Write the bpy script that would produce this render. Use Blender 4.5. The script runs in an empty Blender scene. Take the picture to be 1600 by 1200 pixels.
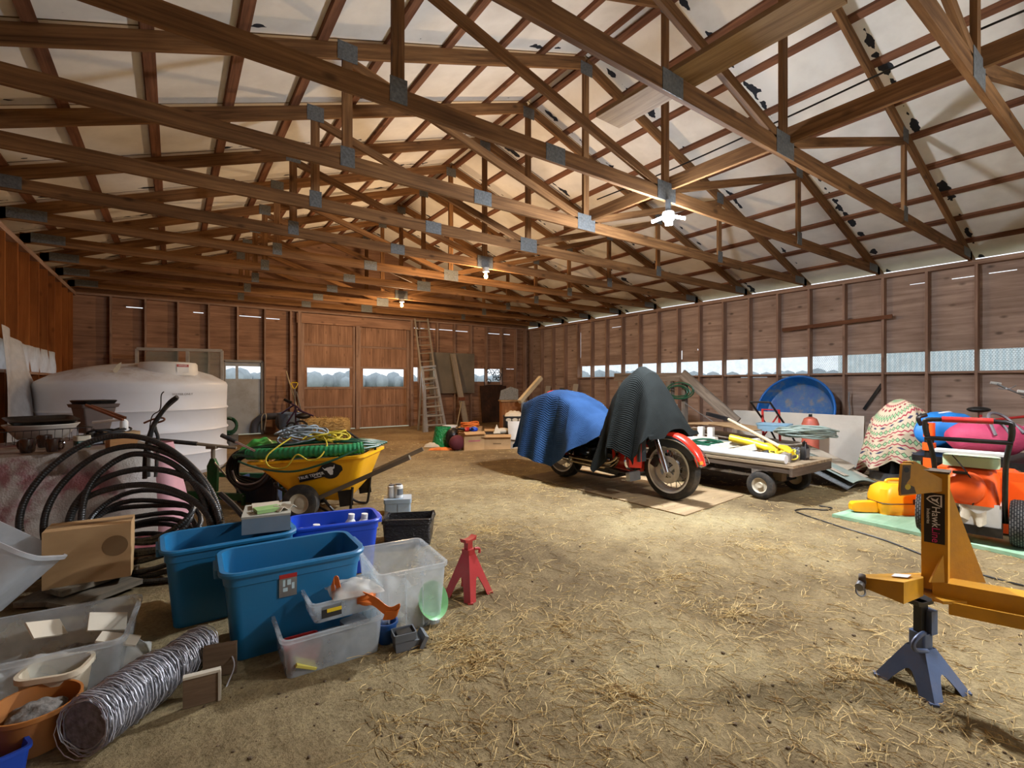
import bpy, math, random
from mathutils import Vector, Matrix, Euler, noise as mnoise
random.seed(11)
PI = math.pi
SC = bpy.context.scene
COL = SC.collection
V = Vector

# ---------------------------------------------------------------- camera
CAM_Z = 1.28
FPX = 751.0                      # focal length in pixels of the 1600 x 1200 frame
YAW = 0.6135                     # camera looks this far to the right of the barn's long axis
CY, SY = math.cos(YAW), math.sin(YAW)
cam = bpy.data.cameras.new('camera')
cam.sensor_fit = 'HORIZONTAL'
cam.sensor_width = 36.0
cam.lens = FPX / 1600.0 * 36.0
cam.clip_start = 0.05
cam.clip_end = 1500
camo = bpy.data.objects.new('camera', cam)
camo.location = (0, 0, CAM_Z)
camo.rotation_euler = (PI / 2, 0, -YAW)
COL.objects.link(camo)
SC.camera = camo
SC.view_settings.view_transform = 'Standard'
SC.view_settings.look = 'None'
SC.view_settings.gamma = 1.0
SC.view_settings.exposure = 0.0
SC.view_settings.use_curve_mapping = False
SC.cycles.use_denoising = True
SC.cycles.max_bounces = 8
SC.cycles.diffuse_bounces = 5
SC.cycles.transparent_max_bounces = 24
SC.cycles.sample_clamp_indirect = 6.0
SC.cycles.caustics_reflective = False
SC.cycles.caustics_refractive = False


# measured positions: the place of a point seen in the photograph, on a plane of the barn
def ray(px, py):
    r = (px - 800) / FPX
    return V((r * CY + SY, CY - r * SY, -(py - 600) / FPX))


def G(px, py, z=0.0):
    d = ray(px, py)
    t = (z - CAM_Z) / d.z
    return V((d.x * t, d.y * t, z))


def D(px, py, dist):
    d = ray(px, py) * dist
    return V((d.x, d.y, d.z + CAM_Z))


def OU(px, py, u):
    d = ray(px, py)
    t = u / d.x
    return V((u, d.y * t, CAM_Z + d.z * t))


def OV(px, py, v):
    d = ray(px, py)
    t = v / d.y
    return V((d.x * t, v, CAM_Z + d.z * t))


# ---------------------------------------------------------------- materials
MATS = {}


def srgb(r, g, b):
    f = lambda c: (c / 255 / 12.92) if c / 255 <= 0.04045 else ((c / 255 + 0.055) / 1.055) ** 2.4
    return (f(r), f(g), f(b), 1)


def newmat(name):
    m = bpy.data.materials.new(name)
    m.use_nodes = True
    nt = m.node_tree
    nt.nodes.clear()
    out = nt.nodes.new('ShaderNodeOutputMaterial')
    p = nt.nodes.new('ShaderNodeBsdfPrincipled')
    nt.links.new(p.outputs[0], out.inputs[0])
    MATS[name] = m
    return m, nt, p, out


def N(nt, typ, **kw):
    n = nt.nodes.new(typ)
    for k, v in kw.items():
        if k in n.inputs.keys():
            n.inputs[k].default_value = v
        else:
            setattr(n, k, v)
    return n


def coords(nt, bc):
    if bc:
        a = nt.nodes.new('ShaderNodeAttribute')
        a.attribute_name = 'bc'
        return a.outputs['Vector']
    return nt.nodes.new('ShaderNodeTexCoord').outputs['Object']


def ramp(nt, fac, stops):
    r = nt.nodes.new('ShaderNodeValToRGB')
    el = r.color_ramp.elements
    el[0].position, el[0].color = stops[0]
    el[1].position, el[1].color = stops[-1]
    for p, c in stops[1:-1]:
        e = el.new(p)
        e.color = c
    nt.links.new(fac, r.inputs[0])
    return r.outputs[0]


def mixc(nt, fac, a, b):
    m = nt.nodes.new('ShaderNodeMix')
    m.data_type = 'RGBA'
    for sock, val in ((0, fac), (6, a), (7, b)):
        if isinstance(val, (float, int, tuple)):
            m.inputs[sock].default_value = val
        else:
            nt.links.new(val, m.inputs[sock])
    return m.outputs[2]


def mth(nt, op, a, b=0.0, c=0.0):
    m = nt.nodes.new('ShaderNodeMath')
    m.operation = op
    for i, x in enumerate((a, b, c)):
        if isinstance(x, (int, float)):
            m.inputs[i].default_value = x
        else:
            nt.links.new(x, m.inputs[i])
    return m.outputs[0]


def sc(c, k):
    return tuple(min(1, x * k) for x in c[:3]) + (1,)


DUST = srgb(120, 104, 84)


def plain(name, rgb, rough=0.55, metal=0.0, var=0.12, scale=7.0, bump=0.0, dirt=0.0, bc=False, bscale=60, spec=0.5):
    m, nt, p, out = newmat(name)
    c = srgb(*rgb)
    co = coords(nt, bc)
    n = N(nt, 'ShaderNodeTexNoise', Scale=scale, Detail=4.0)
    nt.links.new(co, n.inputs['Vector'])
    col = ramp(nt, n.outputs[0], [(0.3, sc(c, 1 - var)), (0.7, sc(c, 1 + var))])
    if dirt:
        n2 = N(nt, 'ShaderNodeTexNoise', Scale=scale * 0.6, Detail=6.0, Roughness=0.7)
        nt.links.new(co, n2.inputs['Vector'])
        f = ramp(nt, n2.outputs[0], [(0.45, (0, 0, 0, 1)), (0.75, (dirt, dirt, dirt, 1))])
        col = mixc(nt, f, col, DUST)
    nt.links.new(col, p.inputs['Base Color'])
    p.inputs['Roughness'].default_value = rough
    p.inputs['Metallic'].default_value = metal
    p.inputs['Specular IOR Level'].default_value = spec
    if bump:
        nb = N(nt, 'ShaderNodeTexNoise', Scale=bscale, Detail=3.0)
        nt.links.new(co, nb.inputs['Vector'])
        b = N(nt, 'ShaderNodeBump', Strength=bump, Distance=0.01)
        nt.links.new(nb.outputs[0], b.inputs['Height'])
        nt.links.new(b.outputs[0], p.inputs['Normal'])
    return m


def wood(name, dark, light, rough=0.75, stretch=(1.3, 22, 22), knots=0.5, grey=0.0, bump=0.25):
    m, nt, p, out = newmat(name)
    co = coords(nt, True)
    mp = N(nt, 'ShaderNodeMapping')
    mp.inputs['Scale'].default_value = stretch
    nt.links.new(co, mp.inputs['Vector'])
    n = N(nt, 'ShaderNodeTexNoise', Scale=1.0, Detail=6.0, Roughness=0.65, Distortion=0.4)
    nt.links.new(mp.outputs[0], n.inputs['Vector'])
    col = ramp(nt, n.outputs[0], [(0.28, srgb(*dark)), (0.5, sc(srgb(*dark), 0.5) if False else mixrgb(dark, light, .55)), (0.75, srgb(*light))])
    n2 = N(nt, 'ShaderNodeTexNoise', Scale=1.1, Detail=4.0)
    nt.links.new(co, n2.inputs['Vector'])
    f = ramp(nt, n2.outputs[0], [(0.35, (0.72, 0.70, 0.68, 1)), (0.65, (1.12, 1.12, 1.12, 1))])
    mul = nt.nodes.new('ShaderNodeMix')
    mul.data_type = 'RGBA'
    mul.blend_type = 'MULTIPLY'
    mul.inputs[0].default_value = 0.75
    nt.links.new(col, mul.inputs[6])
    nt.links.new(f, mul.inputs[7])
    col = mul.outputs[2]
    if knots:
        mp2 = N(nt, 'ShaderNodeMapping')
        mp2.inputs['Scale'].default_value = (2.6, 5.2, 5.2)
        nt.links.new(co, mp2.inputs['Vector'])
        vo = N(nt, 'ShaderNodeTexVoronoi', Scale=1.0)
        nt.links.new(mp2.outputs[0], vo.inputs['Vector'])
        k = ramp(nt, vo.outputs['Distance'], [(0.06, (knots, knots, knots, 1)), (0.17, (0, 0, 0, 1))])
        col = mixc(nt, k, col, sc(srgb(*dark), 0.28))
    nt.links.new(col, p.inputs['Base Color'])
    p.inputs['Roughness'].default_value = rough
    p.inputs['Specular IOR Level'].default_value = 0.25
    b = N(nt, 'ShaderNodeBump', Strength=bump, Distance=0.004)
    nt.links.new(n.outputs[0], b.inputs['Height'])
    nt.links.new(b.outputs[0], p.inputs['Normal'])
    return m


def mixrgb(a, b, t):
    return srgb(*[a[i] * (1 - t) + b[i] * t for i in range(3)])


def clear(name, rgb, alpha=0.45, rough=0.25, dirt=0.2):
    """thin see-through plastic: part transparent, part milky"""
    m, nt, p, out = newmat(name)
    c = srgb(*rgb)
    co = coords(nt, False)
    n = N(nt, 'ShaderNodeTexNoise', Scale=9.0, Detail=5.0)
    nt.links.new(co, n.inputs['Vector'])
    a = ramp(nt, n.outputs[0], [(0.3, (alpha - dirt * .5,) * 3 + (1,)), (0.75, (min(1, alpha + dirt),) * 3 + (1,))])
    p.inputs['Base Color'].default_value = c
    p.inputs['Roughness'].default_value = rough
    tr = N(nt, 'ShaderNodeBsdfTransparent')
    tr.inputs[0].default_value = (0.93, 0.95, 0.96, 1)
    tl = N(nt, 'ShaderNodeBsdfTranslucent')
    tl.inputs[0].default_value = c
    m1 = N(nt, 'ShaderNodeMixShader')
    m1.inputs[0].default_value = 0.35
    nt.links.new(p.outputs[0], m1.inputs[1])
    nt.links.new(tl.outputs[0], m1.inputs[2])
    m2 = N(nt, 'ShaderNodeMixShader')
    nt.links.new(a, m2.inputs[0])
    nt.links.new(tr.outputs[0], m2.inputs[1])
    nt.links.new(m1.outputs[0], m2.inputs[2])
    nt.links.new(m2.outputs[0], out.inputs[0])
    return m


def emit(name, rgb, strength):
    m, nt, p, out = newmat(name)
    e = N(nt, 'ShaderNodeEmission')
    e.inputs[0].default_value = srgb(*rgb)
    e.inputs[1].default_value = strength
    nt.links.new(e.outputs[0], out.inputs[0])
    return m


# ---------------------------------------------------------------- mesh builder
class MB:
    def __init__(self):
        self.v, self.f, self.bc, self.sm = [], [], [], []

    def add(self, vs, fs, bc=None, smooth=True):
        o = len(self.v)
        self.v += [V(x) for x in vs]
        self.f += [tuple(i + o for i in f) for f in fs]
        self.sm += [smooth] * len(fs)
        if bc is None:
            bc = vs
        self.bc += [V(x) for x in bc]
        return self

    def box(self, c, s, rot=None, pos=False):
        hx, hy, hz = s[0] / 2, s[1] / 2, s[2] / 2
        R = rot if rot is not None else Matrix.Identity(3)
        if isinstance(R, tuple):
            R = Euler(R).to_matrix()
        loc = [V((x, y, z)) for x in (-hx, hx) for y in (-hy, hy) for z in (-hz, hz)]
        vs = [V(c) + R @ l for l in loc]
        fs = [(0, 1, 3, 2), (4, 6, 7, 5), (0, 4, 5, 1), (2, 3, 7, 6), (0, 2, 6, 4), (1, 5, 7, 3)]
        ax = sorted(range(3), key=lambda i: -s[i])
        off = V((random.uniform(0, 50), random.uniform(0, 50), random.uniform(0, 50)))
        bc = [V((l[ax[0]], l[ax[1]], l[ax[2]])) + off for l in loc] if not pos else vs
        return self.add(vs, fs, bc, False)

    def beam(self, a, b, w, h, up=(0, 0, 1), taper=1.0):
        a, b = V(a), V(b)
        x = (b - a)
        L = x.length
        x.normalize()
        z = V(up) - x * V(up).dot(x)
        if z.length < 1e-5:
            z = x.orthogonal()
        z.normalize()
        y = z.cross(x)
        off = V((random.uniform(0, 50), random.uniform(0, 50), random.uniform(0, 50)))
        vs, bc = [], []
        for i, (p, k) in enumerate(((a, 1), (b, taper))):
            for sy, sz in ((-1, -1), (1, -1), (1, 1), (-1, 1)):
                vs.append(p + y * (sy * w / 2 * k) + z * (sz * h / 2 * k))
                bc.append(V((i * L, sz * h / 2, sy * w / 2)) + off)
        fs = [(0, 3, 2, 1), (4, 5, 6, 7)] + [(i, (i + 1) % 4, 4 + (i + 1) % 4, 4 + i) for i in range(4)]
        return self.add(vs, fs, bc, False)

    def tube(self, pts, r, n=8, closed=False, cap=True):
        pts = [V(p) for p in pts]
        k = len(pts)
        rs = r if isinstance(r, (list, tuple)) else [r] * k
        tang = []
        for i in range(k):
            if closed:
                t = pts[(i + 1) % k] - pts[i - 1]
            else:
                t = pts[min(i + 1, k - 1)] - pts[max(i - 1, 0)]
            if t.length < 1e-9:
                t = V((0, 0, 1))
            tang.append(t.normalized())
        nrm = tang[0].orthogonal().normalized()
        vs, bc, fs = [], [], []
        dist = 0
        for i in range(k):
            if i:
                dist += (pts[i] - pts[i - 1]).length
                nrm = nrm - tang[i] * nrm.dot(tang[i])
                if nrm.length < 1e-6:
                    nrm = tang[i].orthogonal()
                nrm.normalize()
            b = tang[i].cross(nrm)
            for j in range(n):
                a = 2 * PI * j / n
                vs.append(pts[i] + (nrm * math.cos(a) + b * math.sin(a)) * rs[i])
                bc.append(V((dist, math.cos(a) * rs[i], math.sin(a) * rs[i])))
        for i in range(k if closed else k - 1):
            i2 = (i + 1) % k
            for j in range(n):
                j2 = (j + 1) % n
                fs.append((i * n + j, i * n + j2, i2 * n + j2, i2 * n + j))
        if cap and not closed:
            fs.append(tuple(reversed(range(n))))
            fs.append(tuple((k - 1) * n + j for j in range(n)))
        return self.add(vs, fs, bc)

    def cyl(self, a, b, r, r2=None, n=20):
        return self.tube([a, b], [r, r if r2 is None else r2], n)

    def lathe(self, prof, n=32, M=None, a0=0.0, a1=2 * PI):
        full = abs(a1 - a0 - 2 * PI) < 1e-6
        m = n if full else n + 1
        M = M or Matrix.Identity(4)
        vs, bc, fs = [], [], []
        for r, z in prof:
            for j in range(m):
                a = a0 + (a1 - a0) * j / n
                l = V((r * math.cos(a), r * math.sin(a), z))
                vs.append(M @ l)
                bc.append(l)
        for i in range(len(prof) - 1):
            for j in range(n):
                j2 = (j + 1) % m
                fs.append((i * m + j, i * m + j2, (i + 1) * m + j2, (i + 1) * m + j))
        return self.add(vs, fs, bc)

    def loft(self, loops, cap0=True, cap1=True):
        n = len(loops[0])
        vs = [V(p) for l in loops for p in l]
        fs = []
        for i in range(len(loops) - 1):
            for j in range(n):
                j2 = (j + 1) % n
                fs.append((i * n + j, i * n + j2, (i + 1) * n + j2, (i + 1) * n + j))
        if cap0:
            fs.append(tuple(reversed(range(n))))
        if cap1:
            fs.append(tuple((len(loops) - 1) * n + j for j in range(n)))
        return self.add(vs, fs)

    def prism(self, poly, t, M=None):
        """flat outline in the xy plane, thickness t along z (centred), placed by M"""
        M = M or Matrix.Identity(4)
        n = len(poly)
        loc = [V((x, y, -t / 2)) for x, y in poly] + [V((x, y, t / 2)) for x, y in poly]
        fs = [tuple(reversed(range(n))), tuple(range(n, 2 * n))]
        fs += [(j, (j + 1) % n, n + (j + 1) % n, n + j) for j in range(n)]
        off = V((random.uniform(0, 50), 0, 0))
        return self.add([M @ l for l in loc], fs, [l + off for l in loc])

    def ball(self, c, rx, ry=None, rz=None, n=16, m=10, rot=None):
        ry = rx if ry is None else ry
        rz = rx if rz is None else rz
        R = Euler(rot).to_matrix() if rot else Matrix.Identity(3)
        vs, fs = [], []
        for i in range(m + 1):
            t = PI * i / m
            for j in range(n):
                a = 2 * PI * j / n
                vs.append(V(c) + R @ V((rx * math.sin(t) * math.cos(a), ry * math.sin(t) * math.sin(a), rz * math.cos(t))))
        for i in range(m):
            for j in range(n):
                j2 = (j + 1) % n
                fs.append((i * n + j, (i + 1) * n + j, (i + 1) * n + j2, i * n + j2))
        return self.add(vs, fs)

    def grid(self, fn, nu, nv, thick=0.0):
        P = [[V(fn(i / nu, j / nv)) for j in range(nv + 1)] for i in range(nu + 1)]
        vs = [p for row in P for p in row]
        m = nv + 1
        fs = [(i * m + j, (i + 1) * m + j, (i + 1) * m + j + 1, i * m + j + 1) for i in range(nu) for j in range(nv)]
        bc = [V((i / nu, j / nv, 0)) for i in range(nu + 1) for j in range(nv + 1)]
        if thick:
            nr = [V((0, 0, 0)) for _ in vs]
            for f in fs:
                nn = (vs[f[1]] - vs[f[0]]).cross(vs[f[3]] - vs[f[0]])
                if nn.length > 1e-12:
                    nn.normalize()
                for i in f:
                    nr[i] += nn
            o = len(vs)
            vs2 = [v - (n.normalized() if n.length > 1e-9 else V((0, 0, 1))) * thick for v, n in zip(vs, nr)]
            fb = [tuple(reversed([i + o for i in f])) for f in fs]
            rim = [i * m for i in range(nu + 1)] + [nu * m + j for j in range(1, m)] + [i * m + nv for i in range(nu - 1, -1, -1)] + [j for j in range(nv - 1, 0, -1)]
            fr = [(rim[i], rim[(i + 1) % len(rim)], rim[(i + 1) % len(rim)] + o, rim[i] + o) for i in range(len(rim))]
            fr = [tuple(reversed(f)) for f in fr]
            return self.add(vs + vs2, fs + fb + fr, bc + bc)
        return self.add(vs, fs, bc)

    def torus(self, c, R, r, M=None, n=28, m=8):
        M = M or Matrix.Identity(3)
        return self.tube([V(c) + M @ V((R * math.cos(2 * PI * i / n), R * math.sin(2 * PI * i / n), 0)) for i in range(n)], r, m, closed=True)

    def text(self, s, size, ext, M):
        cu = bpy.data.curves.new('t', 'FONT')
        cu.body = s
        cu.size = size
        cu.extrude = ext
        cu.align_x = 'CENTER'
        cu.align_y = 'CENTER'
        cu.resolution_u = 3
        o = bpy.data.objects.new('t', cu)
        COL.objects.link(o)
        bpy.context.view_layer.update()
        dg = bpy.context.evaluated_depsgraph_get()
        me = bpy.data.meshes.new_from_object(o.evaluated_get(dg))
        vs = [M @ v.co for v in me.vertices]
        fs = [tuple(p.vertices) for p in me.polygons]
        bpy.data.objects.remove(o)
        bpy.data.meshes.remove(me)
        bpy.data.curves.remove(cu)
        return self.add(vs, fs, None, False)

    def xf(self, M):
        self.v = [M @ v for v in self.v]
        return self

    def mesh(self, name, mat, inv=None, ang=38):
        me = bpy.data.meshes.new(name)
        vs = self.v if inv is None else [inv @ v for v in self.v]
        me.from_pydata(vs, [], self.f)
        at = me.attributes.new('bc', 'FLOAT_VECTOR', 'POINT')
        at.data.foreach_set('vector', [x for b in self.bc for x in b])
        me.polygons.foreach_set('use_smooth', self.sm)
        me.materials.append(MATS[mat] if isinstance(mat, str) else mat)
        me.validate()
        me.update()
        if any(self.sm):
            try:
                me.set_sharp_from_angle(angle=math.radians(ang))
            except Exception:
                pass
        return me


def tagit(o, label=None, cat=None, group=None, kind=None):
    if label:
        o['label'] = label
    if cat:
        o['category'] = cat
    if group:
        o['group'] = group
    if kind:
        o['kind'] = kind
    return o


class Thing:
    def __init__(self, name, label, cat, loc=(0, 0, 0), rz=0.0, group=None, kind=None):
        self.o = bpy.data.objects.new(name, None)
        self.o.empty_display_size = 0.05
        self.o.location = loc
        self.o.rotation_euler = (0, 0, rz)
        COL.objects.link(self.o)
        self.inv = (Matrix.Translation(V(loc)) @ Euler((0, 0, rz)).to_matrix().to_4x4()).inverted()
        tagit(self.o, label, cat, group, kind)

    def part(self, name, mb, mat, parent=None, world=False, label=None, kind=None):
        me = mb.mesh(name, mat, self.inv if world else None)
        o = bpy.data.objects.new(name, me)
        o.parent = parent or self.o
        COL.objects.link(o)
        tagit(o, label, None, None, kind)
        return o


def solo(name, mb, mat, label, cat, loc=(0, 0, 0), rz=0.0, group=None, kind=None, world=False):
    M = Matrix.Translation(V(loc)) @ Euler((0, 0, rz)).to_matrix().to_4x4()
    o = bpy.data.objects.new(name, mb.mesh(name, mat, M.inverted() if world else None))
    o.location = loc
    o.rotation_euler = (0, 0, rz)
    COL.objects.link(o)
    return tagit(o, label, cat, group, kind)


def struct(name, mb, mat, parent=None, label=None):
    o = bpy.data.objects.new(name, mb.mesh(name, mat))
    COL.objects.link(o)
    if parent:
        o.parent = parent
    else:
        o['kind'] = 'structure'
    if label:
        o['label'] = label
    return o


def dup(root, loc=None, rz=None, label=None):
    r = root.copy()
    COL.objects.link(r)
    if loc is not None:
        r.location = loc
    if rz is not None:
        r.rotation_euler = (0, 0, rz)
    if label:
        r['label'] = label
    for ch in list(root.children):
        c = ch.copy()
        COL.objects.link(c)
        c.parent = r
        for g in list(ch.children):
            d = g.copy()
            COL.objects.link(d)
            d.parent = c
    return r


def frame(o, x, y):
    """4x4 with origin o, x axis x and y axis near y"""
    x = V(x).normalized()
    y = V(y)
    y = (y - x * y.dot(x)).normalized()
    z = x.cross(y)
    M = Matrix((x, y, z)).transposed().to_4x4()
    M.translation = V(o)
    return M


def rrect(w, d, r, z, n=5, cx=0.0, cy=0.0):
    pts = []
    r = max(min(r, w / 2 - 1e-4, d / 2 - 1e-4), 1e-4)
    for q, (sx, sy) in enumerate(((1, 1), (-1, 1), (-1, -1), (1, -1))):
        for i in range(n + 1):
            a = PI / 2 * (q + i / n)
            pts.append((cx + sx * (w / 2 - r) + r * math.cos(a), cy + sy * (d / 2 - r) + r * math.sin(a), z))
    return pts


def tub(w, d, h, t=0.004, r=0.05, taper=0.85, rim=0.02, rimh=0.025, n=5):
    """open container: outer wall, rolled rim, inner wall, floor"""
    m = MB()
    L = [rrect(w * taper, d * taper, r * .8, 0, n), rrect(w, d, r, h - rimh, n), rrect(w + rim, d + rim, r + rim / 2, h - rimh, n),
         rrect(w + rim, d + rim, r + rim / 2, h, n), rrect(w - 2 * t, d - 2 * t, r - t, h, n),
         rrect(w * taper - 2 * t, d * taper - 2 * t, max(r * .8 - t, .002), t, n)]
    return m.loft(L)


def spline(pts, k=6, closed=False):
    P = [V(p) for p in pts]
    n = len(P)
    out = []
    rng = n if closed else n - 1
    for i in range(rng):
        g = lambda j: P[j % n] if closed else P[max(0, min(n - 1, j))]
        a, b, c, d = g(i - 1), g(i), g(i + 1), g(i + 2)
        for s in range(k):
            t = s / k
            out.append(0.5 * ((2 * b) + (c - a) * t + (2 * a - 5 * b + 4 * c - d) * t * t + (3 * b - a - 3 * c + d) * t ** 3))
    if not closed:
        out.append(P[-1])
    return out


def coil(c, R, turns, r, jitter=0.03, flat=0.02, M=None, ry=None, seed=1, seg=22):
    """a wound hose or rope: one continuous tube"""
    rn = random.Random(seed)
    M = M or Matrix.Identity(3)
    pts = []
    cx = cy = cz = 0.0
    rad = R
    n = int(turns * seg)
    ty = (ry or R) / R
    for i in range(n):
        if i % seg == 0:
            tx, tyy, tz, tr = rn.uniform(-jitter, jitter), rn.uniform(-jitter, jitter), rn.uniform(0, flat), R + rn.uniform(-jitter, jitter)
        cx += (tx - cx) * .12
        cy += (tyy - cy) * .12
        cz += (tz - cz) * .12
        rad += (tr - rad) * .12
        a = 2 * PI * i / seg
        pts.append(V(c) + M @ V((cx + rad * math.cos(a), cy + rad * ty * math.sin(a), cz + .3 * flat * math.sin(a * 1.7 + seed))))
    return pts
# ---------------------------------------------------------------- shared materials
wood('truss_wood', (82, 54, 30), (160, 118, 76), stretch=(1.2, 26, 26), knots=.6)
wood('purlin_wood', (84, 52, 36), (148, 102, 74), stretch=(1.2, 26, 26), knots=.6)
wood('stud_wood', (130, 104, 90), (186, 158, 140), stretch=(1.2, 24, 24), knots=.4)
wood('ply_side', (142, 120, 108), (204, 182, 168), stretch=(.9, 13, 13), knots=.75)
wood('ply_end', (124, 92, 74), (194, 154, 126), stretch=(.9, 12, 12), knots=.55)
wood('ply_left', (120, 66, 24), (172, 108, 52), stretch=(.8, 10, 10), knots=.5)
wood('old_board', (84, 74, 64), (150, 138, 124), stretch=(1.5, 25, 25), knots=.3)
wood('tan_board', (120, 92, 62), (186, 156, 116), stretch=(1.5, 25, 25), knots=.3)
plain('galv', (104, 108, 110), .6, .3, .3, 40, .4, .2)
plain('foam', (226, 220, 208), .9, 0, .05, 1.5, .05)
plain('cable_black', (22, 22, 22), .5)
plain('rubber', (28, 28, 28), .75, 0, .2, 20, .1, .5)
plain('steel', (150, 152, 154), .35, .8, .1, 12, 0, .2)
plain('chrome', (200, 202, 205), .14, 1.0, .03, 5)
plain('black_metal', (20, 20, 21), .4, .2, .15, 10, 0, .15)
plain('white_plastic', (222, 222, 218), .45, 0, .05, 6, 0, .12)
plain('grey_plastic', (98, 104, 110), .5, 0, .1, 8, 0, .3)

# plywood of the sliding door and dark stains
# ---------------------------------------------------------------- ceiling
R_U, L_U, RIDGE = 10.32, -1.70, 4.31
W_PLATE = 3.24
EAVE, PEAK = 3.30, 5.38
BACK_V = 13.70
FRONT_V = -3.2
SLOPE = (PEAK - EAVE) / (R_U - RIDGE)
T0, TS = 2.05, 1.2192


def ceil_z(u, off=0.0):
    return PEAK - abs(u - RIDGE) * SLOPE + 0.078 + off


m, nt, p, out = newmat('roof_foam')
co = coords(nt, False)
sep = N(nt, 'ShaderNodeSeparateXYZ')
nt.links.new(co, sep.inputs[0])
n = N(nt, 'ShaderNodeTexNoise', Scale=1.3, Detail=5.0, Roughness=.6)
nt.links.new(co, n.inputs['Vector'])
col = ramp(nt, n.outputs[0], [(.3, srgb(216, 212, 204)), (.6, srgb(240, 237, 230)), (.8, srgb(244, 242, 236))])
# board joints in the middle of each bay
fr = mth(nt, 'FRACT', mth(nt, 'DIVIDE', mth(nt, 'ADD', sep.outputs['Y'], 50 * TS - T0 - .62), TS))
jn = mth(nt, 'LESS_THAN', mth(nt, 'ABSOLUTE', mth(nt, 'SUBTRACT', fr, .5)), .007)
# torn holes beside the rafters
fr2 = mth(nt, 'FRACT', mth(nt, 'DIVIDE', mth(nt, 'ADD', sep.outputs['Y'], 50 * TS - T0), TS))
near = mth(nt, 'SUBTRACT', 1.0, mth(nt, 'MULTIPLY', mth(nt, 'ABSOLUTE', mth(nt, 'SUBTRACT', fr2, .935)), 9.0))
n3 = N(nt, 'ShaderNodeTexNoise', Scale=3.4, Detail=3.0)
nt.links.new(co, n3.inputs['Vector'])
tear = mth(nt, 'GREATER_THAN', mth(nt, 'ADD', mth(nt, 'MULTIPLY', near, .33), n3.outputs[0]), mth(nt, 'SUBTRACT', .90, mth(nt, 'MULTIPLY', mth(nt, 'GREATER_THAN', sep.outputs['X'], 4.3), .06)))
col = mixc(nt, jn, col, srgb(112, 100, 84))
col = mixc(nt, tear, col, srgb(52, 54, 60))
nt.links.new(col, p.inputs['Base Color'])
p.inputs['Roughness'].default_value = .9
p.inputs['Specular IOR Level'].default_value = .1

mb = MB()
for s in (-1, 1):
    e = 6.01 + (.305 if s > 0 else .75)
    a, b = RIDGE, RIDGE + s * e
    z0, z1 = ceil_z(a, .04), ceil_z(b, .04)
    vs = [(a, FRONT_V - .3, z0), (b, FRONT_V - .3, z1), (b, BACK_V + .5, z1), (a, BACK_V + .5, z0)]
    top = [(x, y, z + .06) for x, y, z in vs]
    mb.add(vs + top, [(0, 1, 2, 3) if s > 0 else (3, 2, 1, 0), (7, 6, 5, 4) if s > 0 else (4, 5, 6, 7), (0, 4, 5, 1), (1, 5, 6, 2), (2, 6, 7, 3)], smooth=False)
ceiling = struct('ceiling', mb, 'roof_foam')
for s in (-1, 1):
    for i in range(10):
        du = .10 + i * .625
        u = RIDGE + s * du
        mb = MB()
        z = ceil_z(u, .019)
        mb.beam((u, FRONT_V, z), (u, BACK_V + .1, z), .089, .038, up=(s * SLOPE, 0, 1))
        struct('purlin', mb, 'purlin_wood', ceiling)

# ---------------------------------------------------------------- roof trusses
order = ['nearest', 'second nearest', 'third nearest', 'fourth nearest', 'fifth nearest', 'sixth nearest', 'seventh nearest', 'eighth nearest', 'ninth nearest', 'tenth nearest', 'farthest']
extra = {0: 'whose bottom chord crosses the top right corner', 1: 'sloping down to the right wall, with a white-edged bottom chord',
         2: 'with the bright white lamp hung under it', 3: 'whose chord passes just behind the white lamp', 4: 'with a pale mottled chord, two bays before the warm bulb',
         5: 'carrying the nearer warm bulb', 6: 'just beyond the nearer warm bulb', 7: 'two bays beyond the nearer warm bulb',
         8: 'carrying the far warm bulb', 9: 'just beyond the far warm bulb', 10: 'right in front of the end wall'}
TW = .038
QU = (RIDGE - R_U) / 2


def truss_at(k):
    v = T0 + TS * k
    t = Thing('roof_truss', order[k + 1] + ' brown roof truss, ' + extra[k + 1], 'roof truss', (RIDGE, v, W_PLATE), 0, 'roof trusses')
    H = R_U - RIDGE
    zp = PEAK - W_PLATE
    mb = MB().beam((-H - .04, 0, .07), (H + .04, 0, .07), TW, .14)
    t.part('bottom_chord', mb, 'truss_wood')
    for s in (-1, 1):
        mb = MB().beam((s * (H + .25), 0, EAVE - W_PLATE - .25 * SLOPE), (s * .005, 0, zp), TW, .14, up=(0, 0, 1))
        t.part('top_chord', mb, 'truss_wood')
        zq = (EAVE - W_PLATE + zp) / 2
        t.part('web', MB().beam((s * H / 2, 0, .14), (s * H / 2, 0, zq - .06), TW, .089, up=(1, 0, 0)), 'truss_wood')
        t.part('web', MB().beam((s * (H / 2 - .05), 0, zq - .10), (s * .07, 0, .14), TW, .089, up=(0, 0, 1)), 'truss_wood')
    t.part('king_post', MB().beam((0, 0, .14), (0, 0, zp - .06), TW, .089, up=(1, 0, 0)), 'truss_wood')
    pl = [(0, .10, .30, .20), (0, zp - .08, .2, .16), (-H / 2, .12, .13, .18), (H / 2, .12, .13, .18), (-H / 2 + .0, zq - .02, .18, .17), (H / 2, zq - .02, .18, .17), (-H + .25, .09, .36, .13), (H - .25, .09, .36, .13), (-1.55, .07, .22, .15)]
    for x, z, w, h in pl:
        t.part('gusset_plate', MB().box((x, -TW / 2 - .002, z), (w, .004, h)), 'galv')
    return t.o


for k in range(-1, 10):
    truss_at(k)

# plank that ties the trusses together along the middle
solo('brace_plank', MB().beam((RIDGE + .10, -2, W_PLATE + .215), (RIDGE + .10, 5.0, W_PLATE + .215), .038, .14), 'truss_wood', 'long brown plank lying along the bottom chords beside the king posts', 'plank')

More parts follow.
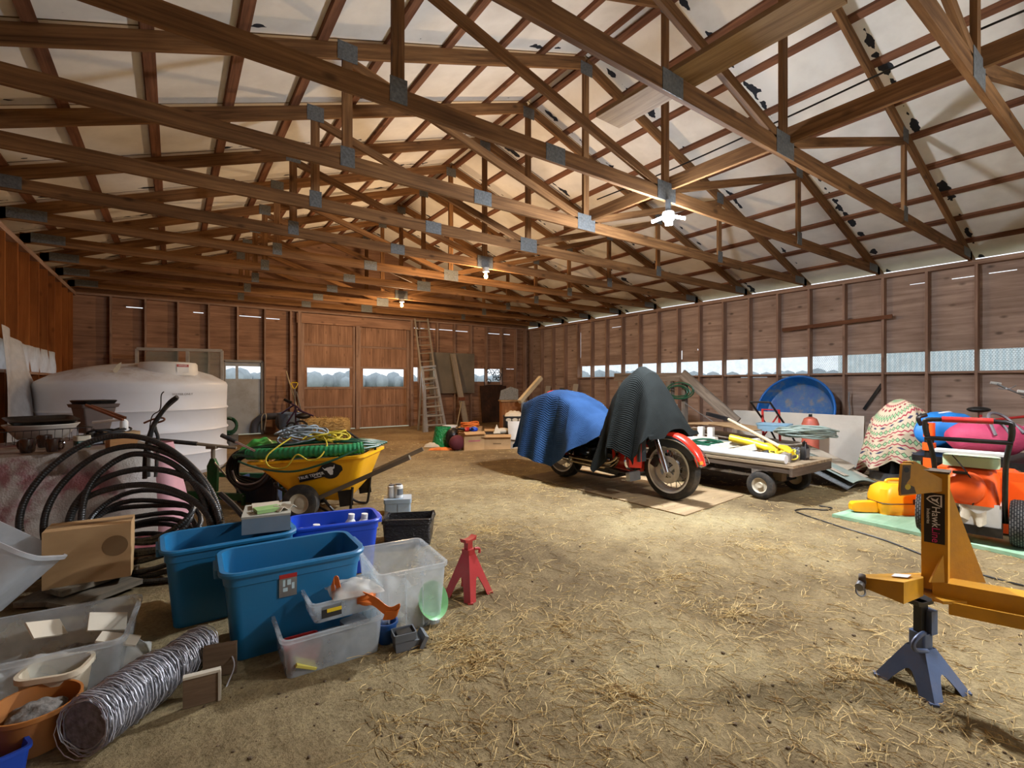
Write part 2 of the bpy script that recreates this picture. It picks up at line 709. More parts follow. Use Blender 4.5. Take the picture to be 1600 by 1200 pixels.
solo('loose_plank', MB().beam((2.91, 1.1, W_PLATE + .16), (2.86, 2.72, W_PLATE + .16), .27, .035), 'tan_board', 'short wide plank lying across the nearest bottom chords beside the white lamp', 'plank')
# ---------------------------------------------------------------- walls
def wall_cells(axis, c, th, a0, a1, z0, z1, holes, seams, mbs, planks=False):
    """sheathing in the plane axis=c, cut round holes (a0,a1,z0,z1); seams split it into sheets with their own grain"""
    xs = sorted(set([a0, a1] + [h[0] for h in holes] + [h[1] for h in holes] + [s for s in seams if a0 < s < a1]))
    zs = sorted(set([z0, z1] + [h[2] for h in holes] + [h[3] for h in holes]))
    offs = {}
    for i in range(len(xs) - 1):
        for j in range(len(zs) - 1):
            x0, x1, y0, y1 = xs[i], xs[i + 1], zs[j], zs[j + 1]
            xm, zm = (x0 + x1) / 2, (y0 + y1) / 2
            if any(h[0] < xm < h[1] and h[2] < zm < h[3] for h in holes):
                continue
            key = (sum(1 for s in seams if s < xm), zm > 1.6 and not planks)
            off = offs.setdefault(key, V((random.uniform(0, 90), random.uniform(0, 90), random.uniform(0, 9))))
            vs, bc = [], []
            for d in (0, th):
                for x, z in ((x0, y0), (x1, y0), (x1, y1), (x0, y1)):
                    vs.append((c + d, x, z) if axis == 'u' else (x, c + d, z))
                    bc.append((V((z, x * 2, d)) if planks else V((x, z, d))) + off)
            mbs.add(vs, [(0, 1, 2, 3), (7, 6, 5, 4), (0, 4, 5, 1), (1, 5, 6, 2), (2, 6, 7, 3), (3, 7, 4, 0)], bc, False)


WZ0, WZ1 = 1.49, 1.83
rnd = random.Random(4)
# right wall
RW = R_U + .14
stud_v = [1.98 + .6096 * j for j in range(-8, 20)]
holes = [(-2.6, 11.05, WZ0, WZ1)]
slit = lambda a, b, z, h=.012: (a, b, z, z + h)
holes += [slit(1.55, 1.86, 3.01), slit(2.02, 2.3, 3.0), slit(2.62, 2.85, 3.0, .01), slit(9.3, 9.8, 2.92, .009)]
holes += [(11.1, 11.13, 2.1, 2.9), (7.42, 7.445, 1.9, 2.12), (6.9, 6.97, 1.853, 1.865), (6.95, 6.99, 2.1, 2.14), (5.3, 5.9, 1.42, 1.432), (4.55, 5.0, 1.425, 1.437)]
mb = MB()
wall_cells('u', RW, .012, FRONT_V, BACK_V + .14, 0, W_PLATE, holes, [.76 + 1.2192 * i + .61 * 0 for i in range(-3, 12)], mb)
wall_right = struct('wall_right', mb, 'ply_side')
for v in stud_v:
    if v < -2.8:
        continue
    struct('stud', MB().beam((R_U + .07, v, .04), (R_U + .07, v, W_PLATE - .076), .038, .14, up=(1, 0, 0)), 'stud_wood', wall_right)
struct('top_plate', MB().beam((R_U + .07, FRONT_V, W_PLATE - .038), (R_U + .07, BACK_V, W_PLATE - .038), .14, .076), 'stud_wood', wall_right)
struct('sill_plate', MB().beam((R_U + .07, FRONT_V, .02), (R_U + .07, BACK_V, .02), .14, .04), 'stud_wood', wall_right)
for j in range(len(stud_v) - 1):
    a, b = stud_v[j] + .019, stud_v[j + 1] - .019
    if a < -2.8 or b > 11.3:
        continue
    struct('window_ledge', MB().box((R_U + .08, (a + b) / 2, WZ0 - .02), (.12, b - a, .036)), 'stud_wood', wall_right)
# block nailed across two bays and a loose dark strip
struct('nailed_board', MB().beam((R_U - .012, 3.05, 2.47), (R_U - .012, 4.92, 2.40), .022, .07), 'purlin_wood', wall_right)

# left wall
LW = L_U - .14
mb = MB()
wall_cells('u', LW - .012, .012, FRONT_V, BACK_V + .14, 0, W_PLATE + .12, [(4.0, 11.75, 1.46, WZ1)], [8.45 + 1.2192 * i for i in range(-9, 6)], mb)
wall_left = struct('wall_left', mb, 'ply_left')
for i in range(-18, 9):
    v = 8.45 + .6096 * i
    if v < 3.5:
        continue
    struct('stud', MB().beam((L_U - .07, v, .04), (L_U - .07, v, W_PLATE - .076), .038, .14, up=(1, 0, 0)), 'ply_left', wall_left)
struct('top_plate', MB().beam((L_U - .07, FRONT_V, W_PLATE - .038), (L_U - .07, BACK_V, W_PLATE - .038), .14, .076), 'stud_wood', wall_left)
struct('window_ledge', MB().beam((L_U - .06, 4, 1.44), (L_U - .06, 11.75, 1.44), .12, .036), 'stud_wood', wall_left)

# end wall
EW = BACK_V + .14
DL, DR, DC = 2.77, 5.89, 4.28
d0 = OV(350, 563, BACK_V).x
d1 = OV(411, 668, BACK_V).x
DOORTOP = OV(380, 564, BACK_V).z
s = lambda p0, p1, y: slit(OV(p0, 500, EW).x, OV(p1, 500, EW).x, OV((p0 + p1) / 2, y, EW).z, .016)
holes = [(d0, d1, 0.0, DOORTOP), (DL, DR, 0, 2.93), (5.95, 6.22, 1.36, 1.79), (8.10, 9.33, 1.36, 1.79)]
holes += [s(197, 223, 481), s(302, 318, 489), s(374, 408, 495), s(415, 437, 498.5), s(645, 684, 514), s(686, 709, 516), s(711, 731, 518), s(763, 785, 522), s(787, 797, 523), slit(9.5, 9.9, 1.80, .01)]
mb = MB()
wall_cells('v', EW, .012, L_U - .14, R_U + .15, 0, W_PLATE + .02, holes, [-1.13 + 1.2192 * i for i in range(0, 10)], mb)
# gable above the plate
vs = [(L_U - .14, EW, W_PLATE), (R_U + .15, EW, W_PLATE), (R_U + .15, EW, ceil_z(R_U + .15, .04)), (RIDGE, EW, ceil_z(RIDGE, .04)), (L_U - .14, EW, ceil_z(L_U - .14, .04))]
mb.add(vs + [(x, y + .012, z) for x, y, z in vs], [(0, 1, 2, 3, 4), (9, 8, 7, 6, 5)], smooth=False)
wall_back = struct('wall_back', mb, 'ply_end')
for i in range(-1, 21):
    u = -1.13 + .6096 * i
    if DL - .02 < u < DR + .02 or (d0 + .03 < u < d1 - .03):
        if d0 < u < d1:
            struct('stud', MB().beam((u, BACK_V + .07, DOORTOP + .03), (u, BACK_V + .07, W_PLATE - .04), .038, .14, up=(0, 1, 0)), 'stud_wood', wall_back)
        continue
    if u < L_U or u > R_U:
        continue
    struct('stud', MB().beam((u, BACK_V + .07, .04), (u, BACK_V + .07, W_PLATE - .04), .038, .14, up=(0, 1, 0)), 'stud_wood', wall_back)
for u in (DL - .03, DR + .03):
    struct('door_post', MB().beam((u, BACK_V + .05, 0), (u, BACK_V + .05, W_PLATE - .04), .09, .16, up=(0, 1, 0)), 'stud_wood', wall_back)
struct('door_header', MB().beam((DL - .1, BACK_V + .02, 3.04), (DR + .1, BACK_V + .02, 3.04), .06, .26), 'ply_end', wall_back)
struct('top_plate', MB().beam((L_U, BACK_V + .07, W_PLATE - .02), (R_U, BACK_V + .07, W_PLATE - .02), .14, .04), 'stud_wood', wall_back)
struct('corner_post', MB().beam((R_U - .13, BACK_V - .02, 0), (R_U - .13, BACK_V - .02, W_PLATE), .1, .12, up=(0, 1, 0)), 'stud_wood', wall_back)

# big sliding doors: two leaves of vertical planks with a window slot each
for nm, a, b in (('door_1', DL + .02, DC - .03), ('door_2', DC + .03, DR - .02)):
    mb = MB()
    wall_cells('v', EW - .03, .025, a, b, .03, 2.92, [(a + .16, b - .16, 1.20, 1.72)], [a + .25 * i for i in range(1, 7)], mb, True)
    d = struct(nm, mb, 'ply_end')
    for z in (1.17, 1.75, 2.35, .65):
        struct('rail', MB().beam((a, EW - .04, z), (b, EW - .04, z), .02, .06), 'stud_wood', d)
    for u in (a + .04, b - .04):
        struct('stile', MB().beam((u, EW - .05, .03), (u, EW - .05, 2.92), .08, .035, up=(0, 1, 0)), 'stud_wood', d)
struct('trim_1', MB().beam((DC, BACK_V + .03, 0), (DC, BACK_V + .03, 2.93), .10, .10, up=(0, 1, 0)), 'stud_wood')

# walk-through door with window and pale lower panel
plain('door_panel', (176, 184, 190), .5, 0, .1, 3, 0, .5)
mb = MB()
zz = OV(380, 592, BACK_V).z
zt = OV(380, 572, BACK_V).z
wall_cells('v', EW, .03, d0, d1, .02, DOORTOP, [(d0 + .05, d0 + .26, zz, zt), (d0 + .32, d1 - .04, zz, zt)], [], mb)
door3 = struct('door_3', mb, 'door_panel')
plain('frame_grey', (150, 146, 140), .6, 0, .1, 6, 0, .3)
for a, b in (((d0, EW - .03, 0), (d0, EW - .03, DOORTOP)), ((d1, EW - .03, 0), (d1, EW - .03, DOORTOP))):
    struct('door_frame', MB().beam(a, b, .06, .08, up=(0, 1, 0)), 'frame_grey', door3)
struct('door_frame', MB().beam((d0, EW - .03, DOORTOP), (d1, EW - .03, DOORTOP), .08, .06), 'frame_grey', door3)

# near end wall, unseen; wide open doorway added to let in sky light
mb = MB()
wall_cells('v', FRONT_V, .012, L_U - .14, R_U + .15, 0, W_PLATE + .02, [(1.6, 7.0, 0, 3.0)], [-1.13 + 1.2192 * i for i in range(0, 10)], mb)
vs = [(L_U - .14, FRONT_V, W_PLATE), (R_U + .15, FRONT_V, W_PLATE), (R_U + .15, FRONT_V, ceil_z(R_U + .15, .04)), (RIDGE, FRONT_V, ceil_z(RIDGE, .04)), (L_U - .14, FRONT_V, ceil_z(L_U - .14, .04))]
mb.add(vs + [(x, y + .012, z) for x, y, z in vs], [(0, 1, 2, 3, 4), (9, 8, 7, 6, 5)], smooth=False)
struct('wall_front', mb, 'ply_end')

# wire netting over the window openings of the near bays
plain('wire', (150, 156, 160), .4, .7)


def netting(v0, v1, z0, z1, u, p=.036):
    mb = MB()
    w = .0022

    def seg(a, b):
        mb.tube([(u, a[0], a[1]), (u, b[0], b[1])], w, 3, cap=False)
    ny = int((v1 - v0) / p)
    hz = p * .55
    nz = int((z1 - z0) / (hz * 1.5))
    for j in range(nz + 1):
        for i in range(ny + 1):
            x = v0 + (i + .5 * (j % 2)) * p
            z = z0 + j * hz * 1.5
            pts = [(x, z), (x + p / 2, z + hz * .5), (x + p / 2, z + hz * 1.5), (x + p, z)]
            if pts[3][0] > v1 + p:
                continue
            seg(pts[0], pts[1])
            seg(pts[1], pts[3])
            seg(pts[1], pts[2])
    return mb


clear('window_film', (214, 228, 236), .12, .3, .1)
for j in range(len(stud_v) - 1):
    a, b = stud_v[j] + .019, stud_v[j + 1] - .019
    if b < .9 or b > 11.3:
        continue
    idx = sum(1 for q in range(j) if stud_v[q + 1] - .019 >= .9) + 1
    wmb = MB().box((RW + .02, (a + b) / 2, (WZ0 + WZ1) / 2), (.004, b - a, WZ1 - WZ0))
    w = struct('window_%d' % idx, wmb, 'window_film')
    if b < 4.6:
        struct('wire_netting', netting(a, b, WZ0, WZ1, RW + .006), 'wire', w)
clear('milky_film', (226, 230, 236), .55, .5, .15)
for i in range(-6, 6):
    a = 8.45 + .6096 * i
    b = a + .6096
    if b > 11.9 or a < 3.9:
        continue
    struct('window_%d' % (40 + i), MB().grid(lambda s, t: (L_U + .012 + .010 * math.sin(9 * s + 5 * t + i), a + .01 + .59 * s, 1.46 + .37 * t), 8, 5, .003), 'milky_film')

# ---------------------------------------------------------------- floor and land outside
m, nt, p, out = newmat('dirt_floor')
co = coords(nt, False)
n1 = N(nt, 'ShaderNodeTexNoise', Scale=.55, Detail=6.0, Roughness=.6)
n2 = N(nt, 'ShaderNodeTexNoise', Scale=9.0, Detail=8.0, Roughness=.7)
n3 = N(nt, 'ShaderNodeTexNoise', Scale=55.0, Detail=5.0, Roughness=.7)
for q in (n1, n2, n3):
    nt.links.new(co, q.inputs['Vector'])
c1 = ramp(nt, n1.outputs[0], [(.34, srgb(110, 94, 70)), (.48, srgb(146, 128, 95)), (.66, srgb(174, 158, 120))])
c2 = ramp(nt, n2.outputs[0], [(.3, (.60, .58, .55, 1)), (.55, (.97, .97, .97, 1)), (.75, (1.2, 1.18, 1.12, 1))])
mu = nt.nodes.new('ShaderNodeMix')
mu.data_type = 'RGBA'
mu.blend_type = 'MULTIPLY'
mu.inputs[0].default_value = .85
nt.links.new(c1, mu.inputs[6])
nt.links.new(c2, mu.inputs[7])
c3 = ramp(nt, n3.outputs[0], [(.33, (.58, .55, .51, 1)), (.5, (1, 1, 1, 1)), (.7, (1.25, 1.24, 1.15, 1))])
mu2 = nt.nodes.new('ShaderNodeMix')
mu2.data_type = 'RGBA'
mu2.blend_type = 'MULTIPLY'
mu2.inputs[0].default_value = .7
nt.links.new(mu.outputs[2], mu2.inputs[6])
nt.links.new(c3, mu2.inputs[7])
# reddish trodden litter further back
sep = N(nt, 'ShaderNodeSeparateXYZ')
nt.links.new(co, sep.inputs[0])
far = N(nt, 'ShaderNodeMapRange')
far.inputs[1].default_value = 5.0
far.inputs[2].default_value = 9.5
nt.links.new(sep.outputs['Y'], far.inputs[0])
fa = mth(nt, 'MULTIPLY', far.outputs[0], .5)
mu3 = nt.nodes.new('ShaderNodeMix')
mu3.data_type = 'RGBA'
mu3.blend_type = 'MULTIPLY'
nt.links.new(fa, mu3.inputs[0])
nt.links.new(mu2.outputs[2], mu3.inputs[6])
mu3.inputs[7].default_value = (.95, .78, .72, 1)
# darker floor colour round the wagon, with a noisy edge
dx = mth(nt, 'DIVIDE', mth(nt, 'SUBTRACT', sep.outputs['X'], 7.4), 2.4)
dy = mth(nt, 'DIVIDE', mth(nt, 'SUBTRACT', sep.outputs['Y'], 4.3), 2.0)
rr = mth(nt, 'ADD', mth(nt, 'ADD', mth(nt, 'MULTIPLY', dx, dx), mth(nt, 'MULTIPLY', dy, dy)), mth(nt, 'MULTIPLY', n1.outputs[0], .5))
dark_patch = ramp(nt, rr, [(.95, (.8, .8, .8, 1)), (1.25, (0, 0, 0, 1))])
nt.links.new(mixc(nt, dark_patch, mu3.outputs[2], srgb(74, 64, 60)), p.inputs['Base Color'])
p.inputs['Roughness'].default_value = .95
p.inputs['Specular IOR Level'].default_value = .1
b1 = N(nt, 'ShaderNodeBump', Strength=.8, Distance=.05)
nt.links.new(n2.outputs[0], b1.inputs['Height'])
b2 = N(nt, 'ShaderNodeBump', Strength=.6, Distance=.012)
nt.links.new(n3.outputs[0], b2.inputs['Height'])
nt.links.new(b1.outputs[0], b2.inputs['Normal'])
nt.links.new(b2.outputs[0], p.inputs['Normal'])
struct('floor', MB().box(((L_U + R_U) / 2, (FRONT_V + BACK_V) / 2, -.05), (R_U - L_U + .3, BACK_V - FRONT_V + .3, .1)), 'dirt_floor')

plain('field', (150, 148, 120), .95, 0, .2, .3)
mb = MB().add([(-300, -300, -.12), (300, -300, -.12), (300, 300, -.12), (-300, 300, -.12)], [(0, 1, 2, 3)])
struct('ground', mb, 'field')

# ---------------------------------------------------------------- outside: treeline, shed, fence
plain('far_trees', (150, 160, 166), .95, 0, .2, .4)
mb = MB()


def trees(r0, a, h, rn):
    u, v = r0 * math.sin(a), r0 * math.cos(a)
    mb.ball((u, v, h * .45), h * .55, h * .55, h * .6, 7, 5)


rn = random.Random(3)
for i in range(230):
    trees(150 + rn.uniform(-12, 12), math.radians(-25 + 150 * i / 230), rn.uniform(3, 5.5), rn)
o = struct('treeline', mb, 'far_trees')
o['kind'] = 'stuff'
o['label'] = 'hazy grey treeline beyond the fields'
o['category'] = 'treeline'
m, nt, p, out = newmat('shed_metal')
co = coords(nt, False)
w = N(nt, 'ShaderNodeTexWave', Scale=1.6)
w.bands_direction = 'Y'
nt.links.new(co, w.inputs['Vector'])
nt.links.new(ramp(nt, w.outputs[0], [(0, srgb(214, 230, 240)), (1, srgb(244, 250, 254))]), p.inputs['Base Color'])
p.inputs['Roughness'].default_value = .5
b = N(nt, 'ShaderNodeBump', Strength=.6, Distance=.03)
nt.links.new(w.outputs[0], b.inputs['Height'])
nt.links.new(b.outputs[0], p.inputs['Normal'])
t = Thing('metal_shed', 'pale corrugated metal shed outside the right-hand windows', 'shed', (30, 2.2, -.12))
mb = MB().box((0, 0, 2.3), (6, 16, 4.6))
t.part('wall', mb, 'shed_metal')
mb = MB().prism([(-3.2, 4.6), (3.2, 4.6), (0, 6)], 16.3, frame((0, 0, 0), (1, 0, 0), (0, 0, 1)))
t.part('roof', mb, 'shed_metal')
t = Thing('pasture_fence', 'thin wire fence across the field beyond the sliding doors', 'fence', (4, 24, -.12))
for i in range(12):
    t.part('post', MB().cyl((-16 + i * 3, 0, 0), (-16 + i * 3, 0, 1.3), .05, n=6), 'old_board')
for z in (.5, .85, 1.2):
    t.part('wire', MB().cyl((-16, 0, z), (17, 0, z), .008, n=4), 'wire')

# ---------------------------------------------------------------- lamps
emit('led_glow', (236, 246, 255), 55)
emit('bulb_glow', (255, 190, 110), 40)


def point(name, loc, power, rgb, r):
    l = bpy.data.lights.new(name, 'POINT')
    l.energy = power
    l.color = srgb(*rgb)[:3]
    l.shadow_soft_size = r
    o = bpy.data.objects.new(name, l)
    o.location = loc
    COL.objects.link(o)
    return o


LED_P, BULB_P, NEAR_P = 620, 175, 520


def spot(name, loc, power, rgb, r, half=78):
    l = bpy.data.lights.new(name, 'SPOT')
    l.energy = power
    l.color = srgb(*rgb)[:3]
    l.shadow_soft_size = r
    l.spot_size = math.radians(2 * half)
    l.spot_blend = .35
    o = bpy.data.objects.new(name, l)
    o.location = loc
    COL.objects.link(o)
    return o


def led_lamp(v, label):
    t = Thing('led_lamp_bulb', label, 'lamp', (RIDGE, v, 3.04), 0, 'white garage lamps')
    t.part('socket', MB().cyl((0, 0, .08), (0, 0, .2), .03, n=16), 'grey_plastic')
    t.part('heat_sink', MB().lathe([(0, .08), (.06, .07), (.065, .0), (.05, -.02), (0, -.02)], 20), 'white_plastic')
    for i in range(4):
        a = i * PI / 2 + .6
        d = V((math.cos(a), math.sin(a), 0))
        t.part('wing', MB().beam(d * .055 + V((0, 0, .02)), d * .17 + V((0, 0, -.015)), .075, .012), 'led_glow')
    return t


led_lamp(T0 + TS - .04, 'bright white four-winged lamp hanging under the third truss')
spot('led_light', (RIDGE, T0 + TS - .04, 2.97), LED_P, (240, 246, 255), .10)
point('led_light', (RIDGE, T0 + TS - .04, 2.95), LED_P * .48, (240, 246, 255), .10)
led_lamp(T0 - 2 * TS - .04, 'white four-winged lamp overhead behind the yellow lift arm')
spot('led_light', (RIDGE, T0 - 2 * TS - .04, 2.97), NEAR_P, (246, 246, 250), .10)
point('led_light', (RIDGE, T0 - 2 * TS - .04, 2.95), NEAR_P * .13, (246, 246, 250), .10)
for k, lab in ((4, 'bare warm bulb under the truss in the middle of the barn'), (7, 'bare warm bulb far back above the sliding doors')):
    v = T0 + TS * k - .04
    t = Thing('warm_bulb', lab, 'bulb', (RIDGE, v, 3.1), 0, 'bare warm bulbs')
    t.part('socket', MB().cyl((0, 0, .07), (0, 0, .14), .055, n=16), 'white_plastic')
    t.part('glass_bulb', MB().lathe([(.014, .07), (.02, .04), (.034, .0), (.03, -.028), (.015, -.042), (0, -.045)], 16), 'bulb_glow')
    point('bulb_light', (RIDGE, v, 2.99), BULB_P, (255, 212, 162), .05)

# ---------------------------------------------------------------- sky
wd = bpy.data.worlds.new('sky')
SC.world = wd
wd.use_nodes = True
nt = wd.node_tree
nt.nodes.clear()
wo = nt.nodes.new('ShaderNodeOutputWorld')
bg = nt.nodes.new('ShaderNodeBackground')
tc = nt.nodes.new('ShaderNodeTexCoord')
sp = nt.nodes.new('ShaderNodeSeparateXYZ')
nt.links.new(tc.outputs['Generated'], sp.inputs[0])
nt.links.new(ramp(nt, sp.outputs['Z'], [(0.0, (.80, .86, .92, 1)), (.5, (.93, .96, 1, 1)), (1, (.85, .92, 1, 1))]), bg.inputs[0])
bg.inputs[1].default_value = 1.6
nt.links.new(bg.outputs[0], wo.inputs[0])
# ---------------------------------------------------------------- fabrics
def quilt(name, rgb, mz, k, amp=2.2):
    m, nt, p, out = newmat(name)
    co = coords(nt, True)
    sep = N(nt, 'ShaderNodeSeparateXYZ')
    nt.links.new(co, sep.inputs[0])
    zig = mth(nt, 'ABSOLUTE', mth(nt, 'SUBTRACT', mth(nt, 'FRACT', mth(nt, 'MULTIPLY', sep.outputs['X'], mz)), .5))
    ph = mth(nt, 'ADD', mth(nt, 'MULTIPLY', sep.outputs['Y'], k), mth(nt, 'MULTIPLY', zig, amp))
    h = mth(nt, 'ABSOLUTE', mth(nt, 'SINE', ph))
    n = N(nt, 'ShaderNodeTexNoise', Scale=5.0, Detail=4.0)
    nt.links.new(coords(nt, False), n.inputs['Vector'])
    c = srgb(*rgb)
    col = ramp(nt, n.outputs[0], [(.3, sc(c, .82)), (.7, sc(c, 1.2))])
    nt.links.new(col, p.inputs['Base Color'])
    p.inputs['Roughness'].default_value = .9
    p.inputs['Specular IOR Level'].default_value = .1
    b = N(nt, 'ShaderNodeBump', Strength=.55, Distance=.006)
    nt.links.new(h, b.inputs['Height'])
    nt.links.new(b.outputs[0], p.inputs['Normal'])


quilt('quilt_blue', (44, 72, 112), 14, 300, 7)
quilt('quilt_black', (30, 33, 32), 9, 330, 7)


def interp(tab, s):
    """smooth lookup in a table of equally spaced rows"""
    n = len(tab) - 1
    x = max(0, min(1, s)) * n
    i = min(int(x), n - 1)
    t = x - i
    t = t * t * (3 - 2 * t)
    return [a + (b - a) * t for a, b in zip(tab[i], tab[i + 1])]


def drape(tab, nu=70, nv=56, flare=.10, fold=.05, freq=7.0, ph=0.0, crown=.05, top=.36):
    """cloth over a ridge: rows are (x, height, half width, hem height near, hem height far)"""
    def fn(s, t):
        x, h, w, zn, zf = interp(tab, s)
        q = t * 2 - 1
        sg = -1 if q < 0 else 1
        a = abs(q)
        if a < top:
            k = a / top
            return (x, sg * w * k, h - crown * k ** 3)
        k = (a - top) / (1 - top)
        zb = min(zn if sg < 0 else zf, h - crown)
        f = 2 * abs(math.sin(freq * .5 * x + ph + sg)) ** .8 - 1 + .4 * math.sin(freq * 2.3 * x + 1.3 * ph)
        zz = (h - crown) + (zb - h + crown) * k
        y = w + flare * k ** .7 + fold * f * k
        return (x + .03 * math.sin(freq * 1.4 * x + ph) * k, sg * y, zz)
    m = MB()
    m.grid(fn, nu, nv, .008)
    return m


# ---------------------------------------------------------------- motorcycle
plain('bike_red', (206, 44, 26), .25, 0, .06, 4, 0, .1, spec=.7)
plain('bike_grey', (62, 66, 70), .28, .2, .06, 4, 0, .15)
plain('engine_black', (26, 26, 28), .4, .5, .2, 9, 0, .2)
plain('disc_steel', (186, 180, 172), .42, .55, .15, 14, 0, .25)
plain('rim_silver', (204, 200, 192), .35, .5, .08, 10, 0, .2)
plain('amber', (238, 140, 40), .25)
plain('tyre', (36, 36, 35), .8, 0, .2, 12, .15, .45)
BZ = .012
bike = Thing('motorcycle', 'red touring motorcycle parked on a plywood sheet under two moving quilts', 'motorcycle', (4.43, 4.14, BZ), -PI / 2 + .054)


def wheel(cx, R, wd, name):
    M = Matrix.Translation((cx, 0, R)) @ Matrix.Rotation(PI / 2, 4, 'X')
    prof = [(R - .105, -wd * .42), (R - .06, -wd * .5), (R - .02, -wd * .42), (R - .003, -wd * .22), (R, 0), (R - .003, wd * .22), (R - .02, wd * .42), (R - .06, wd * .5), (R - .105, wd * .42)]
    w = bike.part(name, MB().lathe(prof, 48, M), 'tyre')
    rim = [(R - .108, -wd * .40), (R - .098, -wd * .46), (R - .092, -wd * .40), (R - .125, -wd * .25), (R - .125, wd * .25), (R - .092, wd * .40), (R - .098, wd * .46), (R - .108, wd * .40), (R - .124, wd * .2), (R - .124, -wd * .2), (R - .108, -wd * .40)]
    bike.part('rim', MB().lathe(rim, 48, M), 'rim_silver', w)
    b = MB()
    for s in (-1, 1):
        b.lathe([(R - .096, s * wd * .47), (R - .078, s * wd * .505)], 48, M)
    bike.part('whitewall', b, 'white_plastic', w)
    sp = MB()
    for i in range(20):
        a = 2 * PI * i / 20
        s = 1 if i % 2 else -1
        sp.tube([M @ V((.03 * math.cos(a + .4), .03 * math.sin(a + .4), s * .05)), M @ V(((R - .13) * math.cos(a), (R - .13) * math.sin(a), 0))], .004, 5)
    bike.part('spoke', sp, 'steel', w)
    bike.part('hub', MB().cyl(M @ V((0, 0, -.075)), M @ V((0, 0, .075)), .045, n=20), 'chrome', w)
    for s in (-1, 1):
        d = MB().lathe([(.09, s * .072), (.15, s * .072), (.15, s * .078), (.09, s * .078), (.09, s * .072)], 40, M)
        bike.part('brake_disc', d, 'disc_steel', w)
        d = MB()
        for i in range(5):
            a = 2 * PI * i / 5
            d.beam(M @ V((.03 * math.cos(a), .03 * math.sin(a), s * .076)), M @ V((.10 * math.cos(a + .5), .10 * math.sin(a + .5), s * .076)), .035, .008, up=M.to_3x3() @ V((0, 0, 1)))
        bike.part('disc_carrier', d, 'disc_steel', w)
    return w


wheel(.83, .335, .13, 'front_wheel')
wheel(-.83, .325, .15, 'rear_wheel')


def fender(cx, cz, R, w, a0, a1, depth):
    m = MB()
    prof = [(-w, -depth), (-w, -.02), (-w * .8, .012), (-w * .4, .028), (0, .032), (w * .4, .028), (w * .8, .012), (w, -.02), (w, -depth)]

    def fn(s, t):
        a = a0 + (a1 - a0) * s
        k = t * (len(prof) - 1)
        i = min(int(k), len(prof) - 2)
        y = prof[i][0] + (prof[i + 1][0] - prof[i][0]) * (k - i)
        rr = prof[i][1] + (prof[i + 1][1] - prof[i][1]) * (k - i)
        e = 1 - .25 * max(0, s - .8) / .2
        return (cx + (R + rr) * math.cos(a), y * e, cz + (R + rr) * math.sin(a))
    m.grid(fn, 30, 16, .006)
    return m


r_ = math.radians
bike.part('front_fender', fender(.83, .335, .375, .085, r_(150), r_(12), .012), 'bike_red')
sk = MB()
for s in (-1, 1):
    sk.grid(lambda a, b: (.83 + (.372 - b * .13 * (1 - abs(a - .45))) * math.cos(r_(135 - 110 * a)), s * (.094 + .004 * b), .335 + (.372 - b * .13 * (1 - abs(a - .45))) * math.sin(r_(135 - 110 * a))), 20, 4, .004)
bike.part('fender_skirt', sk, 'bike_grey')
for s in (-1, 1):
    bike.part('fender_rail', MB().tube([(.83 + .40 * math.cos(r_(a)), s * .10, .335 + .34 * math.sin(r_(a))) for a in range(120, 8, -8)], .007, 6), 'chrome')
bike.part('marker_light', MB().box((1.205, -.055, .45), (.03, .06, .035), (0, -.3, 0)), 'amber')
bike.part('fender_tip', MB().tube([(.83 + .385 * math.cos(r_(a)), y, .335 + .385 * math.sin(r_(a))) for a, y in ((14, -.08), (13, -.04), (12, 0), (13, .04), (14, .08))], .012, 8), 'chrome')
for s in (-1, 1):
    f = bike.part('fork', MB().tube([(.83, s * .105, .335), (.70, s * .105, .70), (.56, s * .105, 1.05)], [.034, .031, .024], 14), 'chrome')
    bike.part('fork_slider', MB().tube([(.84, s * .105, .31), (.80, s * .105, .42), (.76, s * .105, .53)], [.034, .04, .038], 14), 'chrome', f)
    bike.part('brake_caliper', MB().box((.70, s * .105, .42), (.07, .05, .12), (0, .5, 0)), 'engine_black')
bike.part('brake_hose', MB().tube(spline([(.70, -.12, .46), (.60, -.15, .44), (.56, -.14, .58), (.6, -.13, .75)]), .006, 6), 'steel')
# engine: two finned cylinders in a V, crankcase, primary, air cleaner
fr = bike.part('frame', MB().tube([(.52, .12, .85), (.42, .13, .25), (.1, .14, .17), (-.45, .14, .17), (-.6, .12, .35), (-.45, .1, .75)], .017, 8), 'engine_black')
for s in (-1,):
    bike.part('frame_tube', MB().tube([(.52, -.10, .85), (.44, -.13, .25), (.1, -.15, .15), (-.45, -.15, .15), (-.6, -.12, .33), (-.45, -.1, .75)], .017, 8), 'engine_black')
eg = bike.part('engine', MB().loft([[(x, y, z) for x, z in ((-.22, .2), (.18, .18), (.24, .28), (.14, .42), (-.12, .44), (-.26, .34))] for y in (-.13, .13)]), 'engine_black')
for a in (-.42, .38):
    d = V((math.sin(a), 0, math.cos(a)))
    b0 = V((.0, 0, .36))
    for i in range(9):
        c = b0 + d * (.06 + i * .026)
        bike.part('fin', MB().cyl(c, c + d * .012, .085, n=18), 'engine_black', eg)
    bike.part('cylinder', MB().cyl(b0, b0 + d * .31, .068, n=18), 'engine_black', eg)
    bike.part('rocker_cover', MB().cyl(b0 + d * .30, b0 + d * .37, .085, .07, n=18), 'chrome', eg)
bike.part('cam_cover', MB().lathe([(0, .03), (.06, .028), (.085, .012), (.09, 0), (0, 0)], 24, Matrix.Translation((.04, -.13, .30)) @ Matrix.Rotation(PI / 2, 4, 'X')), 'chrome', eg)
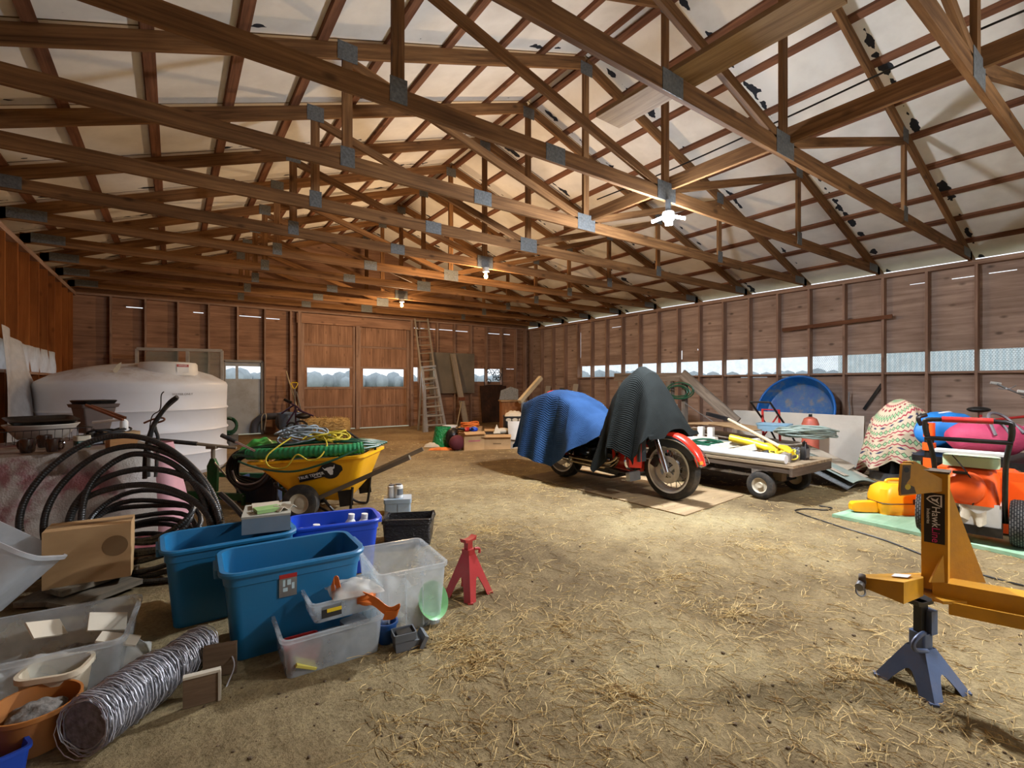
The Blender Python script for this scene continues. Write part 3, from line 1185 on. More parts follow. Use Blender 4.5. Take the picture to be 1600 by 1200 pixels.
bike.part('air_cleaner', MB().lathe([(0, .05), (.07, .048), (.09, .03), (.09, 0), (0, 0)], 28, Matrix.Translation((0.02, -.15, .56)) @ Matrix.Rotation(PI / 2, 4, 'X')), 'chrome', eg)
bike.part('gearbox', MB().box((-.38, 0, .34), (.26, .24, .24)), 'engine_black', eg)
bike.part('transmission_cover', MB().lathe([(0, .03), (.07, .025), (.085, .0), (0, 0)], 24, Matrix.Translation((-.36, -.12, .40)) @ Matrix.Rotation(PI / 2, 4, 'X')), 'chrome', eg)
plain('pipe_tan', (176, 160, 132), .25, .9, .12, 8)
for y, z in ((-.17, .27), (-.20, .33)):
    bike.part('exhaust_pipe', MB().tube(spline([(.16, -.13, .50), (.24, y, .42), (.10, y, z), (-.4, y, z), (-.75, y, z + .03), (-1.2, y, z + .06)]), .026, 12), 'pipe_tan')
for s in (-1, 1):
    m = MB().tube(spline([(-.55, s * .19, .31), (-.62, s * .2, .32), (-1.2, s * .2, .36), (-1.27, s * .2, .37)]), [.03] + [.046] * 17 + [.042], 14)
    bike.part('muffler', m, 'chrome')
for s in (-1, 1):
    bike.part('floorboard', MB().box((.30, s * .25, .27), (.32, .10, .02), (0, .05, 0)), 'engine_black')
    bike.part('crash_bar', MB().tube(spline([(.48, s * .10, .30), (.50, s * .34, .34), (.50, s * .36, .48), (.50, s * .12, .66)]), .015, 8), 'chrome')
    lf = bike.part('leg_fairing', MB().loft([[(.46 + .08 * k, s * (.19 - .06 * k), z0) for k in (0, 1)] + [(.50 + .12 * k, s * (.31 - .06 * k), z0) for k in (1, 0)] for z0 in (.34, .5, .66, .76)]), 'bike_red')
    bike.part('leg_panel', MB().box((.60, s * .22, .54), (.03, .12, .26)), 'bike_grey', lf)
    bike.part('driving_lamp', MB().loft([rrect(.10, .19, .015, z) for z in (0, .05)]).xf(Matrix.Translation((.50, s * .27, .24)) @ Matrix.Rotation(r_(82), 4, 'Y') @ Matrix.Rotation(0, 4, 'X')), 'steel')
bike.part('side_cover', MB().loft([[(x * k, y, .50 + z * k) for x, z in ((-.12, -.12), (.12, -.14), (.17, .05), (.05, .14), (-.14, .12))] for k, y in ((.8, -.17), (1, -.15), (1, .15), (.8, .17))]).xf(Matrix.Translation((.26, 0, -.13))), 'bike_red')
bike.part('fuel_tank', MB().ball((.12, 0, .66), .30, .14, .11), 'bike_red')
bike.part('seat', MB().loft([rrect(.7, w, .1, z) for w, z in ((.24, .62), (.32, .66), (.32, .72), (.24, .76))]).xf(Matrix.Translation((-.45, 0, 0))), 'engine_black')
bike.part('rear_fender', fender(-.83, .325, .37, .10, r_(185), r_(40), .06), 'bike_red')
bike.part('trunk', MB().loft([rrect(.38, w, .1, z) for w, z in ((.30, .78), (.36, .82), (.36, .95), (.30, 1.04), (.2, 1.06))]).xf(Matrix.Translation((-.98, 0, 0))), 'bike_red')
for s in (-1, 1):
    bike.part('saddlebag', MB().loft([rrect(.56, w, .06, z) for w, z in ((.10, .46), (.13, .5), (.13, .66), (.1, .72))]).xf(Matrix.Translation((-.92, s * .19, 0))), 'bike_red')
bike.part('handlebar', MB().tube(spline([(.28, -.26, .98), (.36, -.24, 1.02), (.46, -.12, 1.0), (.46, .12, 1.0), (.36, .24, 1.02), (.28, .26, .98)]), .014, 8), 'chrome')
clear('windscreen', (200, 205, 210), .25, .1, .1)
bike.part('windscreen', MB().grid(lambda s, t: (.62 - .14 * t - .08 * (2 * s - 1) ** 2, (s - .5) * (.40 - .2 * t), .92 + .44 * t), 10, 8, .004), 'windscreen')
bike.part('headlamp', MB().ball((.66, 0, .88), .10, .10, .10), 'chrome')

tab = [(-1.46, .42, .30, .42, .40), (-1.44, .75, .29, .40, .38), (-1.38, 1.04, .28, .36, .36), (-1.16, 1.12, .28, .28, .34), (-.90, 1.19, .26, .24, .3), (-.66, 1.16, .27, .20, .34),
       (-.42, 1.06, .30, .36, .4), (-.20, .90, .27, .48, .5), (-.06, .84, .24, .56, .6), (.07, .83, .21, .66, .7)]
solo('moving_quilt', drape(tab, 90, 60, flare=.16, fold=.055, freq=8.5, ph=.6), 'quilt_blue', 'blue quilted moving blanket draped over the rear of the motorcycle', 'blanket', (4.43, 4.14, BZ), -PI / 2 + .054, 'moving quilts on the motorcycle')
tab = [(.10, .86, .22, .30, .5), (.15, 1.02, .26, .25, .5), (.24, 1.20, .28, .42, .55), (.33, 1.36, .24, .56, .55), (.45, 1.47, .16, .52, .55), (.58, 1.40, .17, .38, .6), (.68, 1.24, .22, .50, .65),
       (.77, 1.06, .25, .64, .66), (.85, .90, .25, .70, .7), (.90, .78, .23, .74, .76)]
solo('moving_quilt', drape(tab, 110, 64, flare=.20, fold=.055, freq=17, ph=2.2, crown=.09, top=.30), 'quilt_black', 'black quilted moving blanket over the handlebars and windscreen of the motorcycle', 'blanket', (4.43, 4.14, BZ), -PI / 2 + .054, 'moving quilts on the motorcycle')

wood('sheet_ply', (128, 106, 78), (188, 164, 126), stretch=(.8, 7, 7), knots=.2)
a, b_, c_ = G(819, 745), G(1070, 807), G(1162, 775)
Z = c_ - b_
mb = MB()
L = [a, b_, c_, c_ + (a - b_)]
mb.add([p + V((0, 0, .002)) for p in L] + [p + V((0, 0, BZ)) for p in L], [(3, 2, 1, 0), (4, 5, 6, 7)] + [(j, (j + 1) % 4, 4 + (j + 1) % 4, 4 + j) for j in range(4)], None, False)
solo('plywood_sheet', mb, 'sheet_ply', 'bare plywood sheet lying on the dirt under the motorcycle', 'plywood', a, world=True)

# ---------------------------------------------------------------- wagon with its load
wood('dark_board', (58, 48, 40), (104, 90, 76), stretch=(1.5, 22, 22), knots=.2)
wood('deck_board', (100, 86, 68), (164, 144, 116), stretch=(1.2, 20, 20), knots=.2)
plain('wagon_grey', (118, 104, 84), .8, 0, .2, 5, .2, .4)
plain('hub_cream', (190, 180, 158), .55, 0, .12, 8, 0, .5)
WU0, WU1, WV0, WV1, WZ = 5.30, 6.24, 2.42, 4.95, .42
wg = Thing('flat_wagon', 'low flat farm wagon with a weathered deck loaded with junk', 'wagon', ((WU0 + WU1) / 2, WV0, 0))
for i in range(5):
    x = -.47 + .188 * (i + .5)
    wg.part('deck_plank', MB().box((x, 1.265, WZ - .015), (.182, 2.53, .03)), 'deck_board')
for s in (-1, 1):
    wg.part('side_rail', MB().beam((s * .44, .02, WZ - .06), (s * .44, 2.5, WZ - .06), .04, .06), 'dark_board')
wg.part('end_board', MB().beam((-.47, .02, WZ - .075), (.47, .02, WZ - .075), .03, .09), 'dark_board')
wg.part('axle', MB().cyl((-.40, .36, .15), (.40, .36, .15), .02), 'black_metal')
wg.part('axle', MB().cyl((-.40, 2.1, .15), (.40, 2.1, .15), .02), 'black_metal')
for y in (.36, 2.1):
    wg.part('axle_block', MB().box((0, y, .26), (.12, .10, .2)), 'wagon_grey')
    for s in (-1, 1):
        M = Matrix.Translation((s * .41, y, .155)) @ Matrix.Rotation(PI / 2, 4, 'Y')
        w = wg.part('wheel', MB().lathe([(.085, -.05), (.12, -.055), (.15, -.04), (.155, 0), (.15, .04), (.12, .055), (.085, .05)], 32, M), 'tyre')
        wg.part('hub', MB().lathe([(0, -.045), (.03, -.05), (.035, -.03), (.07, -.03), (.09, -.048), (.092, -.05), (.092, .05), (.09, .048), (.07, .03), (.035, .03), (.03, .05), (0, .045)], 28, M), 'hub_cream', w)
wg.part('tow_bar', MB().tube([(.1, 2.5, .3), (.1, 3.3, .16)], .02), 'black_metal')
DZ = WZ
plain('pvc_white', (218, 222, 222), .35, 0, .05, 6, 0, .12)
pp = G(1228, 724, DZ + .045)
solo('plastic_pipe', MB().tube([(5.37, 2.52, DZ + .05), (5.37, 4.85, DZ + .05)], .048, 18), 'pvc_white', 'long white plastic pipe along the near edge of the wagon deck', 'pipe', (5.37, 2.52, DZ), world=True)
plain('hose_dark_green', (22, 74, 52), .4)
c = G(1112, 693, DZ + .06)
solo('garden_hose', MB().tube(coil((0, 0, 0.012), .24, 7, .011, .05, .10, seed=2), .011, 6), 'hose_dark_green', 'dark green garden hose coiled on the wagon', 'hose', (5.72, 3.75, DZ))
wood('pale_wood', (170, 152, 120), (222, 206, 172), stretch=(1.5, 20, 20), knots=.1)


def lump(name, pts, w, h, mat, label, cat, group=None):
    solo(name, MB().beam(pts[0], pts[1], w, h), mat, label, cat, pts[0], group=group, world=True)


g = 'white lumber offcuts on the wagon'
plain('white_paint', (208, 204, 192), .6, 0, .08, 8, 0, .3)
for a, b, w, h, lb in (((5.55, 3.55, DZ + .05), (6.0, 3.1, DZ + .16), .09, .06, 'white painted board propped at a slant on the wagon beside the green hose'),
                       ((5.52, 3.22, DZ + .04), (5.62, 2.98, DZ + .12), .07, .07, 'short white lumber block below the yellow tool on the wagon'),
                       ((5.95, 4.6, DZ + .06), (6.05, 3.75, DZ + .10), .09, .07, 'long white painted beam lying behind the green hose')):
    lump('lumber_offcut', (a, b), w, h, 'white_paint', lb, 'lumber', g)
for (px, py), lb in (((1097, 662), 'taller white post stub standing on the wagon'), ((1126, 664), 'shorter white post stub standing on the wagon')):
    p0 = D(px, py, 6.9)
    solo('post_stub', MB().box((0, 0, .125), (.075, .075, .25)), 'white_paint', lb, 'post', (min(p0.x, 6.18), p0.y, DZ), .2, 'post stubs on the wagon')
plain('tool_yellow', (222, 190, 30), .4, 0, .08, 8, 0, .2)
t = Thing('string_trimmer', 'yellow and black power tool lying on the wagon deck', 'power tool', (5.75, 2.95, DZ))
t.part('housing', MB().tube(spline([(-.06, .40, .19), (0, .2, .15), (.04, .0, .10), (.08, -.12, .06)]), [.045] * 6 + [.05] * 6 + [.06] * 7, 12), 'tool_yellow')
t.part('motor', MB().ball((.10, -.17, .075), .085, .10, .07), 'tool_yellow')
t.part('grip', MB().tube([(-.1, .02, .03), (-.02, -.05, .06), (.02, -.1, .05)], .025), 'black_metal')
t = Thing('long_handled_tool', 'pale wooden tool handle with yellow sleeve sloping across the wagon', 'tool', (5.7, 2.6, DZ))
p0, p1 = D(1238, 708, 5.35), D(1138, 655, 6.7)
p0.z = max(p0.z, DZ + .03)
t.part('handle', MB().tube([p0 + (p1 - p0) * k for k in (.12, .5, 1)], [.022, .02, .018], 10), 'pale_wood', world=True)
t.part('sleeve', MB().tube([p0, p0 + (p1 - p0) * .16], .026, 10), 'tool_yellow', world=True)
t.part('head', MB().beam(p1, p1 + V((.02, .34, .06)), .05, .05), 'black_metal', world=True)
wood('grey_block', (96, 88, 78), (150, 140, 126), stretch=(2, 20, 20))
solo('wood_block', MB().box((0, 0, .045), (.22, .09, .09)), 'grey_block', 'grey timber block on the wagon corner', 'block', (5.60, 2.62, DZ), .3)
t = Thing('oil_jug', 'black jug with steel side standing at the wagon front corner', 'jug', (5.86, 2.55, DZ))
t.part('body', MB().loft([rrect(.10, .07, .02, z) for z in (0, .14)] + [rrect(.04, .04, .015, .18), rrect(.04, .04, .015, .20)]), 'black_metal')
t.part('label_panel', MB().box((.0, -.037, .08), (.08, .004, .10)), 'steel')
t.part('handle', MB().tube(spline([(-.03, 0, .15), (-.05, 0, .19), (0, 0, .21)]), .008), 'black_metal')
plain('rope_tan', (150, 120, 80), .8)
solo('rope_tangle', MB().tube(coil((0, 0, .01), .12, 5, .008, .06, .06, seed=9), .008, 5), 'rope_tan', 'tan rope tangle between the yellow tool and the wood handle', 'rope', (5.98, 2.98, DZ))
plain('rope_yellow', (206, 190, 60), .7)
solo('rope_tangle', MB().tube(coil((0, 0, .02), .10, 6, .008, .05, .08, seed=5), .008, 5), 'rope_yellow', 'yellow cord bundle on the wagon beside the black jug', 'rope', (5.72, 2.72, DZ))
plain('tarp_blue', (38, 74, 150), .5, 0, .15, 9, .2)
solo('blue_tarp', MB().grid(lambda s, t: (.7 * s - .35, .9 * t - .45, .03 + .10 * abs(math.sin(7 * s + 4 * t)) * math.sin(PI * s) * math.sin(PI * t)), 20, 20, .004), 'tarp_blue', 'crumpled blue tarp at the far end of the wagon', 'tarp', (5.75, 4.45, DZ))
# red and black frame tool (hand truck)
t = Thing('hand_truck', 'small red hand truck leaning behind the wagon load', 'hand truck', (7.25, 3.6, 0))
for s in (-1, 1):
    t.part('rail', MB().tube([(-.35, s * .14, 1.02), (.25, s * .14, .55), (.62, s * .14, .18)], .014), 'black_metal')
t.part('cross_bar', MB().tube([(-.35, -.14, 1.02), (-.35, .14, 1.02)], .014), 'black_metal')
plain('paint_red', (176, 36, 34), .4, 0, .1, 8, 0, .3)
t.part('red_frame', MB().tube([(-.02, -.12, .45), (-.05, -.12, .9), (-.05, .12, .9), (-.02, .12, .45)], .018), 'paint_red')
t.part('red_brace', MB().tube([(-.05, -.12, .85), (-.02, .12, .5)], .012), 'paint_red')
for s in (-1, 1):
    t.part('wheel', MB().torus((.62, s * .2, .11), .08, .03, Matrix.Rotation(PI / 2, 3, 'X')), 'tyre')
plain('red_canister', (186, 92, 72), .5, 0, .25, 8, 0, .3)
t = Thing('red_canister', 'faded red canister leaning on the white board', 'canister', (8.12, 3.45, 0))
t.part('body', MB().lathe([(0, 0), (.11, 0), (.12, .03), (.12, .66), (.09, .74), (.03, .77), (0, .77)], 24), 'red_canister')
t.part('neck', MB().cyl((0, 0, .77), (0, 0, .81), .025), 'black_metal')
# white board against the wall side
plain('board_pale', (190, 184, 172), .6, 0, .06, 3, 0, .25)
solo('pale_board', MB().box((0, 0, .40), (.05, 2.08, .79), (0, .06, 0)), 'board_pale', 'long pale panel standing on edge before the blue wading pool', 'panel', (8.55, 3.92, .0))
# wading pool
m, nt, p, out = newmat('pool_blue')
co = coords(nt, False)
n = N(nt, 'ShaderNodeTexNoise', Scale=3.5, Detail=7.0, Roughness=.7)
nt.links.new(co, n.inputs['Vector'])
nt.links.new(ramp(nt, n.outputs[0], [(.38, srgb(16, 92, 176)), (.52, srgb(44, 112, 176)), (.66, srgb(128, 134, 136))]), p.inputs['Base Color'])
p.inputs['Roughness'].default_value = .4
plain('pool_rim_blue', (20, 112, 206), .35, 0, .08, 5)
t = Thing('wading_pool', 'round blue plastic wading pool leaning against the plywood wall', 'pool', (9.72, 4.42, .02))
Mp = Matrix.Translation((0, 0, .0)) @ Matrix.Rotation(r_(-72), 4, 'Y') @ Matrix.Translation((.70, 0, 0))
t.part('pool_shell', MB().lathe([(0, .02), (.56, .02), (.60, .04), (.68, .24), (.70, .25), (.70, .23), (.69, .22), (.61, .02), (.57, .0), (0, 0)], 56, Mp), 'pool_blue')
t.part('rim', MB().torus((Mp @ V((0, 0, .245))), .70, .022, Mp.to_3x3(), 56, 10), 'pool_rim_blue')
# thing hanging on the wall and a dark strap
plain('rust', (120, 70, 48), .8, 0, .3, 12, .2)
solo('hanging_chain', MB().tube([(0, 0, 0), (0, .01, -.15), (0, -.01, -.32), (0, 0, -.48)], .012, 6), 'steel', 'thin pale strap hanging on the wall right of the wading pool', 'strap', OU(1327, 612, 10.29), 0)
p0, p1 = OU(1350, 640, 10.42), OU(1378, 600, 10.42)
solo('loose_strip', MB().beam(p0, p1, .02, .05), 'black_metal', 'dark strip nailed slantwise on the lower wall plywood', 'strip', p0, world=True)

# stack of old roofing and tarps beyond the wagon
plain('tarp_grey', (168, 156, 138), .8, 0, .15, 4, .2, .4)
plain('tin_green', (150, 166, 158), .45, .3, .1, 4, 0, .3)
t = Thing('roofing_stack', 'stack of bent grey roofing sheets on the ground behind the wagon', 'roofing sheets', (6.86, 3.35, 0))
for i, (mt, z0, ln, wv) in enumerate((('galv', .28, 2.6, .5), ('tin_green', .36, 2.65, 1.1), ('tarp_grey', .45, 2.55, 1.8), ('tarp_grey', .53, 2.4, 2.6))):
    t.part('roofing_sheet', MB().grid(lambda s, q: (-.38 + .72 * q + .03 * i, 1.6 - ln * s, z0 + .06 * math.sin(2.6 * s + wv) + .05 * math.sin(3 * q + i) - 1.0 * max(0, s - .72) ** 1.1), 30, 14, .008), mt)
t.part('timber_bearer', MB().beam((-.34, 1.2, .12), (.36, 1.2, .12), .14, .24), 'old_board')
t.part('timber_bearer', MB().beam((-.34, .1, .12), (.36, .1, .12), .14, .24), 'old_board')
solo('plywood_offcut', MB().grid(lambda s, q: (.6 * s, 1.3 * q, .02 + .05 * math.sin(3 * q)), 8, 12, .012), 'tan_board', 'curved tan board lying on top of the roofing stack', 'board', (6.50, 3.55, .61))
clear('bin_blue_clear', (150, 186, 206), .6, .3, .15)
solo('plastic_bin', tub(.26, .42, .11, .004, .05, .9, .02, .02), 'bin_blue_clear', 'pale blue see-through bin on the roofing stack', 'bin', (7.0, 3.45, .61), .2)
c = D(1300, 698, 6.35)
solo('pipe_coil', MB().tube(coil((0, 0, .03), .34, 14, .010, .06, .10, seed=14, ry=.22), .012, 5), 'tin_green', 'coil of pale grey tubing lying on the roofing by the patterned cover', 'tubing', (6.86, 2.95, .57), -.6)

# more odds and ends on the wagon
for i, (x, y, r0, mt, lb, sd) in enumerate(((5.62, 3.35, .10, 'hub_cream', 'cream cord tangle between the hose and the yellow tool', 101), (5.98, 3.35, .14, 'rope_tan', 'tan and grey cord tangle behind the yellow tool', 102), (6.05, 2.72, .09, 'galv', 'grey wire tangle at the front corner of the wagon', 103))):
    solo('cord_tangle', MB().tube(coil((0, 0, .012), r0, 5, .007, .05, .08, seed=sd), .007, 5), mt, lb, 'cord', (x, y, DZ), group='cord tangles on the wagon')
solo('black_box', MB().loft([rrect(.16, .12, .02, z) for z in (0, .07)]), 'black_metal', 'black plastic box by the yellow tool on the wagon', 'box', (5.60, 3.05, DZ), .4)
for i, (x0, y0, x1, y1, lb) in enumerate(((6.12, 4.4, 6.0, 2.9, 'long pale lath along the far side of the wagon deck'), (5.85, 4.8, 6.18, 3.5, 'second pale lath crossing the wagon deck at an angle'))):
    solo('lath', MB().beam((x0, y0, DZ + .03 + .03 * i), (x1, y1, DZ + .03 + .03 * i), .06, .025), 'pale_wood', lb, 'lath', (x0, y0, DZ), group='laths on the wagon', world=True)
# pale boards and jugs along the wall behind the motorcycle
for px, y0, y1, wd, mt, lb in ((857, 603, 652, .24, 'board_pale', 'pale board leaning on the right wall next to the corner, first of three'), (878, 606, 652, .20, 'galv', 'grey board leaning on the right wall, second from the corner'), (900, 600, 650, .22, 'board_pale', 'pale board leaning on the right wall, third from the corner')):
    p1 = OU(px, y0, 10.28)
    solo('leaning_board', MB().beam((p1.x - .25, p1.y, 0.01), (p1.x, p1.y, p1.z), wd, .02, up=(1, 0, .2)), mt, lb, 'board', (p1.x - .25, p1.y, 0), group='boards leaning on the right wall', world=True)
for px, d_, lb in ((928, 8.4, 'white jug behind the quilted motorcycle, nearer the blue quilt'), (941, 8.2, 'white jug behind the quilted motorcycle, nearer the black quilt')):
    q = D(px, 640, d_)
    t = Thing('plastic_jug', lb, 'jug', (q.x, q.y, .62), .4, 'white jugs behind the motorcycle')
    t.part('body', MB().lathe([(0, 0), (.09, 0), (.095, .02), (.095, .2), (.05, .27), (.03, .28), (0, .28)], 20), 'white_plastic')
    t.part('cap', MB().cyl((0, 0, .28), (0, 0, .31), .032), 'white_plastic')
q = D(935, 640, 8.3)
solo('packing_case', MB().loft([rrect(.5, .4, .01, z) for z in (0, .62)]), 'old_board', 'weathered wooden case under the white jugs', 'case', (q.x, q.y, 0), -YAW)
# old timber frame with slanting plank
t = Thing('timber_frame', 'weathered grey timber frame with a plank sloping down toward the pool', 'timber frame', (8.0, 6.2, 0))
t.part('top_beam', MB().beam(OU(962, 589, 8.0), OU(1072, 589, 8.0), .10, .16), 'old_board', world=True)
for px in (1047, 972):
    p0 = OU(px, 596, 8.0)
    t.part('post', MB().beam((p0.x, p0.y, 0), (p0.x, p0.y, 1.33), .12, .12, up=(1, 0, 0)), 'old_board', world=True)
p0, p1 = OU(1066, 584, 7.9), OU(1152, 660, 7.9)
t.part('sloping_plank', MB().beam(p0, p1, .05, .18), 'old_board', world=True)
pf = p1 + (p1 - p0) * ((p1.z - .1) / (p0.z - p1.z))
t.part('plank_foot', MB().beam((p1.x, p1.y + .02, 0), (p1.x, p1.y + .02, p1.z), .09, .09, up=(1, 0, 0)), 'old_board', world=True)
p0 = OU(1070, 622, 7.95)
t.part('brace_post', MB().beam((p0.x, p0.y, 0), (p0.x, p0.y, 1.36), .07, .10, up=(1, 0, 0)), 'old_board', world=True)
p1 = OU(1118, 662, 7.85)
t.part('brace_wire', MB().tube([OU(1070, 630, 7.86), p1], .008, 6), 'steel', world=True)
c = OU(1058, 612, 7.8)
solo('hanging_hose', MB().tube(coil((0, 0, 0), .13, 5, .012, .04, .05, Matrix.Rotation(PI / 2, 3, 'Y'), ry=.26, seed=4), .012, 6), 'hose_dark_green', 'dull green hose hanging from the grey timber frame', 'hose', c)
solo('wash_basin', tub(.42, .55, .16, .006, .10, .7, .03, .02), 'white_plastic', 'white basin standing under the grey timber beam', 'basin', (7.55, 5.85, .74))
t = Thing('wooden_stand', 'narrow wooden stand under the white basin', 'stand', (7.55, 5.85, 0))
t.part('top_board', MB().box((0, 0, .725), (.4, .5, .03)), 'old_board')
for sx in (-1, 1):
    for sy in (-1, 1):
        t.part('leg', MB().beam((sx * .15, sy * .2, 0), (sx * .15, sy * .2, .71), .05, .05, up=(1, 0, 0)), 'old_board')
# ---------------------------------------------------------------- right foreground
wood('green_ply', (120, 160, 128), (172, 204, 172), stretch=(.9, 6, 6), knots=.15)
a = G(1300, 808)
b_ = G(1600, 874)
d = (b_ - a).normalized()
nrm = V((-d.y, d.x, 0))
if nrm.x < 0:
    nrm = -nrm
L = [a, a + d * 2.44, a + d * 2.44 + nrm * 1.22, a + nrm * 1.22]
mb = MB().add([p + V((0, 0, .002)) for p in L] + [p + V((0, 0, .03)) for p in L], [(3, 2, 1, 0), (4, 5, 6, 7)] + [(j, (j + 1) % 4, 4 + (j + 1) % 4, 4 + j) for j in range(4)], None, False)
solo('plywood_sheet', mb, 'green_ply', 'pale green painted plywood sheet on the dirt under the snow blower', 'plywood', a, world=True)
GZ = .03

# yellow saw case
plain('case_yellow', (240, 166, 20), .4, 0, .06, 6, 0, .1)
plain('case_black', (30, 28, 26), .5)
c = G(1400, 800, GZ)
t = Thing('chainsaw_case', 'yellow plastic chainsaw case lying on the green plywood', 'case', (c.x, c.y, GZ), -.62)
body = [rrect(.40, .24, .06, z) for z in (0, .02)] + [rrect(.43, .27, .07, .05), rrect(.43, .27, .07, .16), rrect(.40, .24, .07, .24), rrect(.30, .15, .06, .285)]
t.part('body', MB().loft(body), 'case_yellow')
t.part('bar_cover', MB().loft([[(x, y * k, .055 + z * k) for y, z in ((-.04, -.045), (.04, -.045), (.05, 0), (.04, .05), (-.04, .05), (-.05, 0))] for x, k in ((-.18, 1.1), (-.34, 1), (-.42, .9), (-.445, .55))]), 'case_yellow')
t.part('latch', MB().box((.10, -.137, .13), (.09, .012, .05)), 'case_black')
t.part('seam', MB().tube(rrect(.435, .275, .07, .11), .004, 6, closed=True), 'case_black')
t.part('handle', MB().tube(spline([(-.10, 0, .28), (-.08, 0, .315), (.08, 0, .315), (.10, 0, .28)]), .014), 'case_yellow')

# patterned cloth over a machine
m, nt, p, out = newmat('printed_cloth')
co = coords(nt, True)
sep = N(nt, 'ShaderNodeSeparateXYZ')
nt.links.new(co, sep.inputs[0])
row = mth(nt, 'MULTIPLY', sep.outputs['Y'], 5.0)
rf = mth(nt, 'FRACT', row)
rid = mth(nt, 'FLOOR', row)


def band(x, c, w):
    return mth(nt, 'LESS_THAN', mth(nt, 'ABSOLUTE', mth(nt, 'SUBTRACT', x, c)), w)


def tri(x, k, off=0.0):
    return mth(nt, 'MULTIPLY', mth(nt, 'ABSOLUTE', mth(nt, 'SUBTRACT', mth(nt, 'FRACT', mth(nt, 'ADD', mth(nt, 'MULTIPLY', x, k), off)), .5)), 2.0)


X = sep.outputs['X']
col = (srgb(204, 186, 158))
# leaf pairs: rounded diamonds with dark outline
t1 = tri(X, 24.0)
dl = mth(nt, 'ADD', mth(nt, 'ABSOLUTE', mth(nt, 'MULTIPLY', mth(nt, 'SUBTRACT', rf, .22), 5.2)), mth(nt, 'ABSOLUTE', mth(nt, 'MULTIPLY', mth(nt, 'SUBTRACT', t1, .5), 1.9)))
leafo = mth(nt, 'LESS_THAN', dl, .98)
leafi = mth(nt, 'LESS_THAN', dl, .72)
t2 = tri(X, 40.0, .2)
zg = mth(nt, 'LESS_THAN', mth(nt, 'ABSOLUTE', mth(nt, 'SUBTRACT', mth(nt, 'SUBTRACT', rf, .52), mth(nt, 'MULTIPLY', t2, .10))), .05)
t3 = tri(X, 22.0, .3)
db = mth(nt, 'ADD', mth(nt, 'ABSOLUTE', mth(nt, 'MULTIPLY', mth(nt, 'SUBTRACT', rf, .82), 8.0)), mth(nt, 'MULTIPLY', mth(nt, 'SUBTRACT', 1.0, t3), 1.0))
bf = mth(nt, 'LESS_THAN', db, .72)
odd = mth(nt, 'LESS_THAN', mth(nt, 'MODULO', rid, 2.0), .5)
col = mixc(nt, leafo, col, srgb(40, 62, 44))
col = mixc(nt, leafi, col, srgb(150, 188, 140))
col = mixc(nt, zg, col, srgb(168, 66, 78))
bfc = mixc(nt, odd, srgb(66, 66, 92), srgb(150, 60, 66))
col = mixc(nt, bf, col, bfc)
nt.links.new(col, p.inputs['Base Color'])
p.inputs['Roughness'].default_value = .9
cm = (7.82, 2.30)


def cover(s, t):
    a = 2 * PI * s
    k = t
    pt = max(0, 1 - k * 2.6)
    lf = max(0, -math.cos(a))
    top = V((.12, .05, 1.08))
    rx, ry = .46 + .20 * lf, .42
    hem = .16 + .08 * math.sin(a * 2 + .5) + .07 * math.sin(5 * a)
    f = 1 + .16 * math.sin(6 * a + .4) * k + .07 * math.sin(11 * a) * k
    if k < .30:
        q = k / .30
        r = q ** .8 * .52
        return (top.x + rx * r * math.cos(a), top.y + ry * r * math.sin(a), 1.08 - (.13 + .20 * lf) * q ** 1.3 + .03 * math.sin(3 * a) * q)
    q = (k - .30) / .70
    r = .52 + (.62 - .50 * lf) * q ** .75
    sh = .95 - .20 * lf
    return (top.x + rx * r * f * math.cos(a), top.y + ry * r * f * math.sin(a), sh + (hem - sh) * q + .03 * math.sin(3 * a) * (1 - q))


mb = MB().grid(cover, 96, 40, .004)
solo('printed_cover', mb, 'printed_cloth', 'cream cloth with green leaf and butterfly print draped over a machine', 'cloth cover', (cm[0], cm[1], .0), -YAW)
t = Thing('covered_machine', 'dark machine hidden under the printed cloth, only its foot showing', 'machine', (cm[0] + .05, cm[1], 0), -YAW)
t.part('body', MB().loft([rrect(.3, .25, .05, z) for z in (.08, .2, .5)] + [rrect(.2, .2, .05, .7)]), 'engine_black')
t.part('foot', MB().box((0, 0, .05), (.44, .34, .1)), 'steel')

# snow blower seen from behind
plain('blower_orange', (236, 88, 20), .4, 0, .06, 6, 0, .1)
plain('blower_white', (206, 206, 200), .5, 0, .08, 6, 0, .3)
plain('lime_tank', (178, 196, 160), .5, 0, .06, 5)
m, nt, p, out = newmat('tractor_tyre')
co = coords(nt, True)
sep = N(nt, 'ShaderNodeSeparateXYZ')
nt.links.new(co, sep.inputs[0])
at = mth(nt, 'ARCTAN2', sep.outputs['Y'], sep.outputs['X'])
br = N(nt, 'ShaderNodeTexBrick')
cmb = N(nt, 'ShaderNodeCombineXYZ')
nt.links.new(mth(nt, 'MULTIPLY', at, .16), cmb.inputs[0])
nt.links.new(sep.outputs['Z'], cmb.inputs[1])
nt.links.new(cmb.outputs[0], br.inputs['Vector'])
br.inputs['Scale'].default_value = 17.0
br.inputs['Mortar Size'].default_value = .07
br.inputs['Color1'].default_value = srgb(96, 94, 90)
br.inputs['Color2'].default_value = srgb(78, 76, 72)
br.inputs['Mortar'].default_value = srgb(16, 16, 16)
nt.links.new(br.outputs['Color'], p.inputs['Base Color'])
p.inputs['Roughness'].default_value = .85
b = N(nt, 'ShaderNodeBump', Strength=1.0, Distance=.012)
b.invert = True
nt.links.new(br.outputs['Fac'], b.inputs['Height'])
nt.links.new(b.outputs[0], p.inputs['Normal'])

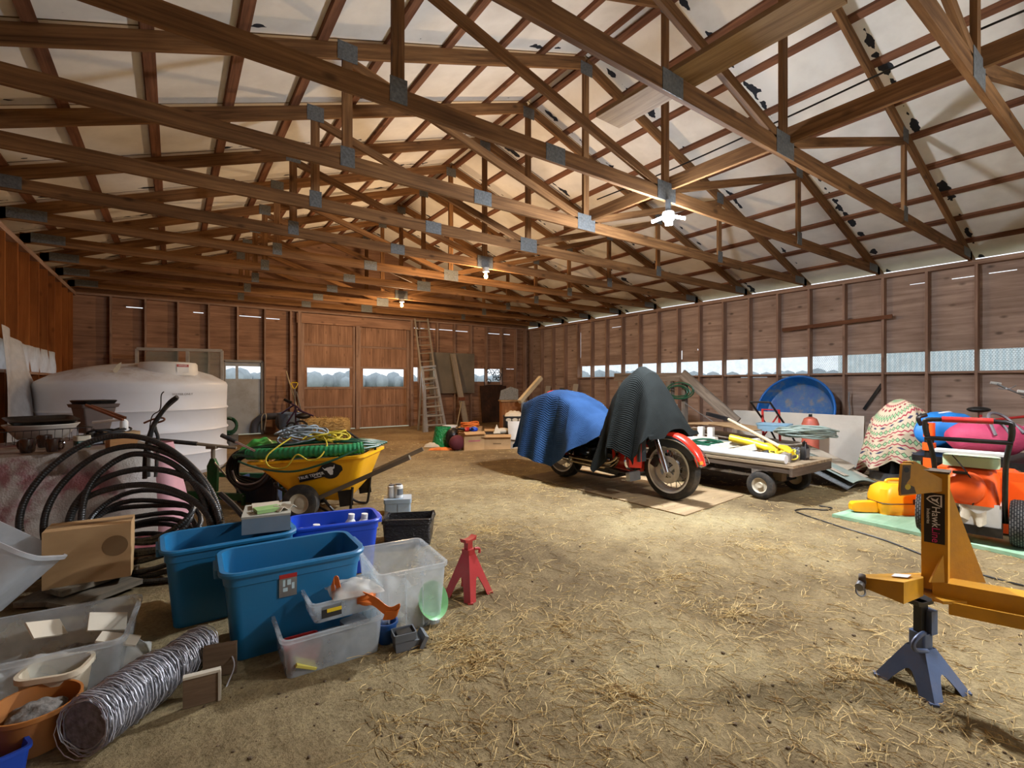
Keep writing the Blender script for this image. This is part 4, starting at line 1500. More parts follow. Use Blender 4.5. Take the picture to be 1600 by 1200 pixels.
sb = Thing('snow_blower', 'orange and white snow blower seen from behind on the green plywood', 'snow blower', (5.27, 1.04, GZ), .12)
sb.o.scale = (1, .98, 1)
for s in (-1, 1):
    M = Matrix.Translation((0, s * .28, .18)) @ Matrix.Rotation(PI / 2, 4, 'X')
    w = sb.part('wheel', MB().lathe([(.09, -.05), (.13, -.06), (.165, -.055), (.178, -.035), (.18, 0), (.178, .035), (.165, .055), (.13, .06), (.09, .05)], 40, M), 'tractor_tyre')
    sb.part('hub', MB().lathe([(0, -.05), (.05, -.05), (.06, -.03), (.09, -.045), (.09, .045), (.06, .03), (.05, .05), (0, .05)], 24, M), 'blower_white', w)
sb.part('axle', MB().cyl((0, -.28, .18), (0, .28, .18), .018), 'black_metal')
sb.part('chassis', MB().box((.02, 0, .20), (.26, .36, .22)), 'blower_white')
sb.part('rear_plate', MB().box((-.13, 0, .20), (.012, .34, .24)), 'blower_white')
sb.part('skid_bar', MB().box((-.14, 0, .11), (.03, .38, .07)), 'black_metal')
sb.part('gear_lever_box', MB().box((-.15, .08, .25), (.03, .05, .05)), 'black_metal')
sb.part('engine_cowl', MB().loft([rrect(.30, .34, .07, z) for z in (.30, .34, .49)] + [rrect(.24, .28, .06, .57), rrect(.14, .16, .04, .59)]), 'blower_orange')
sb.part('recoil_cover', MB().lathe([(0, .06), (.06, .058), (.11, .035), (.13, 0), (.0, 0)], 28, Matrix.Translation((-.14, .02, .43)) @ Matrix.Rotation(-PI / 2, 4, 'Y')), 'blower_orange')
sb.part('pull_handle', MB().box((-.18, .05, .55), (.03, .09, .02)), 'black_metal')
sb.part('fuel_tank', MB().loft([rrect(.2, .34, .06, z) for z in (.59, .67)]).xf(Matrix.Translation((-.02, 0, 0))), 'lime_tank')
sb.part('dash_panel', MB().loft([rrect(.16, .42, .03, z) for z in (.70, .72)]).xf(Matrix.Translation((-.12, 0, 0))), 'blower_white')
for s in (-1, 1):
    sb.part('handle_post', MB().tube(spline([(-.02, s * .20, .18), (-.12, s * .20, .36), (-.22, s * .21, .66), (-.30, s * .24, .86), (-.33, s * .24, .93)], 5), .018, 10), 'black_metal')
sb.part('cross_bar', MB().tube([(-.32, -.25, .82), (-.32, .25, .82)], .017, 10), 'black_metal')
sb.part('handle_loop', MB().tube(spline([(-.32, .24, .84), (-.345, .245, .93), (-.35, .20, .97), (-.35, -.20, .97), (-.345, -.245, .93), (-.32, -.24, .84)], 5), .018, 10), 'black_metal')
sb.part('clutch_bar', MB().tube([(-.358, .14, .975), (-.358, -.15, .975)], .023, 10), 'paint_red')
sb.part('auger_housing', MB().loft([[(x, y * .33, .02 + z) for y, z in ((-1, 0), (1, 0), (1, .42), (.7, .5), (-.7, .5), (-1, .42))] for x in (.30, .62)]), 'blower_orange')
sb.part('chute', MB().tube(spline([(.42, 0, .40), (.44, 0, .52), (.42, -.04, .62)]), [.09] * 6 + [.08] * 6 + [.075], 14), 'blower_orange')
sb.part('side_arm', MB().beam((.02, -.20, .53), (.05, -.45, .53), .08, .07), 'blower_orange')
sb.part('belt_cover', MB().box((.2, 0, .40), (.14, .22, .3)), 'blower_orange')
sb.part('cable', MB().tube(spline([(-.15, .1, .68), (-.18, .02, .57), (-.17, -.05, .42), (-.15, -.02, .30)]), .005, 5), 'case_black')
sb.part('rag', MB().grid(lambda s, t: (-.15 - .03 * math.sin(9 * s) * t, -.10 + .16 * s, .27 - .10 * t - .03 * math.sin(5 * s)), 12, 8, .004), 'hub_cream')

# orange hand auger behind the cover
t = Thing('hand_drill', 'orange upright drill standing between the printed cloth and snow blower', 'drill', (6.55, 1.62, 0))
t.part('lower_housing', MB().loft([rrect(.10, .09, .02, z) for z in (.35, .5)]), 'blower_orange')
t.part('motor', MB().loft([rrect(.12, .10, .03, z) for z in (.58, .66)]), 'blower_orange')
t.part('upper_housing', MB().loft([rrect(.10, .09, .03, z) for z in (.72, .78, .87)]), 'blower_orange')
t.part('shaft', MB().cyl((0, 0, 0), (0, 0, .84), .04), 'black_metal')
t.part('grip', MB().tube(spline([(-.02, .06, .84), (-.04, .08, .92), (.02, .03, .95)]), .022), 'black_metal')

# bags on a dark cart behind the snow blower
plain('bag_pink', (176, 58, 92), .7, 0, .1, 9, .25)
plain('bag_magenta', (196, 74, 122), .7, 0, .1, 9, .25)
plain('bag_grey', (96, 92, 96), .6)
plain('bag_blue', (32, 116, 190), .5, 0, .12, 6, .15)


def bag(t, name, mat, L, R, seed):
    rn = random.Random(seed)

    def fn(s, q):
        a = 2 * PI * q
        e = math.sin(PI * min(1, max(0, s))) ** .35 if 0 < s < 1 else 0
        w = 1 + .06 * math.sin(9 * s + seed) * math.sin(3 * a + seed)
        return (L * (s - .5), R * 1.1 * e * w * math.cos(a), R + R * .92 * e * w * math.sin(a))
    return t.part(name, MB().grid(fn, 30, 24), mat)


t = Thing('low_cart', 'low dark cart carrying the duffel bags behind the snow blower', 'cart', (7.12, 1.12, 0), .1)
t.part('platform', MB().loft([rrect(1.1, 1.4, .04, z) for z in (.46, .52)]), 'engine_black')
for sx in (-1, 1):
    for sy in (-1, 1):
        t.part('leg', MB().beam((sx * .48, sy * .6, 0), (sx * .48, sy * .6, .47), .05, .05, up=(1, 0, 0)), 'engine_black')
t = Thing('duffel_bag', 'dusty pink duffel bag with grey strap lying on the dark cart', 'bag', (6.78, 1.22, .522), -YAW)
bag(t, 'body', 'bag_pink', .72, .21, 1)
t.part('strap', MB().tube(spline([(-.15, -.24, .26), (-.1, -.12, .45), (.1, -.06, .44), (.15, -.22, .28)]), .014, 6), 'bag_grey')
t.part('strap_band', MB().tube([(.0 + .0 * a, .235 * math.cos(a), .21 + .2 * math.sin(a)) for a in [2 * PI * i / 20 for i in range(20)]], .012, 6, closed=True), 'bag_grey')
t = Thing('duffel_bag', 'brighter magenta duffel bag at the right edge beyond the snow blower', 'bag', (7.42, .86, .522), -YAW)
bag(t, 'body', 'bag_magenta', .66, .19, 4)
t.part('strap', MB().tube(spline([(-.15, -.2, .24), (-.1, -.1, .40), (.1, -.06, .40), (.15, -.2, .26)]), .014, 6), 'bag_grey')
t = Thing('blue_bag', 'bright blue stuffed bag behind the snow blower handle', 'bag', (7.28, 1.66, .522), -YAW)


def bfn(s, q):
    a = 2 * PI * s
    k = PI * q
    w = 1 + .05 * math.sin(7 * a) * math.sin(k) + .04 * math.sin(4 * k + 3 * a)
    return (.30 * w * max(0, math.sin(k)) ** .6 * math.cos(a), .20 * w * max(0, math.sin(k)) ** .6 * math.sin(a), .22 - .21 * math.cos(k) * w)


t.part('body', MB().grid(bfn, 36, 20), 'bag_blue')
t.part('drawstring', MB().tube(spline([(-.14, .02, .40), (0, -.05, .44), (.14, .04, .40)]), .008, 6), 'white_plastic')

# bicycle against the wall, only bars and frame top clear of the bags
bc_ = Thing('bicycle', 'red bicycle with pale handlebars by the right wall', 'bicycle', (9.1, 1.55, 0), -1.0)
for x in (-.5, .5):
    w = bc_.part('wheel', MB().torus((x, 0, .33), .30, .022, Matrix.Rotation(PI / 2, 3, 'X'), 36), 'tyre')
    sp = MB()
    for i in range(14):
        a = 2 * PI * i / 14
        sp.tube([(x, 0, .33), (x + .3 * math.cos(a), 0, .33 + .3 * math.sin(a))], .003, 4)
    bc_.part('spoke', sp, 'steel', w)
for p in ([(-.5, 0, .33), (-.12, 0, .78), (.38, 0, .86)], [(-.5, 0, .33), (-.05, 0, .3), (.36, 0, .74)], [(-.05, 0, .3), (-.16, 0, .86)], [(.5, 0, .33), (.34, 0, .98)]):
    bc_.part('frame_tube', MB().tube(p, .018, 8), 'paint_red')
bc_.part('saddle', MB().ball((-.18, 0, .93), .13, .08, .04), 'case_black')
bc_.part('stem', MB().tube([(.34, 0, .95), (.30, 0, 1.10), (.36, 0, 1.14)], .016, 8), 'steel')
bc_.part('handlebar', MB().tube(spline([(.16, -.32, 1.17), (.26, -.28, 1.16), (.36, -.08, 1.12), (.36, .08, 1.12), (.26, .26, 1.20), (.14, .30, 1.28)]), .014, 8), 'steel')
for s, z in ((-1, 1.17), (1, 1.28)):
    bc_.part('grip', MB().tube([(.19, s * .315, z), (.08, s * .32, z + .02)], .02, 8), 'white_plastic')
    bc_.part('brake_lever', MB().tube(spline([(.30, s * .2, z - .02), (.24, s * .26, z - .07), (.14, s * .27, z - .06)]), .007, 6), 'steel')

# ---------------------------------------------------------------- yellow hitch on a blue jack stand
plain('hitch_yellow', (206, 148, 28), .42, 0, .12, 9, .08, .25)
plain('hitch_worn', (92, 78, 62), .6, .3, .2, 20)
plain('sticker_black', (22, 20, 22), .45)
plain('sticker_white', (235, 235, 232), .5)
plain('sticker_pink', (214, 40, 120), .5)
plain('jack_blue', (84, 104, 140), .45, .3, .12, 10, .05, .4)
cP = D(1462, 900, 2.02)
ht = Thing('hitch_frame', 'yellow steel three-point hitch frame resting on the blue jack stand', 'hitch frame', (cP.x, cP.y, 0), -YAW)
# local x = to the right in the photo, y = away
Zl = lambda py, d=2.02: CAM_Z - (py - 600) * d / FPX
Xl = lambda px, d=2.02: (px - 1462) * d / FPX + (d - 2.02) * (1462 - 800) / FPX
rp = .75
cr, sr = math.cos(rp), math.sin(rp)
fa = V((cr, sr, 0))
fb = V((-sr, cr, 0))
h = .042
zt, zb = Zl(737), Zl(903)
corners = [fa * sx * h + fb * sy * h for sx, sy in ((-1, -1), (1, -1), (1, 1), (-1, 1))]
post = MB().loft([[c + V((0, 0, z)) for c in corners] for z in (zb - .04, zt)])
post.sm = [False] * len(post.sm)
ht.part('post', post, 'hitch_yellow')
ht.part('post_cap', MB().loft([[c * 1.1 + V((0, 0, z)) for c in corners] for z in (zt, zt + .008)]), 'hitch_worn')
# sticker on the near-left face (normal = -fa)
fn_ = -fa
o_ = fn_ * (h + .0015)
face_x = -fb  # runs to the right when looking at the face
zs0, zs1 = Zl(845), Zl(768)
ht.part('sticker', MB().box((0, 0, 0), (h * 1.55, .002, zs1 - zs0)).xf(frame(o_ + V((0, 0, (zs0 + zs1) / 2)), face_x, fa)), 'sticker_black')
o2 = fn_ * (h + .0032)
ht.part('lettering', MB().text('Hawk', .037, .0006, frame(o2 + V((0, 0, zs1 - .098)) + face_x * .004, (0, 0, -1), face_x)), 'sticker_white')
ht.part('lettering', MB().text('Line', .037, .0006, frame(o2 + V((0, 0, zs0 + .034)) + face_x * .004, (0, 0, -1), face_x)), 'sticker_pink')
ht.part('lettering', MB().text('Industries', .016, .0006, frame(o2 + V((0, 0, zs1 - .098)) - face_x * .019, (0, 0, -1), face_x)), 'sticker_white')
fl = frame(o2 + V((0, 0, zs1 - .030)), face_x, (0, 0, 1))
ht.part('emblem', MB().prism([(-.026, .003), (-.016, .016), (.0, .022), (.024, .024), (.024, -.026), (.004, -.018), (-.014, -.008)], .001, fl), 'sticker_white')
ht.part('emblem', MB().prism([(-.020, .003), (-.013, .012), (.0, .017), (.019, .019), (.019, -.020), (.004, -.013), (-.010, -.005)], .0016, fl), 'sticker_black')
ht.part('emblem', MB().prism([(-.012, .010), (.004, .004), (.014, .014), (.010, .0), (.016, -.014), (.004, -.004), (-.006, -.002)], .0022, fl), 'sticker_white')
# triangular web plate on the right
y0 = .0
ht.part('web_plate', MB().prism([(Xl(1474), Zl(762)), (Xl(1480), Zl(762)), (Xl(1543), Zl(912)), (Xl(1474), Zl(904))], .012, frame((0, -.01, 0), (1, .1, 0), (0, 0, 1))), 'hitch_yellow')
ht.part('rib', MB().prism([(Xl(1436), Zl(902)), (Xl(1452), Zl(868)), (Xl(1456), Zl(860)), (Xl(1458), Zl(902))], .008, frame((0, -.05, 0), (1, 0, 0), (0, 0, 1))), 'hitch_yellow')
# top link plates pointing left
for dy, dx in ((-.04, 0), (.02, .06)):
    poly = [(Xl(1459) + dx, Zl(764)), (Xl(1394) + dx, Zl(771)), (Xl(1393) + dx, Zl(762)), (Xl(1396) + dx, Zl(722)), (Xl(1412) + dx, Zl(722)), (Xl(1459) + dx, Zl(746))]
    pl = ht.part('link_plate', MB().prism(poly, .012, frame((0, dy, 0), (1, 0, 0), (0, 0, 1))), 'hitch_yellow')
    ht.part('worn_edge', MB().prism([(Xl(1394.5) + dx, Zl(769)), (Xl(1393.5) + dx, Zl(762)), (Xl(1396.5) + dx, Zl(724)), (Xl(1409) + dx, Zl(724)), (Xl(1408) + dx, Zl(744)), (Xl(1402) + dx, Zl(752)), (Xl(1414) + dx, Zl(757)), (Xl(1417) + dx, Zl(767))], .0135, frame((0, dy, 0), (1, 0, 0), (0, 0, 1))), 'hitch_worn', pl)
    ht.part('pin_hole', MB().lathe([(0, .0075), (.012, .0075)], 18, frame((Xl(1404) + dx, dy, Zl(757)), (1, 0, 0), (0, 0, 1))), 'tool_yellow', pl)
    ht.part('bolt_hole', MB().lathe([(0, .0078), (.011, .0078)], 18, frame((Xl(1402) + dx, dy, Zl(731)), (1, 0, 0), (0, 0, 1))), 'sticker_black', pl)
# lower cross arm to the left with pin
def P3(px, py, d):
    return ht.inv @ D(px, py, d)


armT = [P3(1412, 910, 1.88), P3(1443, 903, 1.98), P3(1440, 895, 2.10), P3(1352, 897, 2.02), P3(1346, 902, 1.98)]
armB = [P3(1412, 944, 1.88), P3(1443, 931, 1.98), P3(1440, 912, 2.10), P3(1352, 912, 2.02), P3(1346, 917, 1.98)]
am = MB().loft([armB, armT])
am.sm = [False] * len(am.sm)
ht.part('lower_arm', am, 'hitch_yellow')
pe = P3(1347, 909, 1.975)
ht.part('worn_end', MB().lathe([(0, .012), (.03, .012), (.034, 0), (.03, -.012), (0, -.012)], 24, frame(pe, (.6, .8, 0), (0, 0, 1))), 'hitch_worn')
ht.part('hitch_pin', MB().tube([pe + V((-.045, -.045, -.004)), pe + V((.02, .02, .002))], .015, 14), 'steel')
ht.part('pin_ring', MB().torus(pe + V((-.035, -.04, -.022)), .018, .0035, Matrix.Rotation(1.2, 3, 'X')), 'steel')
# long beam off to the right
q0, q1 = V((Xl(1455), .0, Zl(918))), V((Xl(1600, 1.86), -.16, Zl(945, 1.86)))
q2 = q0 + (q1 - q0) * 2.4
ht.part('long_beam', MB().beam(q0, q2, .085, .085), 'hitch_yellow')
ht.part('base_plate', MB().prism([(Xl(1440), -.10), (Xl(1476), -.10), (Xl(1500), .06), (Xl(1440), .06)], .012, Matrix.Translation((0, 0, Zl(925)))), 'hitch_yellow')
ht.part('stiffener', MB().beam(V((Xl(1452), -.09, Zl(934))), V((Xl(1452), -.09, Zl(934))) + (q2 - q0) * .95, .012, .05), 'hitch_yellow')
ht.part('decal_plate', MB().add([P3(1398, 897.5, 2.04), P3(1424, 899.5, 2.0), P3(1418, 904, 1.95), P3(1392, 901.5, 1.985)], [(0, 1, 2, 3)], None, False).xf(Matrix.Translation((0, 0, .004))), 'sticker_white')
q3 = q2 * 1.0
ht.part('far_leg', MB().beam((q3.x, q3.y, 0), (q3.x, q3.y, q3.z), .08, .08, up=(1, 0, 0)), 'hitch_yellow')


def jack_stand(name, label, loc, rz, mat, H, spread, group=None, handle=True, apex=.46):
    t = Thing(name, label, 'jack stand', loc, rz, group)
    zt = H * apex
    ds = [V((math.cos(PI / 4 + i * PI / 2), math.sin(PI / 4 + i * PI / 2), 0)) for i in range(4)]
    tp = .05 if handle else .042
    for i in range(4):
        b0, b1 = ds[i] * spread, ds[(i + 1) % 4] * spread
        t0, t1 = ds[i] * tp + V((0, 0, zt)), ds[(i + 1) % 4] * tp + V((0, 0, zt))

        def fp(x, y):
            return (b0 + (b1 - b0) * x) * (1 - y) + (t0 + (t1 - t0) * x) * y
        arch = [(.24, 0), (.27, .16), (.34, .34), (.42, .46), (.5, .50), (.58, .46), (.66, .34), (.73, .16), (.76, 0)]
        top = [(0, 1), (.25, 1), (.5, 1), (.75, 1), (1, 1)]
        o_pts = [fp(x, y) for x, y in arch]
        nrm_ = ((b0 + b1) / 2).normalized() * .006
        outer = [fp(0, 0)] + o_pts + [fp(1, 0), fp(1, 1), fp(0, 1)]
        m_ = len(outer)
        inner = [p - nrm_ for p in outer]
        k = len(arch)
        # quads between the arch and the upper outline
        up = [fp(0, 0), fp(0, .3), fp(0, .6), fp(.12, 1), fp(.5, 1), fp(.88, 1), fp(1, .6), fp(1, .3), fp(1, 0)]
        pan = MB()
        vs = o_pts + up + [p - nrm_ for p in o_pts] + [p - nrm_ for p in up]
        fs = []
        for j in range(k - 1):
            fs.append((j, k + j, k + j + 1, j + 1))
            fs.append((2 * k + j, 2 * k + j + 1, 3 * k + j + 1, 3 * k + j))
            fs.append((j, j + 1, 2 * k + j + 1, 2 * k + j))
        fs.append((0, 2 * k, 3 * k, k))
        fs.append((k - 1, 2 * k - 1, 4 * k - 1, 3 * k - 1))
        for (xa, xb, xc) in ((3, 4, 5),):
            pass
        pan.add(vs, fs)
        pan.add([fp(0, .6), fp(0, 1), fp(.12, 1)], [(0, 1, 2), (2, 1, 0)])
        pan.add([fp(1, .6), fp(1, 1), fp(.88, 1)], [(0, 1, 2), (2, 1, 0)])
        pan.sm = [False] * len(pan.sm)
        t.part('pressed_side', pan, mat)
        t.part('foot', MB().box(b0 * .90 + V((0, 0, .004)), (.03, .03, .008), (0, 0, PI / 4 + i * PI / 2)), mat)
    t.part('collar', MB().loft([rrect(.062, .062, .01, z) for z in (zt * .97, zt * (1.38 if handle else 1.12))]), mat)
    t.part('ratchet_bar', MB().box((0, 0, (zt * 1.1 + H) / 2), (.045, .03, H - zt * 1.1)), 'black_metal' if handle else mat)
    teeth = MB()
    t.part('saddle', MB().loft([[(x, y, z) for x, z in ((-.045, H - .012), (.045, H - .012), (.055, H + .012), (.02, H), (-.02, H), (-.055, H + .012))] for y in (-.022, .022)]), 'black_metal' if handle else mat)
    if handle:
        t.part('handle', MB().tube(spline([(-.03, -.03, zt * 1.45), (-.10, -.05, zt * 1.5), (-.135, -.05, zt * 1.35), (-.12, -.05, zt * 1.18), (-.03, -.04, zt * 1.02)]), .009, 8), mat)
        t.part('pawl_plate', MB().box((.03, -.01, zt * 1.65), (.04, .05, .10)), mat)
    else:
        t.part('handle', MB().tube(spline([(.02, -.03, zt * 1.12), (.055, -.04, zt * 1.08), (.05, -.045, zt * .98)]), .008, 8), mat)
    return t


fc = (G(1410, 1072) + G(1472, 1100) + G(1510, 1080)) / 3
jack_stand('jack_stand', 'blue steel jack stand holding up the yellow hitch frame', (fc.x + .03, fc.y + .06, 0), -YAW + .35, 'jack_blue', Zl(941) - .008, .165)
plain('jack_red', (170, 44, 46), .45, .1, .1, 10, .05, .3)
jack_stand('jack_stand', 'red steel jack stand alone on the dirt beside the clear tote', (1.47, 2.55, 0), .35, 'jack_red', .335, .15, handle=False, apex=.74)

# loose black cable on the dirt
pts = [(1600, 915), (1560, 905), (1500, 888), (1440, 866), (1380, 843), (1320, 825), (1280, 812), (1250, 802), (1243, 797), (1262, 795), (1290, 797), (1300, 794), (1280, 790)]
solo('power_cable', MB().tube(spline([G(x, y, .008) for x, y in pts], 5), .006, 6), 'cable_black', 'thin black cable lying loose on the dirt before the green plywood', 'cable', G(1243, 797), world=True)
# cables strung through the trusses
solo('electric_cable', MB().tube(spline([(RIDGE + .12, 4.4, 3.64), (RIDGE + .13, 3.3, 3.62), (RIDGE + .13, 2.1, 3.64), (RIDGE + .15, 1.0, 3.68), (RIDGE + .1, -.3, 3.62)]), .008, 6), 'cable_black', 'black cord running along the top of the long roof plank', 'cord', (RIDGE, 3, 3.6), world=True)
# ---------------------------------------------------------------- big white tank
m, nt, p, out = newmat('tank_white')
co = coords(nt, False)
n = N(nt, 'ShaderNodeTexNoise', Scale=2.2, Detail=7.0, Roughness=.7)
nt.links.new(co, n.inputs['Vector'])
sep = N(nt, 'ShaderNodeSeparateXYZ')
nt.links.new(co, sep.inputs[0])
top = N(nt, 'ShaderNodeMapRange')
top.inputs[1].default_value = 1.30
top.inputs[2].default_value = 1.50
nt.links.new(sep.outputs['Z'], top.inputs[0])
f = mth(nt, 'MULTIPLY', ramp(nt, n.outputs[0], [(.46, (0, 0, 0, 1)), (.66, (1, 1, 1, 1))]), mth(nt, 'ADD', mth(nt, 'MULTIPLY', top.outputs[0], .85), .05))
nt.links.new(mixc(nt, f, srgb(224, 230, 238), srgb(142, 114, 82)), p.inputs['Base Color'])
p.inputs['Roughness'].default_value = .42
tk = Thing('water_tank', 'huge round white plastic tank with a stained domed top', 'tank', (-.42, 9.0, 0))
R = 1.13
prof = [(0, 0), (R - .05, 0), (R - .01, .05)]
for z in (.30, .62, .92):
    prof += [(R - .01, z - .03), (R + .012, z), (R - .01, z + .03)]
prof += [(R - .005, 1.16), (R, 1.27), (R - .02, 1.31), (R - .06, 1.335), (R * .82, 1.42), (R * .6, 1.50), (R * .35, 1.555), (0, 1.59)]
tk.part('shell', MB().lathe(prof, 72), 'tank_white')
lc = V((.36, -.50, 0))
lid = tk.part('lid', MB().lathe([(.36, 1.40), (.35, 1.56), (.33, 1.585), (.25, 1.595), (0, 1.60)], 40, Matrix.Translation(lc)), 'white_plastic')
plain('sign_red', (168, 52, 44), .5)
pd = V((.42, -1, 0)).normalized()
fo = lc + pd * .357
ang = frame(fo + V((0, 0, 1.505)), (-pd.y, pd.x, 0), (-.05 * pd.x, -.05 * pd.y, 1))
tk.part('warning_label', MB().box((.03, -.008, 0), (.15, .115, .003)).xf(ang), 'white_plastic', lid)
tk.part('warning_header', MB().box((.03, .032, .002), (.15, .036, .003)).xf(ang), 'sign_red', lid)
tk.part('lettering', MB().text('DANGER', .027, .0006, ang @ Matrix.Translation((.03, .032, .004))), 'sticker_white', lid)
plain('faded_grey', (156, 158, 162), .6)
d = V((.52, -1, 0)).normalized()
tk.part('lettering', MB().text('WATER ONLY', .042, .001, frame(d * (R + .003) + V((0, 0, 1.14)), (-d.y, d.x, 0), (0, 0, 1))), 'faded_grey')
solo('torn_scrap', MB().prism([(0, 0), (.06, .05), (.10, .14), (.04, .12), (-.02, .06)], .004, frame((0, 0, 0), (.9, .3, .35), (0, -.35, .9))), 'hub_cream', 'small torn pale scrap lying on the front slope of the white tank', 'scrap', (-.62, 8.13, 1.41))

# glass patio door frame leaning behind the tank
plain('alu_frame', (196, 194, 188), .45, .3, .08, 8, 0, .25)
clear('glass', (200, 220, 212), .22, .05, .06)
a, b = OV(214, 545, 12.7), OV(347, 545, 12.35)
hgt = a.z
t = Thing('patio_door', 'large aluminium sliding glass door unit standing behind the tank', 'glass door', ((a.x + b.x) / 2, (a.y + b.y) / 2, 0), math.atan2(b.y - a.y, b.x - a.x))
w = (V((b.x, b.y, 0)) - V((a.x, a.y, 0))).length
for s in (-1, 1):
    t.part('frame_side', MB().beam((s * w / 2, 0, 0), (s * w / 2, 0, hgt), .06, .05, up=(1, 0, 0)), 'alu_frame')
t.part('frame_head', MB().beam((-w / 2, 0, hgt), (w / 2, 0, hgt), .06, .06), 'alu_frame')
t.part('frame_sill', MB().beam((-w / 2, 0, .03), (w / 2, 0, .03), .06, .06), 'alu_frame')
t.part('meeting_stile', MB().beam((.13, -.02, .05), (.13, -.02, hgt - .03), .05, .06, up=(1, 0, 0)), 'alu_frame')
t.part('glass_pane', MB().box((w / 4 + .05, 0, hgt / 2), (w / 2 - .1, .006, hgt - .08)), 'glass')
t.part('glass_pane', MB().box((-w / 4 + .05, .02, hgt / 2), (w / 2 - .2, .006, hgt - .08)), 'glass')

# plastic sheet hanging from the left wall
clear('poly_sheet', (226, 226, 226), .72, .35, .18)


def sheet(s, t):
    y = 8.05 + 1.0 * s - .35 * t * (1 - s)
    z = 1.98 - .22 * s - t * (1.55 - .3 * s)
    return (L_U + .05 + .10 * t + .035 * math.sin(11 * s + 3 * t) + .22 * t * s, y, z)


solo('plastic_sheet', MB().grid(sheet, 24, 20, .003), 'poly_sheet', 'torn milky plastic sheet hanging down from the left wall windows', 'plastic sheet', (L_U, 8.4, .43), world=True)

# ---------------------------------------------------------------- bench under a tarp, and what lies on it
m, nt, p, out = newmat('tarp_cover')
co = coords(nt, False)
n = N(nt, 'ShaderNodeTexNoise', Scale=2.4, Detail=6.0, Roughness=.6)
nt.links.new(co, n.inputs['Vector'])
nt.links.new(ramp(nt, n.outputs[0], [(.38, srgb(92, 42, 38)), (.44, srgb(112, 94, 82)), (.6, srgb(134, 126, 114)), (.75, srgb(146, 138, 128))]), p.inputs['Base Color'])
ck = N(nt, 'ShaderNodeTexVoronoi', Scale=90.0)
nt.links.new(co, ck.inputs['Vector'])
b = N(nt, 'ShaderNodeBump', Strength=.3, Distance=.004)
nt.links.new(ck.outputs[0], b.inputs['Height'])
nt.links.new(b.outputs[0], p.inputs['Normal'])
p.inputs['Roughness'].default_value = .42
BT = .815
e0, e1 = G(0, 712, BT), G(232, 692, BT)
ed = (e1 - e0).normalized()
en = V((-ed.y, ed.x, 0))          # towards the back
e0 = e0 - ed * .55
BLN = (e1 - e0).length
rz = math.atan2(ed.y, ed.x)
tb = Thing('work_table', 'low table hidden under the wrinkled reddish tarp by the left wall', 'table', (e0.x, e0.y, 0), rz)
tb.part('tabletop', MB().box((BLN / 2, .5, BT - .045), (BLN - .08, .9, .03)), 'tan_board')
for x in (.12, BLN - .12):
    for y in (.12, .9):
        tb.part('leg', MB().beam((x, y, 0), (x, y, BT - .06), .06, .06, up=(1, 0, 0)), 'tan_board')


def tarp(s, t):
    x = -.02 + (BLN + .04) * s
    k = t
    if k < .45:
        y = .98 - (.98 + .02) * k / .45
        z = BT - .008 + .004 * math.sin(13 * x) * math.sin(17 * y)
        return (x, y, z)
    q = (k - .45) / .55
    f = .06 * math.sin(5.5 * x + 1.0) + .03 * math.sin(12 * x + 2 * q)
    return (x + .04 * q * math.sin(3 * x), -.02 - q * (.16 + f * 1.0) - .03 * math.sin(PI * q), (BT - .012) - q * (.70 + .05 * math.sin(4 * x)))


solo('tarp', MB().grid(tarp, 60, 44, .005), 'tarp_cover', 'wrinkled woven tarp, greyish with dull red, draped over the table', 'tarp', (e0.x, e0.y, 0), rz)


def onb(px, py, up=0.0):
    q = G(px, py, BT)
    return V((q.x, q.y, BT + up))


plain('mug_brown', (52, 36, 30), .18, 0, .1, 8, 0, spec=.7)


def mug(px, py, rz, label):
    t = Thing('mug', label, 'mug', onb(px, py, .002), rz, 'brown mugs')
    t.part('body', MB().lathe([(0, .002), (.034, 0), (.038, .006), (.043, .05), (.041, .088), (.038, .09), (.0375, .084), (.039, .05), (.034, .01), (0, .008)], 28), 'mug_brown')
    t.part('handle', MB().tube(spline([(.040, 0, .072), (.062, 0, .072), (.070, 0, .045), (.058, 0, .022), (.040, 0, .02)], 4), .006, 8), 'mug_brown')


mug(43, 707, 2.5, 'dark brown mug nearest the left edge, upside down')
mug(84, 706, -.6, 'dark brown mug with its handle to the right')
mug(70, 699, 2.4, 'dark brown mug half hidden behind the other two')
plain('basin_white', (206, 200, 188), .4, 0, .06, 6, 0, .2)
c = onb(76, 690, .004)
c = c + en * .18
solo('plastic_basin', MB().lathe([(0, .0), (.12, .0), (.15, .01), (.215, .10), (.235, .125), (.235, .13), (.21, .125), (.145, .018), (0, .01)], 40), 'basin_white', 'off-white oval basin upside among the clutter on the table', 'basin', c + V((0, 0, .003)))
t = Thing('black_tray', 'black plastic tray lying tilted on the white basin', 'tray', c + V((0, 0, .135)), rz)
t.part('body', MB().loft([rrect(.36, .22, .05, 0), rrect(.42, .28, .06, .035), rrect(.44, .30, .06, .04), rrect(.40, .26, .05, .045), rrect(.34, .2, .04, .02)]).xf(Matrix.Rotation(.12, 4, 'X')), 'black_metal')
wb = MB()
c2 = onb(28, 698, .0) + en * .28
t = Thing('wire_basket', 'black wire basket on the table behind the mugs', 'basket', c2 + ed * .16, rz)
t.part('top_rim', MB().tube(rrect(.62, .34, .03, .105, 3), .004, 6, closed=True), 'black_metal')
for i in range(14):
    x = -.29 + .045 * i
    t.part('wire', MB().tube([(x, -.17, .105), (x, -.15, .004), (x, .15, .004), (x, .17, .105)], .0022, 4), 'black_metal')
plain('jar_green', (20, 60, 54), .1, 0, .1, 5, 0, spec=.8)
t = Thing('glass_jar', 'dark green square jar with pale label beside the basin', 'jar', onb(128, 699, .002), rz)
